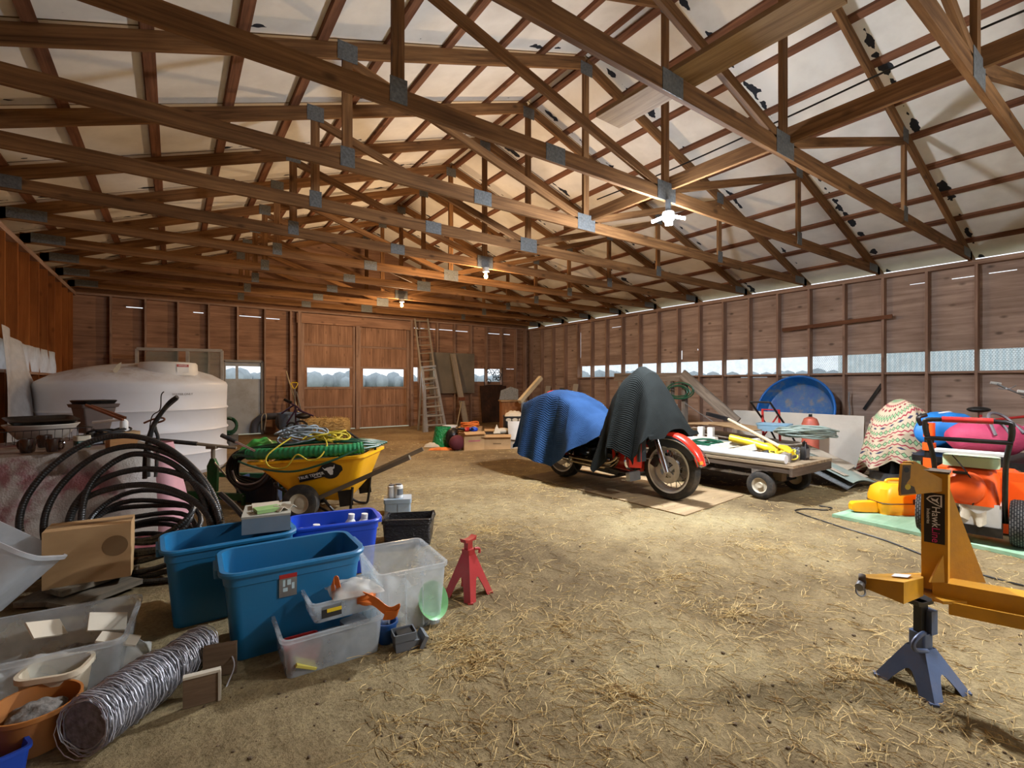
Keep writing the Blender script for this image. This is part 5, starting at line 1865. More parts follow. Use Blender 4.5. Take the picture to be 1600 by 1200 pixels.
t.part('body', MB().loft([rrect(.085, .085, .015, z) for z in (0, .07)] + [rrect(.07, .07, .02, .085)]), 'jar_green')
t.part('label_band', MB().loft([rrect(.087, .087, .015, z) for z in (.05, .085)]), 'hub_cream')
plain('planter_brown', (98, 84, 78), .6, 0, .1, 8, .05, .2)
pc = onb(172, 680, .0) + en * .42
t = Thing('plastic_planter', 'grey-brown square plastic planter holding black trays, on the table', 'planter', pc, rz + .1)
t.part('pot', MB().loft([rrect(.18, .18, .02, 0.002), rrect(.26, .26, .02, .24), rrect(.29, .29, .02, .245), rrect(.31, .31, .02, .275), rrect(.27, .27, .02, .275), rrect(.17, .17, .015, .02)]), 'planter_brown')
solo('tray_stack', MB().loft([rrect(.25, .22, .02, 0), rrect(.28, .25, .02, .03), rrect(.26, .23, .02, .035)]), 'black_metal', 'flat black tray sitting in the mouth of the planter', 'tray', pc + V((0, 0, .277)), rz + .2)
plain('copper', (134, 84, 60), .45, .4, .15, 10)
pk = onb(160, 692, .0)
for i, (x0, y0, x1, y1, lb) in enumerate(((134, 633, 192, 656, 'upper rusty tube leaning across the planter'), (143, 634, 196, 653, 'lower rusty tube leaning across the planter'))):
    p0, p1 = D(x0, y0, 3.42 + .05 * i), D(x1, y1, 3.42 + .05 * i)
    solo('rusty_tube', MB().tube([p0, p1], .010, 8), 'copper', lb, 'tube', p1, group='rusty tubes on the table', world=True)
p0, p1 = D(145, 660, 3.6), D(195, 655, 3.6)
solo('white_rod', MB().tube([p0, p1], .010, 8), 'white_plastic', 'white rod lying across the cables on the table', 'rod', p0, world=True)
bt = Thing('small_bottle', 'small white bottle with black cap standing on the table clutter', 'bottle', onb(213, 692, .08) + en * .25, 0)
bt.part('body', MB().lathe([(0, 0), (.026, 0), (.028, .01), (.028, .075), (.018, .09), (.012, .095), (0, .095)], 20), 'white_plastic')
bt.part('cap', MB().cyl((0, 0, .095), (0, 0, .118), .016), 'case_black')
solo('small_crate', MB().loft([rrect(.24, .16, .01, z) for z in (0, .078)]), 'tan_board', 'small pale wooden box under the bottle on the table', 'box', onb(205, 693, .001) + en * .25, rz)
solo('cable_bundle', MB().tube(coil((0, 0, .012), .13, 9, .008, .035, .08, seed=6, ry=.09), .008, 5), 'cable_black', 'bundle of black cables on the table behind the wood block', 'cables', onb(182, 692, .004) + en * .12, rz)
solo('grey_tool_case', MB().loft([rrect(.20, .12, .02, z) for z in (0, .05)]), 'grey_plastic', 'small dark grey case tipped among the cables on the table', 'case', onb(152, 694, .004) + en * .06, rz + .5)
wood('block_tan', (136, 92, 52), (186, 138, 88), stretch=(3, 25, 25), knots=0)
solo('wood_block', MB().box((0, 0, .04), (.16, .09, .075)), 'block_tan', 'orange-brown wood block on the front edge of the table', 'block', onb(190, 701, .002), rz)
# upright black tube bundle and the pink cloth
pinkc = G(240, 745, 0)
plain('pink_cloth', (196, 146, 152), .8, 0, .15, 6, .1)
plain('pink_dull', (176, 96, 100), .8, 0, .15, 6, .1)
pp = D(251, 735, 4.15)


def pink(s, t):
    a = 2 * PI * s
    r = .10 + .17 * t + .03 * math.sin(4 * a) * t
    return (r * math.cos(a) * .9, r * math.sin(a), .78 * (1 - t) ** 1.0)


solo('pink_sack', MB().grid(pink, 36, 14), 'pink_cloth', 'pale pink sack standing between the table and the green cart', 'sack', (pp.x, pp.y, 0))
t = Thing('tube_bundle', 'black rubber tubes sticking up from behind the hose coil', 'tubes', (pp.x - .05, pp.y - .42, 0))
for k, pts in enumerate((((231, 745), (232, 700), (240, 665), (262, 632), (277, 620)), ((226, 748), (228, 706), (238, 668), (256, 640), (276, 622)), ((243, 745), (247, 690), (243, 672), (240, 660)))):
    t.part('tube', MB().tube(spline([D(x, y, 3.55) for x, y in pts] if k == 9 else [D(x, y, 3.55 + .02 * k) for x, y in pts]), .012 if k == 2 else .016, 7), 'rubber', world=True)
t.part('thin_wire', MB().tube(spline([D(x, y, 3.55) for x, y in ((232, 690), (237, 652), (250, 640), (252, 618), (256, 612))]), .004, 5), 'rubber', world=True)
t.part('red_tube', MB().tube(spline([D(x, y, 3.58) for x, y in ((225, 661), (240, 655), (254, 653), (256, 657), (240, 662))]), .007, 6), 'copper', world=True)

# ---------------------------------------------------------------- big coil of black pipe
m, nt, p, out = newmat('poly_pipe')
p.inputs['Base Color'].default_value = srgb(38, 38, 37)
p.inputs['Roughness'].default_value = .36
co = coords(nt, True)
sep = N(nt, 'ShaderNodeSeparateXYZ')
nt.links.new(co, sep.inputs[0])
b = N(nt, 'ShaderNodeBump', Strength=.25, Distance=.004)
nt.links.new(mth(nt, 'SINE', mth(nt, 'MULTIPLY', sep.outputs['X'], 420)), b.inputs['Height'])
nt.links.new(b.outputs[0], p.inputs['Normal'])


def arc(pts):
    return spline([D(x, y, d) for x, y, d in pts], 7)


t = Thing('pipe_coil', 'big loose coil of thick black pipe leaning against the table', 'pipe coil', (G(210, 890).x, G(210, 890).y, 0))
arcs = [
    [(62, 905, 2.9), (30, 820, 2.9), (60, 750, 2.98), (130, 695, 3.1), (200, 681, 3.2), (262, 700, 3.2), (318, 750, 3.15), (345, 810, 3.05), (340, 870, 2.95), (290, 905, 2.9)],
    [(95, 905, 2.95), (68, 830, 2.95), (90, 765, 3.02), (150, 712, 3.12), (215, 697, 3.2), (275, 715, 3.2), (322, 762, 3.12), (342, 830, 3.02)],
    [(130, 890, 2.98), (128, 800, 3.02), (150, 745, 3.1), (205, 710, 3.2), (265, 722, 3.18), (310, 765, 3.1), (330, 830, 3.0), (322, 880, 2.95)],
    [(120, 880, 3.0), (108, 810, 3.02), (150, 755, 3.1), (220, 733, 3.16), (290, 745, 3.14), (335, 790, 3.05), (348, 850, 2.96)],
    [(100, 860, 3.0), (120, 790, 3.05), (180, 762, 3.1), (250, 760, 3.1), (312, 790, 3.05), (336, 840, 2.98), (310, 890, 2.93)],
]
for q in arcs:
    t.part('loop', MB().tube(arc(q), .019, 10), 'poly_pipe', world=True)
rn = random.Random(8)
for i in range(9):
    cz = .05 + .042 * i
    c = D(222, 862 - i * 6, 3.22 + .01 * i)
    R0 = .43 - .012 * i + rn.uniform(-.03, .03)
    tl = .28 + .05 * i
    pts = []
    for k in range(30):
        a = 2 * PI * k / 30
        x, y = R0 * math.cos(a), R0 * .42 * math.sin(a)
        pts.append(V((c.x, c.y, 0)) + V((CY * x + SY * y, -SY * x + CY * y, max(.022, cz + y * tl * 1.3 + .015 * math.sin(3 * a + i)))))
    t.part('loop', MB().tube(pts, .017, 8, closed=True), 'poly_pipe', world=True)
t.part('loose_end', MB().tube(arc([(345, 772, 3.2), (365, 790, 3.1), (385, 812, 3.0)]), .018, 8), 'poly_pipe', world=True)
solo('pink_rag', MB().grid(lambda s, q: (.34 * s - .17, .22 * q - .11, .05 + .09 * math.sin(PI * s) * math.sin(PI * q) + .02 * math.sin(9 * s + 5 * q)), 18, 14, .006), 'pink_dull', 'dull pink rag bundled inside the black pipe coil', 'rag', G(228, 872, .0) + V((0, 0, .03)))

# ---------------------------------------------------------------- boxes and tubs at the lower left
wood('cardboard', (166, 132, 92), (194, 160, 116), rough=.85, stretch=(1.5, 3, 3), knots=0, bump=.05)
plain('card_dark', (120, 92, 58), .85, 0, .08, 5)
qb = G(142, 893, .14)


def carton(name, w, d, h, label, loc, rz, mat='cardboard', group=None, flaps=True):
    t = Thing(name, label, 'box', loc, rz, group)
    t.part('carton', MB().box((0, 0, h / 2), (w, d, h)), mat)
    return t


cb = carton('cardboard_box', .40, .22, .33, 'closed brown cardboard box with a dark round stain, before the pipe coil', (qb.x + .0, qb.y + .02, .10), -YAW + .58)
stain = MB().lathe([(0, .0012), (.062, .0012)], 28, frame((.125, -.1105, .20), (1, 0, 0), (0, 0, 1)))
cb.part('round_stain', stain, 'card_dark')
cb.part('tape_seam', MB().box((0, 0, .3312), (.40, .05, .002)), 'card_dark')
wood('board_grey', (92, 84, 72), (140, 130, 112), stretch=(2, 25, 25), knots=.2)
for i, (x0, y0, x1, y1, z, lb) in enumerate(((80, 925, 178, 893, .09, 'grey board end directly under the cardboard box'), (90, 948, 205, 905, .045, 'lower grey board under the first, before the coil'), (50, 945, 110, 915, .03, 'short board sticking out to the left under the pile'))):
    a, b = G(x0, y0, z), G(x1, y1, z)
    solo('scrap_board', MB().beam(a, b, .20, .03), 'board_grey', lb, 'board', a, group='scrap boards under the cardboard box', world=True)
solo('scrap_board', MB().box((0, 0, .015), (.34, .5, .03)), 'board_grey', 'wide flat board at the very bottom of the board pile', 'board', (qb.x - .05, qb.y + .2, 0), -.5, group='scrap boards under the cardboard box')

clear('tub_milky', (220, 224, 226), .62, .3, .12)
clear('tub_clear', (226, 232, 234), .30, .2, .10)
# tilted tub at the left edge
tt = tub(.52, .44, .34, .004, .10, .8, .025, .02)
tt.xf(Matrix.Rotation(.55, 4, 'Y') @ Matrix.Rotation(-.35, 4, 'X'))
c = D(-82, 912, 2.45)
solo('tilted_tub', tt, 'tub_milky', 'milky plastic tub lying tipped over at the left edge', 'tub', (c.x, c.y, .20), -YAW + .2)
# long under-bed box
p0, p1 = G(-60, 978, .21), G(220, 928, .21)
dd = (p1 - p0).normalized()
nn = V((dd.y, -dd.x, 0))
Wd = .50
cc = (p0 + p1) / 2 + nn * Wd / 2
rzb = math.atan2(dd.y, dd.x)
LB = (p1 - p0).length + .06
cc = p1 - dd * LB / 2 + nn * Wd / 2
solo('storage_box', tub(LB, Wd, .21, .004, .04, .93, .025, .02), 'tub_clear', 'long low milky storage box full of bags and scraps', 'storage box', (cc.x, cc.y, .002), rzb)
clear('bag_clear', (232, 230, 222), .38, .18, .2)
plain('paper_white', (196, 186, 166), .7, 0, .1, 5, 0, .2)
plain('grit', (110, 106, 100), .9, 0, .4, 60, .5)
loc = lambda x, y, z: (cc.x + dd.x * x - (-nn.x) * -y * 1.0 if False else cc.x + dd.x * x - nn.x * y, cc.y + dd.y * x - nn.y * y, z)


def crumple(w, d, h, seed):
    rn = random.Random(seed)
    a, b, c_ = rn.uniform(5, 9), rn.uniform(5, 9), rn.uniform(0, 6)
    return MB().grid(lambda s, t: (w * (s - .5), d * (t - .5), h * (math.sin(PI * s) * math.sin(PI * t)) ** .5 + .15 * h * math.sin(a * s * 2 + c_) * math.sin(b * t * 2)), 20, 18, .002)


for i, (x, y, w, d, h, mt, lb) in enumerate(((.28, -.02, .26, .2, .10, 'bag_clear', 'clear plastic bag at the right end of the long box'), (.05, -.06, .30, .22, .11, 'bag_clear', 'clear plastic bag with grit in the middle of the long box'), (-.18, -.08, .26, .24, .13, 'bag_clear', 'crumpled plastic bag at the left of the long box'))):
    solo('plastic_bag', crumple(w, d, h, i + 3), mt, lb, 'plastic bag', loc(x, y, .012), rzb + .3 * i, group='plastic bags in the long box')
solo('grit_pile', crumple(.22, .14, .07, 9), 'grit', 'heap of dark grit inside the long box', 'grit', loc(.12, .10, .008), rzb, kind='stuff')
for i, (x, y, z, r, lb) in enumerate(((.24, .10, .13, .35, 'white paper packet standing at the back of the long box'), (.31, -.10, .12, -.1, 'flat white packet with a border lying at the right of the long box'), (.02, .13, .14, .9, 'white torn packet leaning at the middle of the long box'))):
    solo('paper_packet', MB().box((0, 0, 0), (.15, .09, .008), (.7 * (i != 1), .35, r)), 'paper_white', lb, 'packet', loc(x, y, z + .03), rzb, group='white packets in the long box')
# white pail, orange pail, blue crate in the corner
plain('pail_cream', (206, 192, 166), .5, 0, .1, 6, 0, .3)
c = G(88, 1108, 0)
solo('cream_pail', tub(.20, .16, .17, .004, .05, .8, .02, .02), 'pail_cream', 'cream square pail in front of the long box', 'pail', (c.x, c.y, .003), -.3)
plain('pail_orange', (166, 104, 44), .6, 0, .15, 6, 0, .3)
c = G(55, 1160, 0)
solo('orange_pail', MB().lathe([(0, .0), (.10, .0), (.125, .13), (.13, .13), (.13, .145), (.122, .145), (.098, .006), (0, .006)], 32), 'pail_orange', 'tan orange round pail at the bottom left corner', 'pail', (c.x, c.y, .002))
plain('crate_blue', (34, 74, 178), .45, 0, .08, 5)
c = G(20, 1178, 0)
solo('wire_scraps', crumple(.16, .14, .05, 21), 'grit', 'heap of metal scraps inside the tan orange pail', 'scraps', G(55, 1160, 0) + V((0, 0, .09)), kind='stuff')
solo('blue_tray', tub(.26, .16, .09, .004, .02, .92, .015, .012), 'crate_blue', 'small blue plastic tray at the bottom left corner of the floor', 'tray', (c.x - .08, c.y - .12, .002), .4)

# roll of wire
plain('wire_grey', (186, 187, 194), .45, .45, .25, 30)
plain('roll_core', (120, 120, 126), .7, .2, .4, 50, .4)
w0, w1 = D(215, 1125, 1.86), D(300, 1022, 2.14)
w0.z, w1.z = .10, .09
ax = (w1 - w0).normalized()
t = Thing('wire_roll', 'fat roll of tangled grey barbed wire in two bundles', 'wire roll', ((w0.x + w1.x) / 2, (w0.y + w1.y) / 2, 0))
s1 = ax.orthogonal().normalized()
s2 = ax.cross(s1)
rn = random.Random(12)
LW_ = (w1 - w0).length + .28
base = w0 - ax * .22


def strand(u0, u1, n, R0, seed, r=.0017):
    rn = random.Random(seed)
    m_ = MB()
    pts = []
    ph = rn.uniform(0, 6)
    for k in range(n * 16):
        a = 2 * PI * k / 16 + ph
        u = u0 + (u1 - u0) * (k / (n * 16)) + .012 * math.sin(a * 1.0 + ph)
        rr = R0 + rn.uniform(-.006, .006)
        pts.append(base + ax * u + s1 * (rr * math.cos(a)) + s2 * (rr * math.sin(a)))
    m_.tube(pts, r, 3, cap=False)
    return m_


for u0, u1, R0 in ((.0, LW_ * .56, .088), (LW_ * .60, LW_, .072)):
    bd = t.part('bundle', MB().tube([base + ax * (u0 + .01), base + ax * (u1 - .01)], R0 - .010, 18), 'roll_core', world=True)
    for k in range(7):
        t.part('wire', strand(u0, u1, 22, R0 - .005 + .0025 * k, 30 + k), 'wire_grey', bd, world=True)
t.part('loose_wire', MB().tube(spline([D(x, y, d_) for x, y, d_ in ((200, 1070, 1.95), (235, 1025, 2.05), (300, 1003, 2.15), (345, 1008, 2.15), (366, 1035, 2.1), (355, 1070, 2.04), (340, 1100, 1.97))], 6), .003, 5), 'wire_grey', world=True)
wood('trim_cream', (170, 160, 140), (206, 198, 180), stretch=(2, 20, 20), knots=0)
wood('board_brown', (84, 66, 50), (130, 108, 84), stretch=(2, 22, 22), knots=.2)
a, b = G(286, 1108, 0), G(345, 1092, 0)
t = Thing('framed_board', 'short board with pale moulded edge to the right of the wire roll', 'board', a, math.atan2(b.y - a.y, b.x - a.x))
ln = (b - a).length
t.part('panel', MB().box((ln / 2, 0, .06), (ln, .016, .115)), 'board_brown')
t.part('pale_edge', MB().box((ln / 2, 0, .122), (ln, .026, .010)), 'trim_cream')
t.part('pale_edge', MB().box((ln - .004, 0, .06), (.010, .026, .118)), 'trim_cream')
a, b = G(318, 1060, 0), G(370, 1050, 0)
solo('scrap_plank', MB().beam((a.x, a.y, .07), (b.x, b.y, .07), .03, .13), 'board_brown', 'brown plank end standing behind the wire roll near the blue tote', 'plank', a, world=True)
a, b = G(150, 1115, 0), G(200, 1075, 0)
solo('scrap_plank', MB().beam((a.x, a.y, .03), (b.x, b.y, .03), .06, .05), 'trim_cream', 'pale wood strip on the ground left of the wire roll', 'plank', a, world=True)

# ---------------------------------------------------------------- blue totes
plain('tote_teal', (26, 108, 154), .42, 0, .06, 4, .04, .1)
plain('tote_royal', (24, 70, 190), .38, 0, .06, 4, .03, .05)


def tote(label, loc, rz, w, d, h, mat, group):
    t = Thing('storage_tote', label, 'tote', loc, rz, group)
    n = 6
    th = .005
    L = [rrect(w * .86, d * .82, .05, 0, n), rrect(w * .96, d * .95, .06, h - .07, n), rrect(w * .985, d * .985, .065, h - .066, n), rrect(w * .985, d * .985, .065, h - .02, n),
         rrect(w + .03, d + .03, .085, h - .022, n), rrect(w + .035, d + .035, .085, h - .008, n), rrect(w + .02, d + .02, .08, h, n), rrect(w - .02, d - .02, .065, h - .002, n),
         rrect(w * .96 - 2 * th, d * .95 - 2 * th, .055, h - .07, n), rrect(w * .86 - 2 * th, d * .82 - 2 * th, .045, th, n)]
    t.part('shell', MB().loft(L), mat)
    for s in (-1, 1):
        t.part('handle', MB().loft([rrect(.035, d * .42, .012, z) for z in (h - .05, h - .012)]).xf(Matrix.Translation((s * (w / 2 + .012), 0, 0))), mat)
    return t


gt = 'blue storage totes'
c = (G(340, 900, .42) + G(570, 860, .42) + G(540, 830, .42) + G(347, 857, .42)) / 4
rzt = -.03
T1 = tote('teal blue empty tote with a sticker, nearest of the blue totes', (c.x, c.y, .002), rzt, .63, .40, .42, 'tote_teal', gt)
plain('bucket_pale', (176, 200, 206), .5)
st = frame((-.045, -.193, .315), (1, 0, 0), (0, -.06, 1))
T1.part('sticker', MB().box((0, 0, 0), (.078, .11, .002)).xf(st), 'steel')
T1.part('sticker_band', MB().box((0, .045, .0012), (.078, .02, .002)).xf(st), 'paint_red')
for x, y, w_, h_ in ((-.018, .012, .010, .032), (.004, .014, .016, .026), (-.012, -.020, .020, .018), (.022, -.006, .012, .03)):
    T1.part('sticker_patch', MB().box((x, y, .0012), (w_, h_, .002)).xf(st), 'bucket_pale')
c = (G(240, 868, .42) + G(457, 828, .42)) / 2
c2_ = c + V((.02, .19, 0))
T2 = tote('teal blue tote behind the nearest one, with a grey box on its rim', (c2_.x, c2_.y, .002), .03, .63, .40, .42, 'tote_teal', gt)
c = (G(597, 812, .36) + G(457, 826, .36) + G(577, 793, .36) + G(452, 806, .36)) / 4
T3 = tote('bright royal blue tote with white bottles in it', (c.x + .0, c.y, .002), -.17, .56, .34, .36, 'tote_royal', gt)
T3c = V((c.x, c.y, 0))


def bottle(name, label, loc, h, r, tilt=(0, 0, 0), group=None, mat='white_plastic', cap=None):
    t = Thing(name, label, 'bottle', loc, 0, group)
    Mx = Euler(tilt).to_matrix().to_4x4()
    t.part('body', MB().lathe([(0, 0), (r * .9, 0), (r, .01), (r, h * .72), (r * .55, h * .85), (r * .4, h * .88), (0, h * .88)], 20, Mx), mat)
    t.part('cap', MB().cyl(Mx @ V((0, 0, h * .88)), Mx @ V((0, 0, h)), r * .5), cap or mat)


for x, y, z, lb in ((.18, .03, .10, 'white jug in the royal blue tote, rightmost'), (.10, .06, .10, 'white jug in the royal blue tote, beside the rightmost'), (-.14, .0, .07, 'white jug in the middle of the royal blue tote'), (-.23, -.02, .06, 'white bottle at the left end of the royal blue tote')):
    bottle('white_jug', lb, (T3c.x + x, T3c.y + y - x * .17, z), .26, .045, (.05, .1, 0), 'white jugs in the blue tote')
solo('tote_filling', MB().box((0, 0, .05), (.42, .22, .07)), 'tarp_grey', 'flattened grey sacking at the bottom of the royal blue tote', 'sacking', (T3c.x, T3c.y, .012), -.17)
# grey blue box on the rim of the second tote
gp = (D(390, 800, 2.78) + D(448, 793, 2.85)) / 2
plain('box_slate', (112, 134, 150), .6, 0, .1, 6, 0, .3)
plain('box_slate_top', (168, 166, 152), .7, 0, .1, 6, 0, .3)
plain('leaflet_green', (140, 178, 112), .6)
t = Thing('slate_box', 'flat grey-blue box with leaflets on it, across the rim of the second tote', 'box', (gp.x + .01, gp.y + .10, .425), -.18)
t.part('body', MB().box((0, 0, .045), (.25, .30, .09)), 'box_slate')
t.part('lid', MB().box((0, 0, .095), (.255, .305, .012)), 'box_slate_top')
solo('leaflet', MB().box((0, 0, .012), (.13, .10, .02)), 'leaflet_green', 'green and white leaflet pad on the grey-blue box', 'leaflet', (gp.x + .0, gp.y + .04, .527), .1)
solo('leaflet', MB().grid(lambda s, q: (.12 * s - .06, .09 * q - .045, .006 + .02 * math.sin(6 * s) ** 2), 10, 8, .003), 'paper_white', 'crumpled white paper beside the green leaflet pad', 'paper', (gp.x + .085, gp.y + .03, .527), .5)
solo('leaflet', MB().box((0, 0, .008), (.15, .12, .012)), 'paper_white', 'white paper packet at the back of the grey-blue box', 'paper', (gp.x + .01, gp.y + .165, .527), -.1)

# clear totes
c = (G(698, 883, .33) + G(587, 902, .33) + G(650, 839, .33) + G(570, 853, .33)) / 4
t = Thing('clear_tote', 'tall clear plastic tote beside the nearest blue tote', 'tote', (c.x, c.y, .002), -.09, 'clear plastic totes')
cl = c
t.part('shell', tub(.36, .46, .33, .004, .03, .88, .025, .018), 'tub_clear')
for x in (-.13, -.04, .05):
    t.part('rib', MB().box((x, -.222, .17), (.006, .008, .28), (-.06, 0, 0)), 'tub_clear')
solo('plastic_bag', crumple(.26, .26, .16, 31), 'bag_clear', 'clear plastic bag inside the tall clear tote', 'plastic bag', (c.x - .03, c.y + .04, .03), .4)
plain('plate_green', (130, 190, 130), .4)
solo('green_bowl', MB().lathe([(0, 0), (.05, 0), (.095, .05), (.1, .055), (.095, .052), (.05, .006), (0, .006)], 28, Matrix.Rotation(1.1, 4, 'X')), 'plate_green', 'pale green bowl on edge inside the tall clear tote', 'bowl', (c.x + .09, c.y - .15, .10), .3)
solo('cloth_wad', crumple(.24, .2, .10, 33), 'hub_cream', 'cream cloth wad in the tall clear tote', 'cloth', (c.x - .02, c.y - .1, .02), .1)
a, b = G(448, 1065), G(597, 1018)
c = (a + b) / 2 + V((0, .155, 0))
rzs = math.atan2(b.y - a.y, b.x - a.x)
sm = c
t = Thing('clear_tote', 'low clear plastic tote holding red and grey things, nearest the camera', 'tote', (c.x, c.y, .002), rzs, 'clear plastic totes')
t.part('shell', tub(.44, .32, .175, .004, .035, .92, .022, .016), 'tub_clear')
solo('red_tray', tub(.15, .13, .09, .004, .015, .9, .01, .01), 'paint_red', 'red tray in the left of the low clear tote', 'tray', (c.x - .125, c.y - .04, .012), rzs)
plain('sheet_yellow', (212, 200, 96), .6)
solo('yellow_card', MB().box((0, 0, .03), (.10, .06, .012), (.3, .5, .2)), 'sheet_yellow', 'pale yellow card low in the left of the low clear tote', 'card', (c.x - .13, c.y - .125, .012), rzs)
for i, (x, y, lb) in enumerate(((.0, -.06, 'grey tool case in the middle of the low clear tote'), (.12, -.04, 'grey tool case in the right of the low clear tote'))):
    solo('grey_case', MB().loft([rrect(.11, .14, .02, z) for z in (0, .09 + .02 * i)]), 'grey_plastic', lb, 'case', (c.x + x, c.y + y, .012), rzs + .2 * i, group='grey cases in the low tote')
u_ = D(538, 955, 2.22)
t = Thing('clear_tub', 'shallow clear tub with yellow label stacked on the low clear tote', 'tub', (c.x + .075, c.y + .02, .18), rzs + .02)
tb2 = tub(.33, .22, .095, .003, .03, .92, .02, .014)
t.part('shell', tb2, 'tub_clear')
t.part('label', MB().box((-.08, -.1075, .045), (.09, .002, .05), (-.08, 0, 0)), 'case_black')
t.part('label_band', MB().box((-.068, -.109, .05), (.066, .002, .016), (-.08, 0, 0)), 'tool_yellow')
solo('plastic_bag', crumple(.24, .19, .045, 41).xf(Matrix.Rotation(.05, 4, 'Y')), 'bag_clear', 'frosted plastic bag spilling over the shallow clear tub', 'plastic bag', (c.x + .12, c.y - .02, .272), rzs)
plain('strap_orange', (214, 116, 44), .55, 0, .15, 12)
sp = [D(x, y, 2.30) for x, y in ((522, 932), (520, 910), (526, 908), (534, 930), (560, 930), (585, 940), (606, 955), (622, 950), (618, 960), (600, 962))]
stp = spline(sp, 6)
ms = MB()
ms.grid(lambda s, q: stp[min(int(s * (len(stp) - 1)), len(stp) - 1)] + V((.012 * (q - .5) * CY, -.012 * (q - .5), .042 * (q - .5))), len(stp) - 1, 1, .003)
solo('tie_strap', ms, 'strap_orange', 'orange webbing strap trailing over the edge of the shallow tub', 'strap', sp[0], world=True)
solo('strap_roll', MB().tube(coil((0, 0, 0), .035, 4, .012, .006, .03, seed=3), .012, 6), 'strap_orange', 'bunched orange webbing beside the shallow tub', 'strap', D(572, 938, 2.34))
plain('pot_blue', (26, 76, 140), .4)
c = G(611, 1010)
solo('blue_pot', MB().lathe([(0, 0), (.042, 0), (.05, .09), (.056, .09), (.056, .1), (.047, .1), (.04, .005), (0, .005)], 24), 'pot_blue', 'small blue pot between the clear totes', 'pot', (c.x, c.y + .06, .002))
plain('pvc_grey', (92, 98, 104), .5, 0, .1, 8, 0, .25)
c = G(636, 1018)
t = Thing('downpipe_elbow', 'grey square plastic downpipe elbow lying on the dirt', 'pipe fitting', (c.x, c.y + .04, 0), -.15)
t.part('socket', MB().loft([rrect(.11, .085, .008, z) for z in (.05, .085)] + [rrect(.098, .073, .006, .085), rrect(.095, .07, .006, .03)], True, True), 'pvc_grey')
t.part('bend', MB().loft([[(x, -.038, 0.002 + z * 0) if z == 0 else (x, -.038, z) for x, z in ((-.045, 0), (.06, 0), (.075, .04), (-.05, .052))], [(x, .038, z) for x, z in ((-.045, .002), (.06, .002), (.075, .04), (-.05, .052))]]), 'pvc_grey')
t.part('flange', MB().box((.085, -.01, .032), (.02, .10, .06), (0, .5, 0)), 'pvc_grey')
t.part('black_insert', MB().box((.0, 0, .078), (.07, .05, .006)), 'case_black')

# black lined crate and grey box with cans further back
m, nt, p, out = newmat('bin_liner')
p.inputs['Base Color'].default_value = srgb(26, 26, 27)
p.inputs['Roughness'].default_value = .25
n = N(nt, 'ShaderNodeTexNoise', Scale=22.0, Detail=5.0)
b = N(nt, 'ShaderNodeBump', Strength=.9, Distance=.03)
nt.links.new(n.outputs[0], b.inputs['Height'])
nt.links.new(b.outputs[0], p.inputs['Normal'])
c = (G(594, 858) + G(676, 853)) / 2
lm = tub(.38, .30, .20, .008, .03, .94, .02, .03, 12)
lm.v = [v + mnoise.noise_vector(v * 16) * (.020 if v.z > .02 else .004) + V((0, 0, .012)) * (v.z > .1) * math.sin(v.x * 40 + v.y * 31) for v in lm.v]
solo('lined_crate', lm, 'bin_liner', 'crate lined with a crumpled black bag behind the clear tote', 'crate', (c.x + .08, c.y + .14, .002), -YAW + .1)
c = (G(597, 808) + G(640, 806)) / 2
plain('box_bluegrey', (140, 156, 168), .5, 0, .08, 6, 0, .2)
t = Thing('tool_box', 'small grey-blue plastic box on the dirt with cans on top', 'box', (c.x + .06, c.y + .1, 0), -YAW + .2)
t.part('body', MB().loft([rrect(.25, .20, .02, z) for z in (.0, .12)]), 'box_bluegrey')
t.part('lid', MB().loft([rrect(.265, .215, .02, z) for z in (.12, .16)]), 'box_bluegrey')
t.part('divider', MB().box((.0, -.101, .06), (.006, .004, .10)), 'grey_plastic')
for i, (dx, dy, h, lb) in enumerate(((.0, -.02, .13, 'white can with dark label on the grey-blue box, nearest'), (-.05, .03, .12, 'white can on the grey-blue box, left behind the labelled one'), (.02, .06, .11, 'white can at the back of the grey-blue box'))):
    k = Thing('paint_can', lb, 'can', (t.o.location.x + dx, t.o.location.y + dy, .161), .3, 'cans on the grey-blue box')
    k.part('body', MB().lathe([(0, 0), (.04, 0), (.042, .004), (.042, h - .012), (.034, h - .006), (0, h - .006)], 24), 'white_plastic')
    k.part('lid', MB().cyl((0, 0, h - .006), (0, 0, h + .006), .030), 'steel')
    if i == 0:
        k.part('label_band', MB().lathe([(.0426, .03), (.0426, .09)], 16, None, -2.6, -.6), 'grey_plastic')
# ---------------------------------------------------------------- wheelbarrow
plain('tray_yellow', (242, 176, 18), .42, 0, .05, 4, .03, .12)
wood('handle_wood', (86, 74, 60), (134, 120, 100), stretch=(1.5, 25, 25), knots=.1)
wbp = D(500, 790, 4.85)
wbl = V((wbp.x, wbp.y, 0))
wb = Thing('wheelbarrow', 'yellow wheelbarrow heaped with hoses and ropes', 'wheelbarrow', wbl, -YAW - .02)
# local x runs to the right in the photo (towards the handles), y away
S = 4.85 / FPX
X_ = lambda px, k=1: (px - 500) * S
Z_ = lambda py: CAM_Z - (py - 600) * S


def ring(x0, x1, w0, w1, z0, z1, n=8):
    """rounded outline with a narrow nose at x0"""
    pts = []
    for sx, sy, q in ((1, 1, 0), (-1, 1, 1), (-1, -1, 2), (1, -1, 3)):
        for i in range(n + 1):
            a = PI / 2 * (q + i / n)
            r = .09
            w = w1 if sx > 0 else w0
            x = (x1 - r if sx > 0 else x0 + r) + r * math.cos(a)
            y = sy * (w / 2 - r) + r * math.sin(a)
            k = (x - x0) / (x1 - x0)
            pts.append((x, y, z0 + (z1 - z0) * k))
    return pts


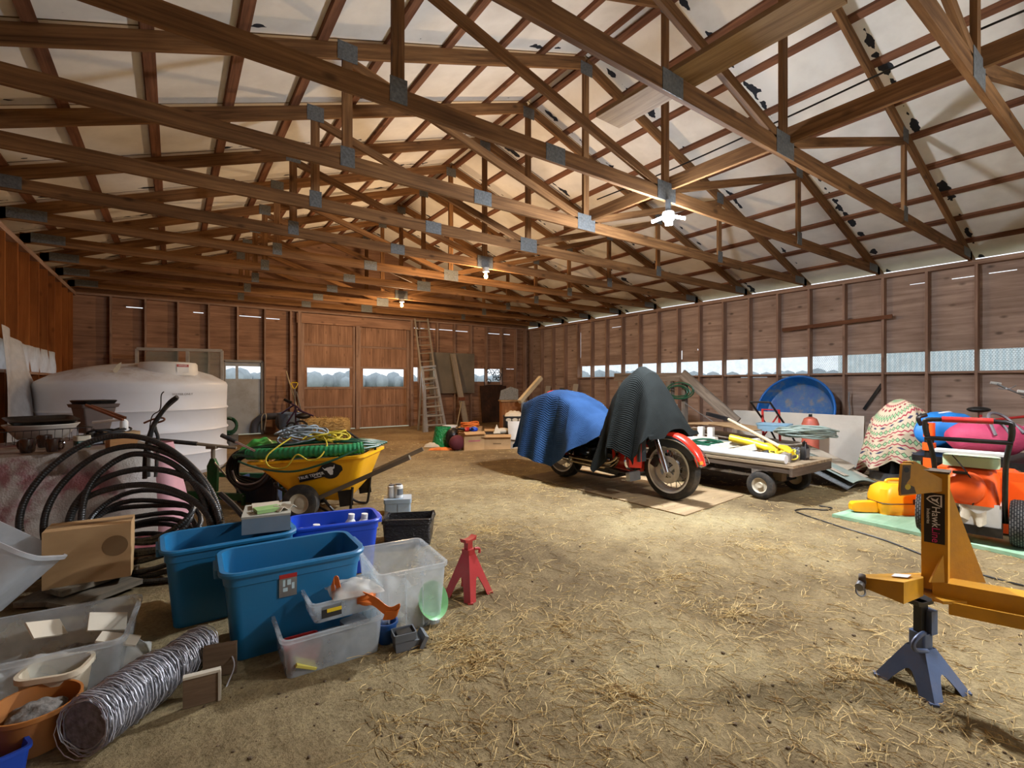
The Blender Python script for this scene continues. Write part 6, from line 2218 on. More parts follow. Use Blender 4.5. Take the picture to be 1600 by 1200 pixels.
zl, zr = Z_(717), Z_(705)
tr = MB().loft([ring(X_(466), X_(548), .36, .42, Z_(771), Z_(774)), ring(X_(452), X_(570), .46, .54, Z_(752), Z_(748)), ring(X_(418), X_(584), .60, .68, zl - .02, zr - .02),
                ring(X_(408), X_(588), .66, .74, zl - .015, zr - .012), ring(X_(408), X_(588), .66, .74, zl + .01, zr + .012), ring(X_(422), X_(580), .58, .66, zl + .008, zr + .01),
                ring(X_(460), X_(562), .42, .50, Z_(750), Z_(746)), ring(X_(472), X_(541), .34, .40, Z_(768), Z_(771))])
wb.part('tray', tr, 'tray_yellow')
for s, w0, w1 in ((-1, .22, .30), (1, .22, .30)):
    wb.part('handle', MB().beam((X_(470), s * w0, Z_(789)), (X_(652), s * w1, Z_(707)), .04, .042), 'handle_wood')
    wb.part('leg', MB().tube(spline([(X_(520), s * .24, Z_(770)), (X_(540), s * .25, .05), (X_(556), s * .26, .02), (X_(562), s * .27, .05), (X_(566), s * .27, Z_(752))], 5), .013, 8), 'black_metal')
    wb.part('leg_plate', MB().box((X_(556), s * .275, Z_(768)), (.13, .006, .15), (0, -.15, 0)), 'black_metal')
    wb.part('tray_brace', MB().tube([(X_(500), s * .2, Z_(778)), (X_(535), s * .26, .04)], .012, 8), 'black_metal')
    M = Matrix.Translation((-.09 - .065 * s if s > 0 else -.03, s * .35, .17)) @ Matrix.Rotation(PI / 2, 4, 'X')
    w = wb.part('wheel', MB().lathe([(.09, -.05), (.13, -.055), (.162, -.04), (.17, 0), (.162, .04), (.13, .055), (.09, .05)], 36, M), 'tyre')
    wb.part('rim', MB().lathe([(0, -.03), (.04, -.035), (.06, -.025), (.092, -.052), (.092, .052), (.06, .025), (.04, .035), (0, .03)], 28, M), 'hub_cream', w)
wb.part('axle', MB().cyl((-.03, -.35, .17), (-.155, .35, .17), .012), 'steel')
wb.part('nose_bar', MB().tube(spline([(X_(470), -.22, .22), (X_(445), -.2, .30), (X_(440), 0, .32), (X_(445), .2, .30), (X_(470), .22, .22)], 4), .013, 8), 'black_metal')
wb.part('rim_handle', MB().tube(spline([(X_(572), .22, zr), (X_(574), .20, zr + .05), (X_(584), .05, zr + .055), (X_(586), .02, zr)], 4), .011, 6), 'black_metal')
# decal on the near side of the tray (slanting plane)
pa, pb = V((X_(498), -.0, Z_(739))), V((X_(563), 0, Z_(716)))


def side(px, py, off=.010):
    """a point on the near side wall of the tray"""
    x = X_(px)
    z = Z_(py)
    lv = [(Z_(773), X_(468), X_(545), .36, .42), (Z_(750), X_(452), X_(570), .46, .54), ((zl + zr) / 2 - .02, X_(418), X_(584), .60, .68)]
    for (za, xa0, xa1, wa0, wa1), (zb, xb0, xb1, wb0, wb1) in zip(lv, lv[1:]):
        if z <= zb or zb == lv[-1][0]:
            k = (z - za) / (zb - za)
            ya = (wa0 + (wa1 - wa0) * .5) / 2
            yb = (wb0 + (wb1 - wb0) * .5) / 2
            if not (za <= z <= zb) and zb != lv[-1][0]:
                continue
            return V((x, -(ya + (yb - ya) * k) - off, z))


A, B, Cc = side(490, 744), side(532, 734), side(493, 734)
fr_ = frame(A, B - A, Cc - A)
L_ = (B - A).length
Hh = .062
wb.part('decal', MB().prism([(-.02, -.005), (L_ * .84, -.005), (L_ * .84, Hh), (.0, Hh)], .003, fr_), 'sticker_black')
wb.part('lettering', MB().text('TRUE TEMPER', .042, .0008, fr_ @ Matrix.Translation((L_ * .41, Hh * .56, .003))), 'sticker_white')
wb.part('decal_line', MB().box((L_ * .62, Hh * .16, .002), (L_ * .26, .007, .002)).xf(fr_), 'sticker_white')
cx = L_ * .84 + .075
wb.part('decal_disc', MB().prism([(cx + .098 * math.cos(a) * (1.25 if abs(math.sin(a)) < .4 else 1), .045 + .085 * math.sin(a)) for a in [2 * PI * i / 22 for i in range(22)]], .003, fr_), 'sticker_black')
bull = [(-.062, .045), (-.045, .022), (-.02, .03), (.02, .03), (.045, .022), (.062, .045), (.05, .01), (.028, .0), (.026, -.02), (.012, -.05), (-.012, -.05), (-.026, -.02), (-.028, .0), (-.05, .01)]
wb.part('bull_emblem', MB().prism([(cx + x, .05 + y) for x, y in bull], .005, fr_), 'sticker_white')

wbW = Matrix.Translation(wbl) @ Matrix.Rotation(-YAW - .02, 4, 'Z')
RW3 = wbW.to_3x3()
W = lambda x, y, z: wbW @ V((x, y, z))
plain('hose_green', (40, 132, 80), .4, 0, .08, 10)
plain('rope_grey', (136, 148, 156), .7, 0, .2, 20)
plain('rope_gold', (198, 176, 48), .7, 0, .15, 20)
plain('bag_green', (70, 160, 70), .4, 0, .15, 8)
plain('sack_dark', (70, 76, 62), .85, 0, .2, 8)


def corr(pts, r):
    P = spline(pts, 26)
    return MB().tube(P, [r * (1 + (.08 if i % 4 < 2 else -.01)) for i in range(len(P))], 12)


zm = (zl + zr) / 2
bed = MB().loft([ring(X_(450), X_(560), .42, .50, zl - .06, zr - .06), ring(X_(436), X_(570), .46, .54, zl - .005, zr - .005), ring(X_(450), X_(560), .34, .44, zl + .06, zr + .03), ring(X_(470), X_(550), .16, .24, zl + .085, zr + .06)])
solo('sack_heap', bed, 'sack_dark', 'dark sacking filling the wheelbarrow tray under the hoses', 'sacking', wbl, -YAW - .02)
solo('corrugated_hose', corr([W(X_(405), -.20, zl + .075), W(X_(450), -.27, zl + .09), W(X_(500), -.30, zm + .075), W(X_(545), -.29, zm + .085), W(X_(580), -.22, zr + .07)], .052), 'hose_green', 'fat bright green corrugated hose along the wheelbarrow rim', 'hose', wbl, world=True)
hp = []
for i, (y, z, e) in enumerate(((-.20, .11, 0), (-.12, .14, .06), (-.04, .15, .1), (-.26, .05, -.05), (.04, .15, .12))):
    hp.append([W(X_(378) - e * .3, y + .1, zl + .03), W(X_(392), y, zl + .06 + z * .3), W(X_(440), y, zl + z), W(X_(500), y + .02, zm + z), W(X_(560), y + .1, zr + z * .7), W(X_(590), y + .3, zr + .05)])
t = Thing('green_hose_bundle', 'bundle of dark green garden hose draped over the left of the wheelbarrow', 'hose', wbl)
for q in hp:
    t.part('strand', MB().tube(spline(q, 8), .013, 8), 'hose_dark_green', world=True)
for q in ([(X_(404), -.36, zl + .03), (X_(440), -.40, zl - .03), (X_(490), -.42, zl - .05), (X_(540), -.41, zm - .0), (X_(575), -.30, zr + .06)],):
    t.part('strand', MB().tube(spline([W(*x) for x in q], 8), .010, 8), 'hose_dark_green', world=True)
solo('rope_tangle', MB().tube(coil((0, 0, .0), .17, 9, .009, .10, .12, seed=17, ry=.14), .009, 6), 'rope_grey', 'tangle of grey rope on top of the wheelbarrow load', 'rope', W(X_(468), .06, zm + .15), -YAW)
solo('rope_tangle', MB().tube(coil((0, 0, .0), .17, 9, .009, .07, .10, seed=23, ry=.13), .009, 6), 'rope_gold', 'coil of yellow rope on top of the wheelbarrow load', 'rope', W(X_(512), .0, zm + .13), -YAW)
solo('yellow_rope', MB().tube(spline([W(*q) for q in ((X_(470), -.2, zm + .20), (X_(452), -.37, zm + .08), (X_(448), -.40, zm + .0), (X_(458), -.41, zm - .06), (X_(478), -.41, zm - .05), (X_(492), -.39, zm + .06), (X_(510), -.40, zm + .01), (X_(525), -.38, zm + .04), (X_(530), -.3, zm + .14), (X_(515), -.15, zm + .2))], 7), .007, 6), 'rope_gold', 'loop of thin yellow cord hanging over the near side of the wheelbarrow', 'rope', W(X_(470), -.2, zm), world=True)
t = Thing('black_strap_coil', 'black strap coil arching over the right end of the load', 'strap', wbl)
for i in range(3):
    t.part('strand', MB().tube(spline([W(*q) for q in ((X_(490), .12 + .03 * i, zm + .2), (X_(530), .14 + .03 * i, zm + .22), (X_(556), .1 + .03 * i, zm + .15 - .02 * i), (X_(574), .02 + .03 * i, zr + .05))], 6), .011, 6), 'rubber', world=True)
solo('green_plastic_bag', crumple(.34, .3, .13, 51), 'bag_green', 'bright green plastic bag at the back left of the wheelbarrow load', 'plastic bag', W(X_(398), .12, zl + .06), -YAW)

# ---------------------------------------------------------------- green cart left of the wheelbarrow
plain('cart_green', (18, 92, 52), .5, 0, .15, 8, .05, .35)
plain('box_navy', (40, 62, 92), .5, 0, .15, 6, 0, .3)
cg = D(345, 780, 5.1)
cgl = V((cg.x, cg.y, 0))
S5 = 5.1 / FPX
X5 = lambda px: (px - 345) * S5
Z5 = lambda py: CAM_Z - (py - 600) * S5
ct = Thing('green_cart', 'old green steel cart with a T-handle and one wheel toward the tank', 'cart', cgl, -YAW)
ct.part('post', MB().loft([[(X5(333) + x, y, z) for x, y in ((-w, -.02), (w, -.02), (w, .02), (-w, .02))] for z, w in ((Z5(768), .045), (Z5(728), .055), (Z5(716), .018))]), 'cart_green')
ct.part('pivot', MB().cyl((X5(333), 0, Z5(718)), (X5(333), 0, Z5(700)), .02), 'wagon_grey')
ct.part('pivot_cap', MB().box((X5(331), 0, Z5(699)), (.10, .05, .03)), 'wagon_grey')
ct.part('bar', MB().tube([(X5(308), -.02, Z5(693)), (X5(365), .05, Z5(701))], .017, 8), 'wagon_grey')
ct.part('grip', MB().tube([(X5(242), -.12, Z5(684)), (X5(310), -.02, Z5(693))], .022, 10), 'rubber')
ct.part('rail', MB().beam((X5(290), -.02, Z5(772)), (X5(382), -.02, Z5(776)), .05, .07), 'cart_green')
ct.part('rail', MB().beam((X5(290), .4, Z5(752)), (X5(445), .4, Z5(756)), .05, .05), 'cart_green')
ct.part('end_plate', MB().box((X5(437), .1, Z5(745)), (.10, .03, .26)), 'cart_green')
ct.part('brace_rod', MB().tube([(X5(338), -.03, Z5(722)), (X5(383), -.03, Z5(775))], .009, 6), 'steel')
ct.part('brace_rod', MB().tube([(X5(340), .0, Z5(735)), (X5(385), .2, Z5(700))], .008, 6), 'steel')
ct.part('foot', MB().beam((X5(382), -.02, 0), (X5(382), -.02, Z5(774)), .03, .03, up=(1, 0, 0)), 'cart_green')
ct.part('foot', MB().beam((X5(437), .1, 0), (X5(437), .1, Z5(765)), .03, .03, up=(1, 0, 0)), 'cart_green')
M = Matrix.Translation((X5(296), .05, .175)) @ Matrix.Rotation(PI / 2, 4, 'X')
w = ct.part('wheel', MB().lathe([(.085, -.05), (.13, -.055), (.165, -.04), (.172, 0), (.165, .04), (.13, .055), (.085, .05)], 36, M), 'tyre')
ct.part('hub', MB().lathe([(0, -.03), (.03, -.045), (.05, -.025), (.09, -.045), (.09, .045), (.05, .025), (.03, .045), (0, .03)], 28, M), 'hub_cream', w)
nb = D(412, 770, 5.35)
t = Thing('navy_crate', 'dark blue crate under the hanging black cables', 'crate', (nb.x, nb.y, 0), -YAW)
t.part('shell', tub(.46, .34, .26, .006, .03, .94, .02, .02), 'box_navy')
kt = Thing('cable_loops', 'thick black cables looped over the navy crate beside the wheelbarrow', 'cables', (nb.x, nb.y - .1, 0))
for i in range(5):
    q = [(402 - i * 4, 712), (375 + i * 3, 705 + i * 2), (358 + 4 * i, 720), (356 + 4 * i, 742), (368 + 4 * i, 758 - i * 3), (392 + 3 * i, 765 - 4 * i), (415, 752 - 3 * i), (428 - 2 * i, 730)]
    kt.part('loop', MB().tube(spline([D(x, y, 5.0 + .03 * i) for x, y in q], 6), .012 if i % 2 else .016, 7), 'cable_black', world=True)
kt.part('pale_loop', MB().tube(spline([D(x, y, 4.95) for x, y in ((363, 735), (370, 752), (385, 757), (405, 752), (420, 735), (428, 722))], 6), .009, 6), 'steel', world=True)
gpt = Thing('gripped_rod', 'black-gripped steel handle leaning on the left end of the wheelbarrow', 'tool handle', (wbl.x - .5, wbl.y + .3, 0))
q0, q1, q2 = D(346, 680, 4.6), D(368, 690, 4.6), D(416, 713, 4.6)
gpt.part('grip', MB().tube([q0, q1], .020, 10), 'rubber', world=True)
gpt.part('shaft', MB().tube([q1, q2], .012, 10), 'chrome', world=True)
gpt.part('lower_bar', MB().tube([q2, D(430, 760, 4.75)], .012, 8), 'black_metal', world=True)

# ---------------------------------------------------------------- far left: pump, tools, stroller, bale
plain('pump_grey', (96, 104, 122), .5, .2, .12, 6, 0, .3)
S12 = 12.2 / FPX
pb_ = D(430, 676, 12.2)
t = Thing('duct_pipe', 'grey bent duct pipe on the floor before the end wall', 'duct', (pb_.x, pb_.y, 0))
t.part('pipe', MB().tube(spline([D(x, y, 12.2) for x, y in ((398, 676), (399, 664), (406, 654), (416, 651), (445, 650))], 6), .085, 14), 'pump_grey', world=True)
t.part('hose_loop', MB().tube(spline([D(x, y, 12.0) for x, y in ((409, 672), (409, 652), (414, 646), (416, 652), (413, 672))], 5), .012, 6), 'hub_cream', world=True)
t.part('housing', MB().ball(D(446, 658, 12.2), .24, .2, .26), 'pump_grey', world=True)
fz = D(446, 658, 12.2).z
bs = D(446, 658, 12.2)
t.part('stand', MB().beam((bs.x, bs.y, 0), (bs.x, bs.y, fz), .2, .2, up=(1, 0, 0)), 'pump_grey', world=True)
t = Thing('shovel', 'yellow D-handled shovel standing among tools by the sliding door', 'shovel', OV(461, 660, 13.1) * 1.0)
t.o.location.z = 0
t.inv = Matrix.Translation(t.o.location).inverted()
t.part('shaft', MB().tube([D(460.5, 607, 12.3), D(462, 680, 12.2)], .016, 8), 'steel', world=True)
q = D(460, 602, 12.3)
t.part('grip', MB().tube(spline([q + V((-.07, 0, .06)), q + V((.07, 0, .06)), q + V((.05, 0, -.03)), q + V((0, 0, -.09)), q + V((-.05, 0, -.03))], 4, True), .014, 6, closed=True), 'tool_yellow', world=True)
sb_ = D(462, 680, 12.2)
t.part('blade', MB().prism([(-.11, 0), (.11, 0), (.1, .3), (-.1, .3)], .012, frame((sb_.x, sb_.y, .0), (1, 0, 0), (0, .12, 1))), 'steel', world=True)
for i, (x0, y0, x1, y1, mt, lb) in enumerate(((447, 580, 462, 630, 'pale_wood', 'pale rake handle tilting left behind the shovel'), (463, 612, 476, 664, 'steel', 'steel rod leaning to the right of the shovel'))):
    a, b = D(x0, y0, 12.45), D(x1, y1, 12.3)
    d_ = (b - a)
    b2 = a + d_ * (a.z / (a.z - b.z)) if abs(a.z - b.z) > 1e-6 else b
    solo(('garden_rake', 'steel_rod')[i], MB().tube([a, b2], .018, 8), mt, lb, ('rake', 'rod')[i], (b2.x, b2.y, 0), group='tools by the sliding door', world=True)
gb = D(455, 690, 11.6)
plain('bucket_blue', (110, 132, 164), .45, 0, .1, 6)
solo('grey_bin', MB().lathe([(0, 0), (.20, 0), (.25, .55), (.27, .55), (.27, .58), (.24, .58), (.19, .01), (0, .01)], 32), 'bucket_blue', 'blue-grey plastic bin behind the stroller', 'bin', (D(452, 660, 11.75).x, D(452, 660, 11.75).y, 0))
plain('stroller_purple', (74, 52, 78), .4, .2, .1, 6)
sc_ = D(467, 668, 11.2)
st_ = Thing('jogging_stroller', 'purple framed jogging stroller folded before the straw bale', 'stroller', (sc_.x, sc_.y, 0))
for px, R_ in ((456, .13), (470, .17)):
    c = D(px, 668, 11.2)
    Mw = Matrix.Rotation(-YAW, 3, 'Z') @ Matrix.Rotation(PI / 2, 3, 'X')
    w = st_.part('wheel', MB().torus((c.x, c.y, c.z - .02), R_, .022, Mw, 30), 'tyre', world=True)
    sp = MB()
    for i in range(8):
        a = 2 * PI * i / 8
        sp.tube([V((c.x, c.y, c.z - .02)), V((c.x, c.y, c.z - .02)) + Mw @ V((R_ * math.cos(a), R_ * math.sin(a), 0))], .004, 4)
    st_.part('spoke', sp, 'steel', w, world=True)
for q in (((446, 626), (462, 634), (480, 650)), ((440, 646), (460, 632)), ((462, 634), (462, 660), (470, 668)), ((465, 640), (490, 650)), ((448, 662), (462, 640))):
    st_.part('frame_tube', MB().tube([D(x, y, 11.2) for x, y in q], .02, 8), 'stroller_purple', world=True)
st_.part('handle', MB().tube([D(444, 624, 11.2), D(456, 629, 11.2)], .03, 8), 'case_black', world=True)
st_.part('seat', MB().ball(D(474, 650, 11.2), .17, .14, .07), 'case_black', world=True)
m, nt, p, out = newmat('straw')
co = coords(nt, False)
mp = N(nt, 'ShaderNodeMapping')
mp.inputs['Scale'].default_value = (14, 40, 40)
nt.links.new(co, mp.inputs['Vector'])
n = N(nt, 'ShaderNodeTexNoise', Scale=1.0, Detail=6.0)
nt.links.new(mp.outputs[0], n.inputs['Vector'])
nt.links.new(ramp(nt, n.outputs[0], [(.3, srgb(156, 122, 70)), (.55, srgb(214, 186, 124)), (.75, srgb(232, 210, 156))]), p.inputs['Base Color'])
p.inputs['Roughness'].default_value = .8
b = N(nt, 'ShaderNodeBump', Strength=1.0, Distance=.03)
nt.links.new(n.outputs[0], b.inputs['Height'])
nt.links.new(b.outputs[0], p.inputs['Normal'])
bl = D(512, 676, 11.9)
t = Thing('straw_bale', 'golden straw bale on the floor before the sliding doors', 'bale', (bl.x, bl.y, 0), -YAW + .1)
bmx = MB().grid(lambda s, q: ((.5 - .06 * abs(math.sin(5 * q))) * math.cos(2 * PI * s) * 1.0 * (1 + .05 * math.sin(23 * s)) * min(1, 3 * q + .2) * (1 if q < .9 else (1 - q) * 10), .26 * math.sin(2 * PI * s) * (1 + .06 * math.sin(19 * s + 3)) * (1 if q < .9 else (1 - q) * 10), .40 * min(1, q / .85) + .03 * math.sin(17 * s) * q), 48, 20)
t.part('block', MB().loft([rrect(w_, d_, .08, z) for w_, d_, z in ((.92, .44, 0), (1.0, .50, .05), (1.02, .52, .2), (1.0, .5, .36), (.9, .4, .43))]), 'straw')
rn = random.Random(77)
tf = MB()
for i in range(420):
    a = V((rn.uniform(-.5, .5), rn.uniform(-.26, .2), rn.uniform(.05, .43)))
    if rn.random() < .5:
        a.z = .41
    else:
        a.y = -.255
    dv = V((rn.uniform(-.1, .1), rn.uniform(-.08, .03), rn.uniform(-.03, .09)))
    tf.tube([a, a + dv], .0035, 3, cap=False)
o = t.part('loose_straw', tf, 'straw')
o['kind'] = 'stuff'
dk = D(500, 655, 12.75)
solo('dark_heap', crumple(.8, .5, .36, 61), 'sack_dark', 'low dark heap of brush behind the straw bale', 'heap', (dk.x, dk.y, .02), -YAW)
tp = D(350, 668, 10.6)
solo('hose_reel', MB().tube(coil((0, 0, .0), .16, 6, .02, .02, .14, Matrix.Rotation(1.2, 3, 'X'), seed=71), .02, 8), 'hose_dark_green', 'small coil of dark green hose behind the right side of the tank', 'hose', (D(356, 665, 10.0).x, D(356, 665, 10.0).y, .40))
solo('grey_box', MB().loft([rrect(.3, .3, .04, z) for z in (0, .22)]), 'grey_plastic', 'low grey box under the green hose coil by the tank', 'box', (D(356, 665, 10.0).x, D(356, 665, 10.0).y, 0), -YAW)

# ---------------------------------------------------------------- ladders against the end wall
plain('aluminium', (196, 200, 204), .3, .7, .06, 10)
plain('alu_dull', (186, 176, 160), .45, .5, .08, 10)


def ladder(t, A0, A1, B0, B1, n, mat, r=.022, name='rung', w=.05):
    t.part('rail', MB().beam(A0, A1, w, .03, up=(0, 1, 0)), mat, world=True)
    t.part('rail', MB().beam(B0, B1, w, .03, up=(0, 1, 0)), mat, world=True)
    for i in range(n):
        k = (i + .7) / n
        t.part(name, MB().tube([A0 + (A1 - A0) * k, B0 + (B1 - B0) * k], r, 8), mat, world=True)


ya = 13.35
t = Thing('extension_ladder', 'tall dull extension ladder leaning against the end wall', 'ladder', OV(675, 660, 13.0))
t.o.location.z = 0
t.inv = Matrix.Translation(t.o.location).inverted()
ladder(t, OV(668, 668, 12.75), OV(648, 498, 13.55), OV(690, 664, 12.75), OV(668, 498, 13.55), 13, 'alu_dull', .016)
t = Thing('step_ladder', 'bright aluminium step ladder standing before the extension ladder', 'ladder', OV(680, 668, 12.4))
t.o.location.z = 0
t.inv = Matrix.Translation(t.o.location).inverted()
f0, f1, h0, h1 = OV(667, 674, 11.75), OV(697, 670, 11.75), OV(660, 575, 12.0), OV(678, 573, 12.0)
for q in (f0, f1):
    q.z = 0
ladder(t, f0, h0, f1, h1, 7, 'aluminium', .028, 'step', .07)
b0, b1 = f0 + V((.0, .55, 0)), f1 + V((.0, .55, 0))
t.part('rear_rail', MB().beam(b0, h0, .05, .03, up=(0, 1, 0)), 'aluminium', world=True)
t.part('rear_rail', MB().beam(b1, h1, .05, .03, up=(0, 1, 0)), 'aluminium', world=True)
for k in (.25, .5, .75):
    t.part('rear_brace', MB().tube([b0 + (h0 - b0) * k, b1 + (h1 - b1) * k], .016, 6), 'aluminium', world=True)
t.part('top_cap', MB().beam(h0 + V((-.03, 0, .02)), h1 + V((.03, 0, .02)), .14, .05), 'aluminium', world=True)
tall = Thing('white_post', 'tall narrow white post standing left of the ladders', 'post', OV(663, 668, 11.8))
tall.o.location.z = 0
tall.part('post_body', MB().box((0, 0, .62), (.07, .07, 1.24)), 'aluminium')

# sheet of grey board on the wall, long rail, stains
plain('board_drab', (122, 116, 104), .7, 0, .25, 2.0, 0, .5)
a, b = OV(672, 615, 13.62), OV(741, 553, 13.66)
solo('grey_sheet', MB().box((0, 0, 0), (b.x - a.x, .02, b.z - a.z)), 'board_drab', 'drab grey sheet fixed to the end wall behind the ladders', 'sheet', ((a.x + b.x) / 2, 13.655, (a.z + b.z) / 2))
t = Thing('slotted_rail', 'long pale slotted rail leaning on the grey sheet', 'rail', OV(727, 655, 13.0))
t.o.location.z = 0
t.inv = Matrix.Translation(t.o.location).inverted()
q0, q1 = OV(728, 656, 13.0), OV(707, 553, 13.55)
q0.z = .02
t.part('channel', MB().beam(q0, q1, .16, .05, up=(0, -1, .3)), 'alu_dull', world=True)
for s in (-1, 1):
    t.part('lip', MB().beam(q0 + V((s * .08, -.03, 0)), q1 + V((s * .08, -.03, 0)), .02, .03), 'alu_dull', world=True)
t.part('bracket', MB().box(q0 + (q1 - q0) * .36 + V((0, -.05, 0)), (.2, .06, .10)), 'rust', world=True)
t.part('prop', MB().tube([q0 + (q1 - q0) * .32 + V((-.02, -.04, 0)), V((q0.x - .4, q0.y - .15, .02))], .018, 6), 'pale_wood', world=True)
# ornate ironwork in the small window
t = Thing('iron_scrollwork', 'black wrought iron scroll panel standing in the right end-wall window', 'ironwork', OV(771, 600, 13.62))
t.part('frame_side', MB().tube([OV(757, 603, 13.62), OV(757, 574, 13.62)], .014, 6), 'black_metal', world=True)
t.part('frame_side', MB().tube([OV(785, 603, 13.62), OV(785, 575, 13.62)], .012, 6), 'black_metal', world=True)
t.part('frame_bar', MB().tube([OV(757, 602, 13.62), OV(785, 602, 13.62)], .012, 6), 'black_metal', world=True)
rn = random.Random(41)
for i in range(9):
    c = OV(760 + 24 * rn.random(), 578 + 20 * rn.random(), 13.62)
    pts = [c + V((.012 * k * math.cos(.9 * k + i), 0, .012 * k * math.sin(.9 * k + i))) for k in range(1, 10)]
    t.part('scroll', MB().tube(pts, .014, 5), 'black_metal', world=True)
# dark mat hanging on the wall
m, nt, p, out = newmat('mat_dark')
co = coords(nt, False)
n = N(nt, 'ShaderNodeTexNoise', Scale=3.0, Detail=7.0, Roughness=.7)
nt.links.new(co, n.inputs['Vector'])
nt.links.new(ramp(nt, n.outputs[0], [(.35, srgb(34, 22, 16)), (.6, srgb(66, 40, 26)), (.75, srgb(112, 70, 48))]), p.inputs['Base Color'])
p.inputs['Roughness'].default_value = .9
a, b = OV(755, 668, 13.5), OV(788, 603, 13.66)
solo('dark_mat', MB().grid(lambda s, q: ((b.x - a.x + .1) * (s - .5), -.02 * math.sin(7 * s) * (1 - q) - .15 * (1 - q), b.z * q), 12, 14, .02), 'mat_dark', 'dark stained mat leaning on the end wall below the ironwork', 'mat', ((a.x + b.x) / 2, 13.62, .01))

# ---------------------------------------------------------------- clutter before the motorcycle
wood('cabinet_wood', (116, 72, 40), (170, 118, 74), stretch=(2, 14, 14), knots=.1)
cb_ = D(801, 668, 12.0)
t = Thing('wooden_cabinet', 'small brown wooden cabinet near the back right corner', 'cabinet', (cb_.x, cb_.y, 0), -YAW + .15)
hC = CAM_Z - (627 - 600) * 12.0 / FPX
t.part('body', MB().box((0, 0, hC / 2), (.60, .5, hC)), 'cabinet_wood')
t.part('top', MB().box((0, -.01, hC + .015), (.66, .56, .03)), 'tan_board')
d_ = t.part('door', MB().box((-.10, -.26, hC / 2 + .05), (.36, .02, hC * .6)), 'cabinet_wood')
t.part('door_panel', MB().box((-.10, -.272, hC / 2 + .05), (.26, .01, hC * .42)), 'block_tan', d_)
sg = D(796, 612, 12.1)
solo('grey_slab', MB().prism([(-.24, 0), (.24, 0), (.24, .27), (.05, .34), (-.20, .24)], .03, frame((0, 0, 0), (1, 0, 0), (0, .25, 1))), 'galv', 'small grey slab leaning upright on the wooden cabinet', 'slab', (cb_.x - .02, cb_.y + .14, hC + .032), -YAW)
a, b = D(812, 628, 11.4), D(845, 590, 11.9)
solo('leaning_post', MB().beam(a, b, .10, .10), 'pale_wood', 'pale square post leaning from the cabinet to the corner', 'post', a, world=True)
bb = D(829, 645, 11.2)
solo('blue_barrel', MB().lathe([(0, 0), (.2, 0), (.22, .03), (.22, .82), (.18, .86), (0, .86)], 28), 'bucket_blue', 'pale blue barrel behind the blue quilt', 'barrel', (bb.x, bb.y, 0))
rh = D(866, 617, 8.6)
t = Thing('red_bundle', 'bright red bundle showing just above the blue quilt', 'bundle', (rh.x, rh.y, 0))
plain('cloth_red', (222, 60, 40), .7, 0, .15, 8, .2)
t.part('cloth', MB().ball((0, 0, 1.08), .17, .14, .09), 'cloth_red')
t.part('stand', MB().loft([rrect(.25, .25, .03, z) for z in (0, 1.0)]), 'engine_black')
# milk crate with white sacks
mc = D(803, 690, 10.0)
t = Thing('milk_crate_stack', 'tall black slotted crate beside the blue quilt', 'crate', (mc.x, mc.y, 0), -YAW + .1)
t.part('shell', tub(.42, .40, .62, .012, .02, .98, .015, .03), 'black_metal')
for i in range(3):
    t.part('slot', MB().prism([(.045 * math.cos(a) * 1.3, .035 * math.sin(a)) for a in [2 * PI * k / 12 for k in range(12)]], .004, frame((-.13 + .13 * i, -.21, .55), (1, 0, 0), (0, 0, 1))), 'hub_cream')
    for j in range(3):
        t.part('lattice_dot', MB().prism([(.02, 0), (0, .02), (-.02, 0), (0, -.02)], .004, frame((-.12 + .10 * i + .03 * (j % 2), -.207, .42 - .10 * j), (1, 0, 0), (0, 0, 1))), 'steel')
solo('white_sacks', crumple(.40, .38, .12, 81), 'paper_white', 'crumpled white sacks in the top of the black crate', 'sacks', (mc.x, mc.y, .60), -YAW)
wbk = D(804, 668, 9.6)
solo('white_guard', MB().grid(lambda s, q: (.26 * (s - .5) * (1 - .25 * q * q), .05 * math.cos(PI * (s - .5)) * -1, .40 * (1 - q) + .06 * (1 - (2 * s - 1) ** 2) * (q > .9)), 12, 10, .01), 'white_plastic', 'white curved plastic guard standing against the black crate', 'guard', (wbk.x, wbk.y, .14), -YAW)
solo('guard_base', crumple(.6, .34, .16, 83), 'tarp_grey', 'grey crumpled sheeting on the floor in front of the black crate', 'sheeting', (D(806, 693, 9.7).x, D(806, 693, 9.7).y, .0), -YAW)


def openbox(label, px, py, dist, w, d, h, rz, group='cardboard boxes in the middle'):
    c = D(px, py, dist)
    t = Thing('cardboard_box', label, 'box', (c.x, c.y, 0), rz, group)
    t.part('carton', tub(w, d, h, .006, .004, .995, .002, .004, 1), 'cardboard')
    for s in (-1, 1):
        t.part('flap', MB().box((0, s * (d / 2 + .03), h + .005), (w, .10, .005), (s * -.5, 0, 0)), 'cardboard')
    return t


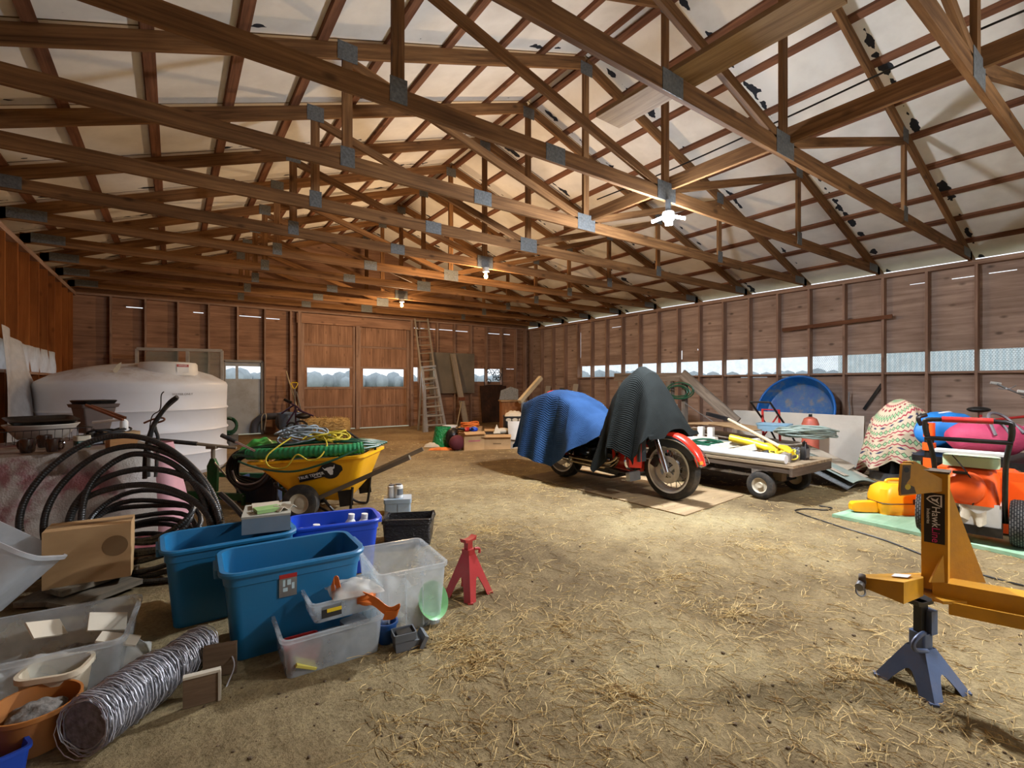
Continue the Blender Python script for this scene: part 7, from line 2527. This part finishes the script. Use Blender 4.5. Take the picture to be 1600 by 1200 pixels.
b1 = openbox('cardboard carton with faint red print, nearest of the boxes', 736, 698, 9.45, .42, .36, .33, -YAW + .45)
b1.part('red_print', MB().box((.0, -.181, .18), (.24, .002, .025)), 'pink_dull')
b2 = openbox('wide low cardboard carton right of the printed one', 774, 697, 9.6, .58, .36, .26, -YAW + .12)
b2.part('print_line', MB().box((.02, -.181, .11), (.16, .002, .02)), 'card_dark')
b3 = openbox('cardboard carton behind, before the dark mat', 771, 683, 10.6, .40, .34, .28, -YAW + .05)
wh = D(703, 690, 10.6)
t = Thing('white_bucket', 'white plastic bucket standing before the step ladder', 'bucket', (wh.x, wh.y, 0))
t.part('body', MB().lathe([(0, 0), (.13, 0), (.155, .34), (.165, .34), (.165, .37), (.15, .37), (.125, .01), (0, .01)], 28), 'white_plastic')
oc = D(735, 668, 10.3)
solo('orange_cable', MB().tube(coil((0, 0, 0), .19, 7, .013, .03, .08, seed=19), .013, 6), 'strap_orange', 'coil of orange yellow cable lying on the piled boxes', 'cable', (oc.x, oc.y, .38))
solo('cardboard_carton', MB().loft([rrect(.5, .4, .05, z) for z in (0, .36)]), 'cardboard', 'plain carton under the coil of orange cable', 'box', (oc.x, oc.y, 0), -YAW)
gn = D(692, 692, 9.9)
m, nt, p, out = newmat('green_bagskin')
p.inputs['Base Color'].default_value = srgb(20, 130, 70)
p.inputs['Roughness'].default_value = .25
n = N(nt, 'ShaderNodeTexNoise', Scale=9.0, Detail=4.0)
b = N(nt, 'ShaderNodeBump', Strength=.8, Distance=.05)
nt.links.new(n.outputs[0], b.inputs['Height'])
nt.links.new(b.outputs[0], p.inputs['Normal'])
solo('green_bag', MB().grid(lambda s, q: ((.24 - .10 * q + .03 * math.sin(10 * PI * s) * q) * math.cos(2 * PI * s), (.18 - .06 * q) * math.sin(2 * PI * s), .40 * q), 40, 10, .006), 'green_bagskin', 'shiny green plastic bag standing near the ladders', 'bag', (gn.x, gn.y, .0), -YAW)
solo('dark_bag', MB().ball((0, 0, .20), .16, .14, .20), 'engine_black', 'black bag slumped beside the green plastic bag', 'bag', (D(708, 694, 9.7).x, D(708, 694, 9.7).y, 0))
plain('maroon', (84, 26, 36), .8, 0, .15, 8, .2)
solo('maroon_bag', MB().ball((0, 0, .15), .16, .13, .15), 'maroon', 'small maroon bag left of the printed carton', 'bag', (D(714, 698, 9.25).x, D(714, 698, 9.25).y, 0))
solo('orange_cord_heap', crumple(.5, .16, .05, 91), 'strap_orange', 'orange cord and scraps on the dirt before the green bag', 'cord heap', (D(690, 697, 9.3).x, D(690, 697, 9.3).y, 0.005), -YAW)
solo('white_scraps', crumple(.34, .2, .08, 92), 'paper_white', 'white scraps on the dirt left of the green bag', 'scraps', (D(676, 690, 9.8).x, D(676, 690, 9.8).y, 0.005), -YAW)
plain('blue_tool', (34, 74, 190), .4)
bx = b1.o.location
for i, (dx, dy, mt, r_0, lb) in enumerate(((-.06, .05, 'paint_red', .4, 'red tool lying on the printed carton'), (.06, .0, 'blue_tool', -.3, 'blue tool on the printed carton'), (.13, .08, 'white_plastic', .9, 'white tool at the right of the printed carton'))):
    t = Thing('hand_tool', lb, 'tool', (bx.x + dx, bx.y + dy, .325), r_0, 'tools on the printed carton')
    t.part('body', MB().ball((0, 0, .06), .09, .045, .05), mt)
    t.part('handle', MB().tube([(-.05, 0, .06), (-.26, .02, .09)], .018, 8), 'black_metal')
bx = b2.o.location
solo('black_sheet', MB().box((0, 0, .0), (.44, .26, .02), (.05, .06, .1)), 'case_black', 'black flat case lying on the wide low carton', 'case', (bx.x - .06, bx.y + .04, .285), -YAW)
solo('folded_paper', MB().lathe([(0, .18), (.03, .12), (.10, .0), (0, 0)], 4), 'paper_white', 'folded white paper peak on the wide low carton', 'paper', (bx.x + .02, bx.y - .02, .30), .3)
solo('white_pillow', MB().ball((0, 0, .06), .2, .1, .06), 'paper_white', 'white cushion lying right of the wide low carton', 'cushion', (D(785, 684, 9.75).x, D(785, 684, 9.75).y, .27))

# ---------------------------------------------------------------- straw and litter on the dirt
rn = random.Random(5)
st_mb = MB()
cl = [(720, 1000, .35, 260), (750, 1035, .25, 140), (1150, 960, .5, 200), (960, 1080, .4, 180), (860, 760, 1.0, 420), (700, 900, .6, 160), (1200, 860, .7, 200), (1330, 1050, .4, 160), (1050, 900, .8, 200), (760, 830, .9, 420), (620, 770, .8, 260), (880, 980, .6, 180)]


def straw_at(x, y, L, r):
    a = rn.uniform(0, 2 * PI)
    b = a + rn.uniform(-.5, .5)
    z = r + rn.uniform(0, .008)
    p0 = V((x, y, z))
    p1 = p0 + V((math.cos(a) * L * .5, math.sin(a) * L * .5, rn.uniform(0, .012)))
    p2 = p1 + V((math.cos(b) * L * .5, math.sin(b) * L * .5, 0))
    p2.z = max(r, z + rn.uniform(-.004, .01))
    st_mb.tube([p0, p1, p2], r, 3, cap=False)


for px, py, rad, nn_ in cl:
    c = G(px, py)
    for i in range(nn_):
        q = abs(rn.gauss(0, 1)) * rad * .5
        a = rn.uniform(0, 2 * PI)
        straw_at(c.x + q * math.cos(a), c.y + q * math.sin(a), rn.uniform(.03, .15), rn.uniform(.0007, .0015))
for i in range(5200):
    t_ = rn.random() ** .7
    px, py = rn.uniform(560, 1600), 690 + 510 * rn.random() ** 1.5
    c = G(px, py)
    if c.x > 9.8 or c.y > 12.5 or c.x < L_U + .2:
        continue
    straw_at(c.x, c.y, rn.uniform(.02, .11), rn.uniform(.0006, .0012) * (1 + .16 * c.length))
solo('scattered_straw', st_mb, 'straw', 'loose straw strewn over the dirt floor', 'straw', (3, 4, 0), kind='stuff', world=True)
ch = MB()
for i in range(260):
    px, py = rn.uniform(300, 1600), 700 + 500 * rn.random()
    c = G(px, py)
    if c.x > 9.8 or c.y > 12.5 or c.x < L_U + .2:
        continue
    s_ = rn.uniform(.003, .011)
    ch.ball((c.x, c.y, s_ * .3), s_, s_ * rn.uniform(.5, 1), s_ * .5, 6, 4, (0, 0, rn.uniform(0, 3)))
plain('clod', (92, 76, 56), .95, 0, .3, 30)
solo('dirt_clods', ch, 'clod', 'small dark clods and droppings scattered on the dirt', 'clods', (3, 4, 0), kind='stuff', world=True)
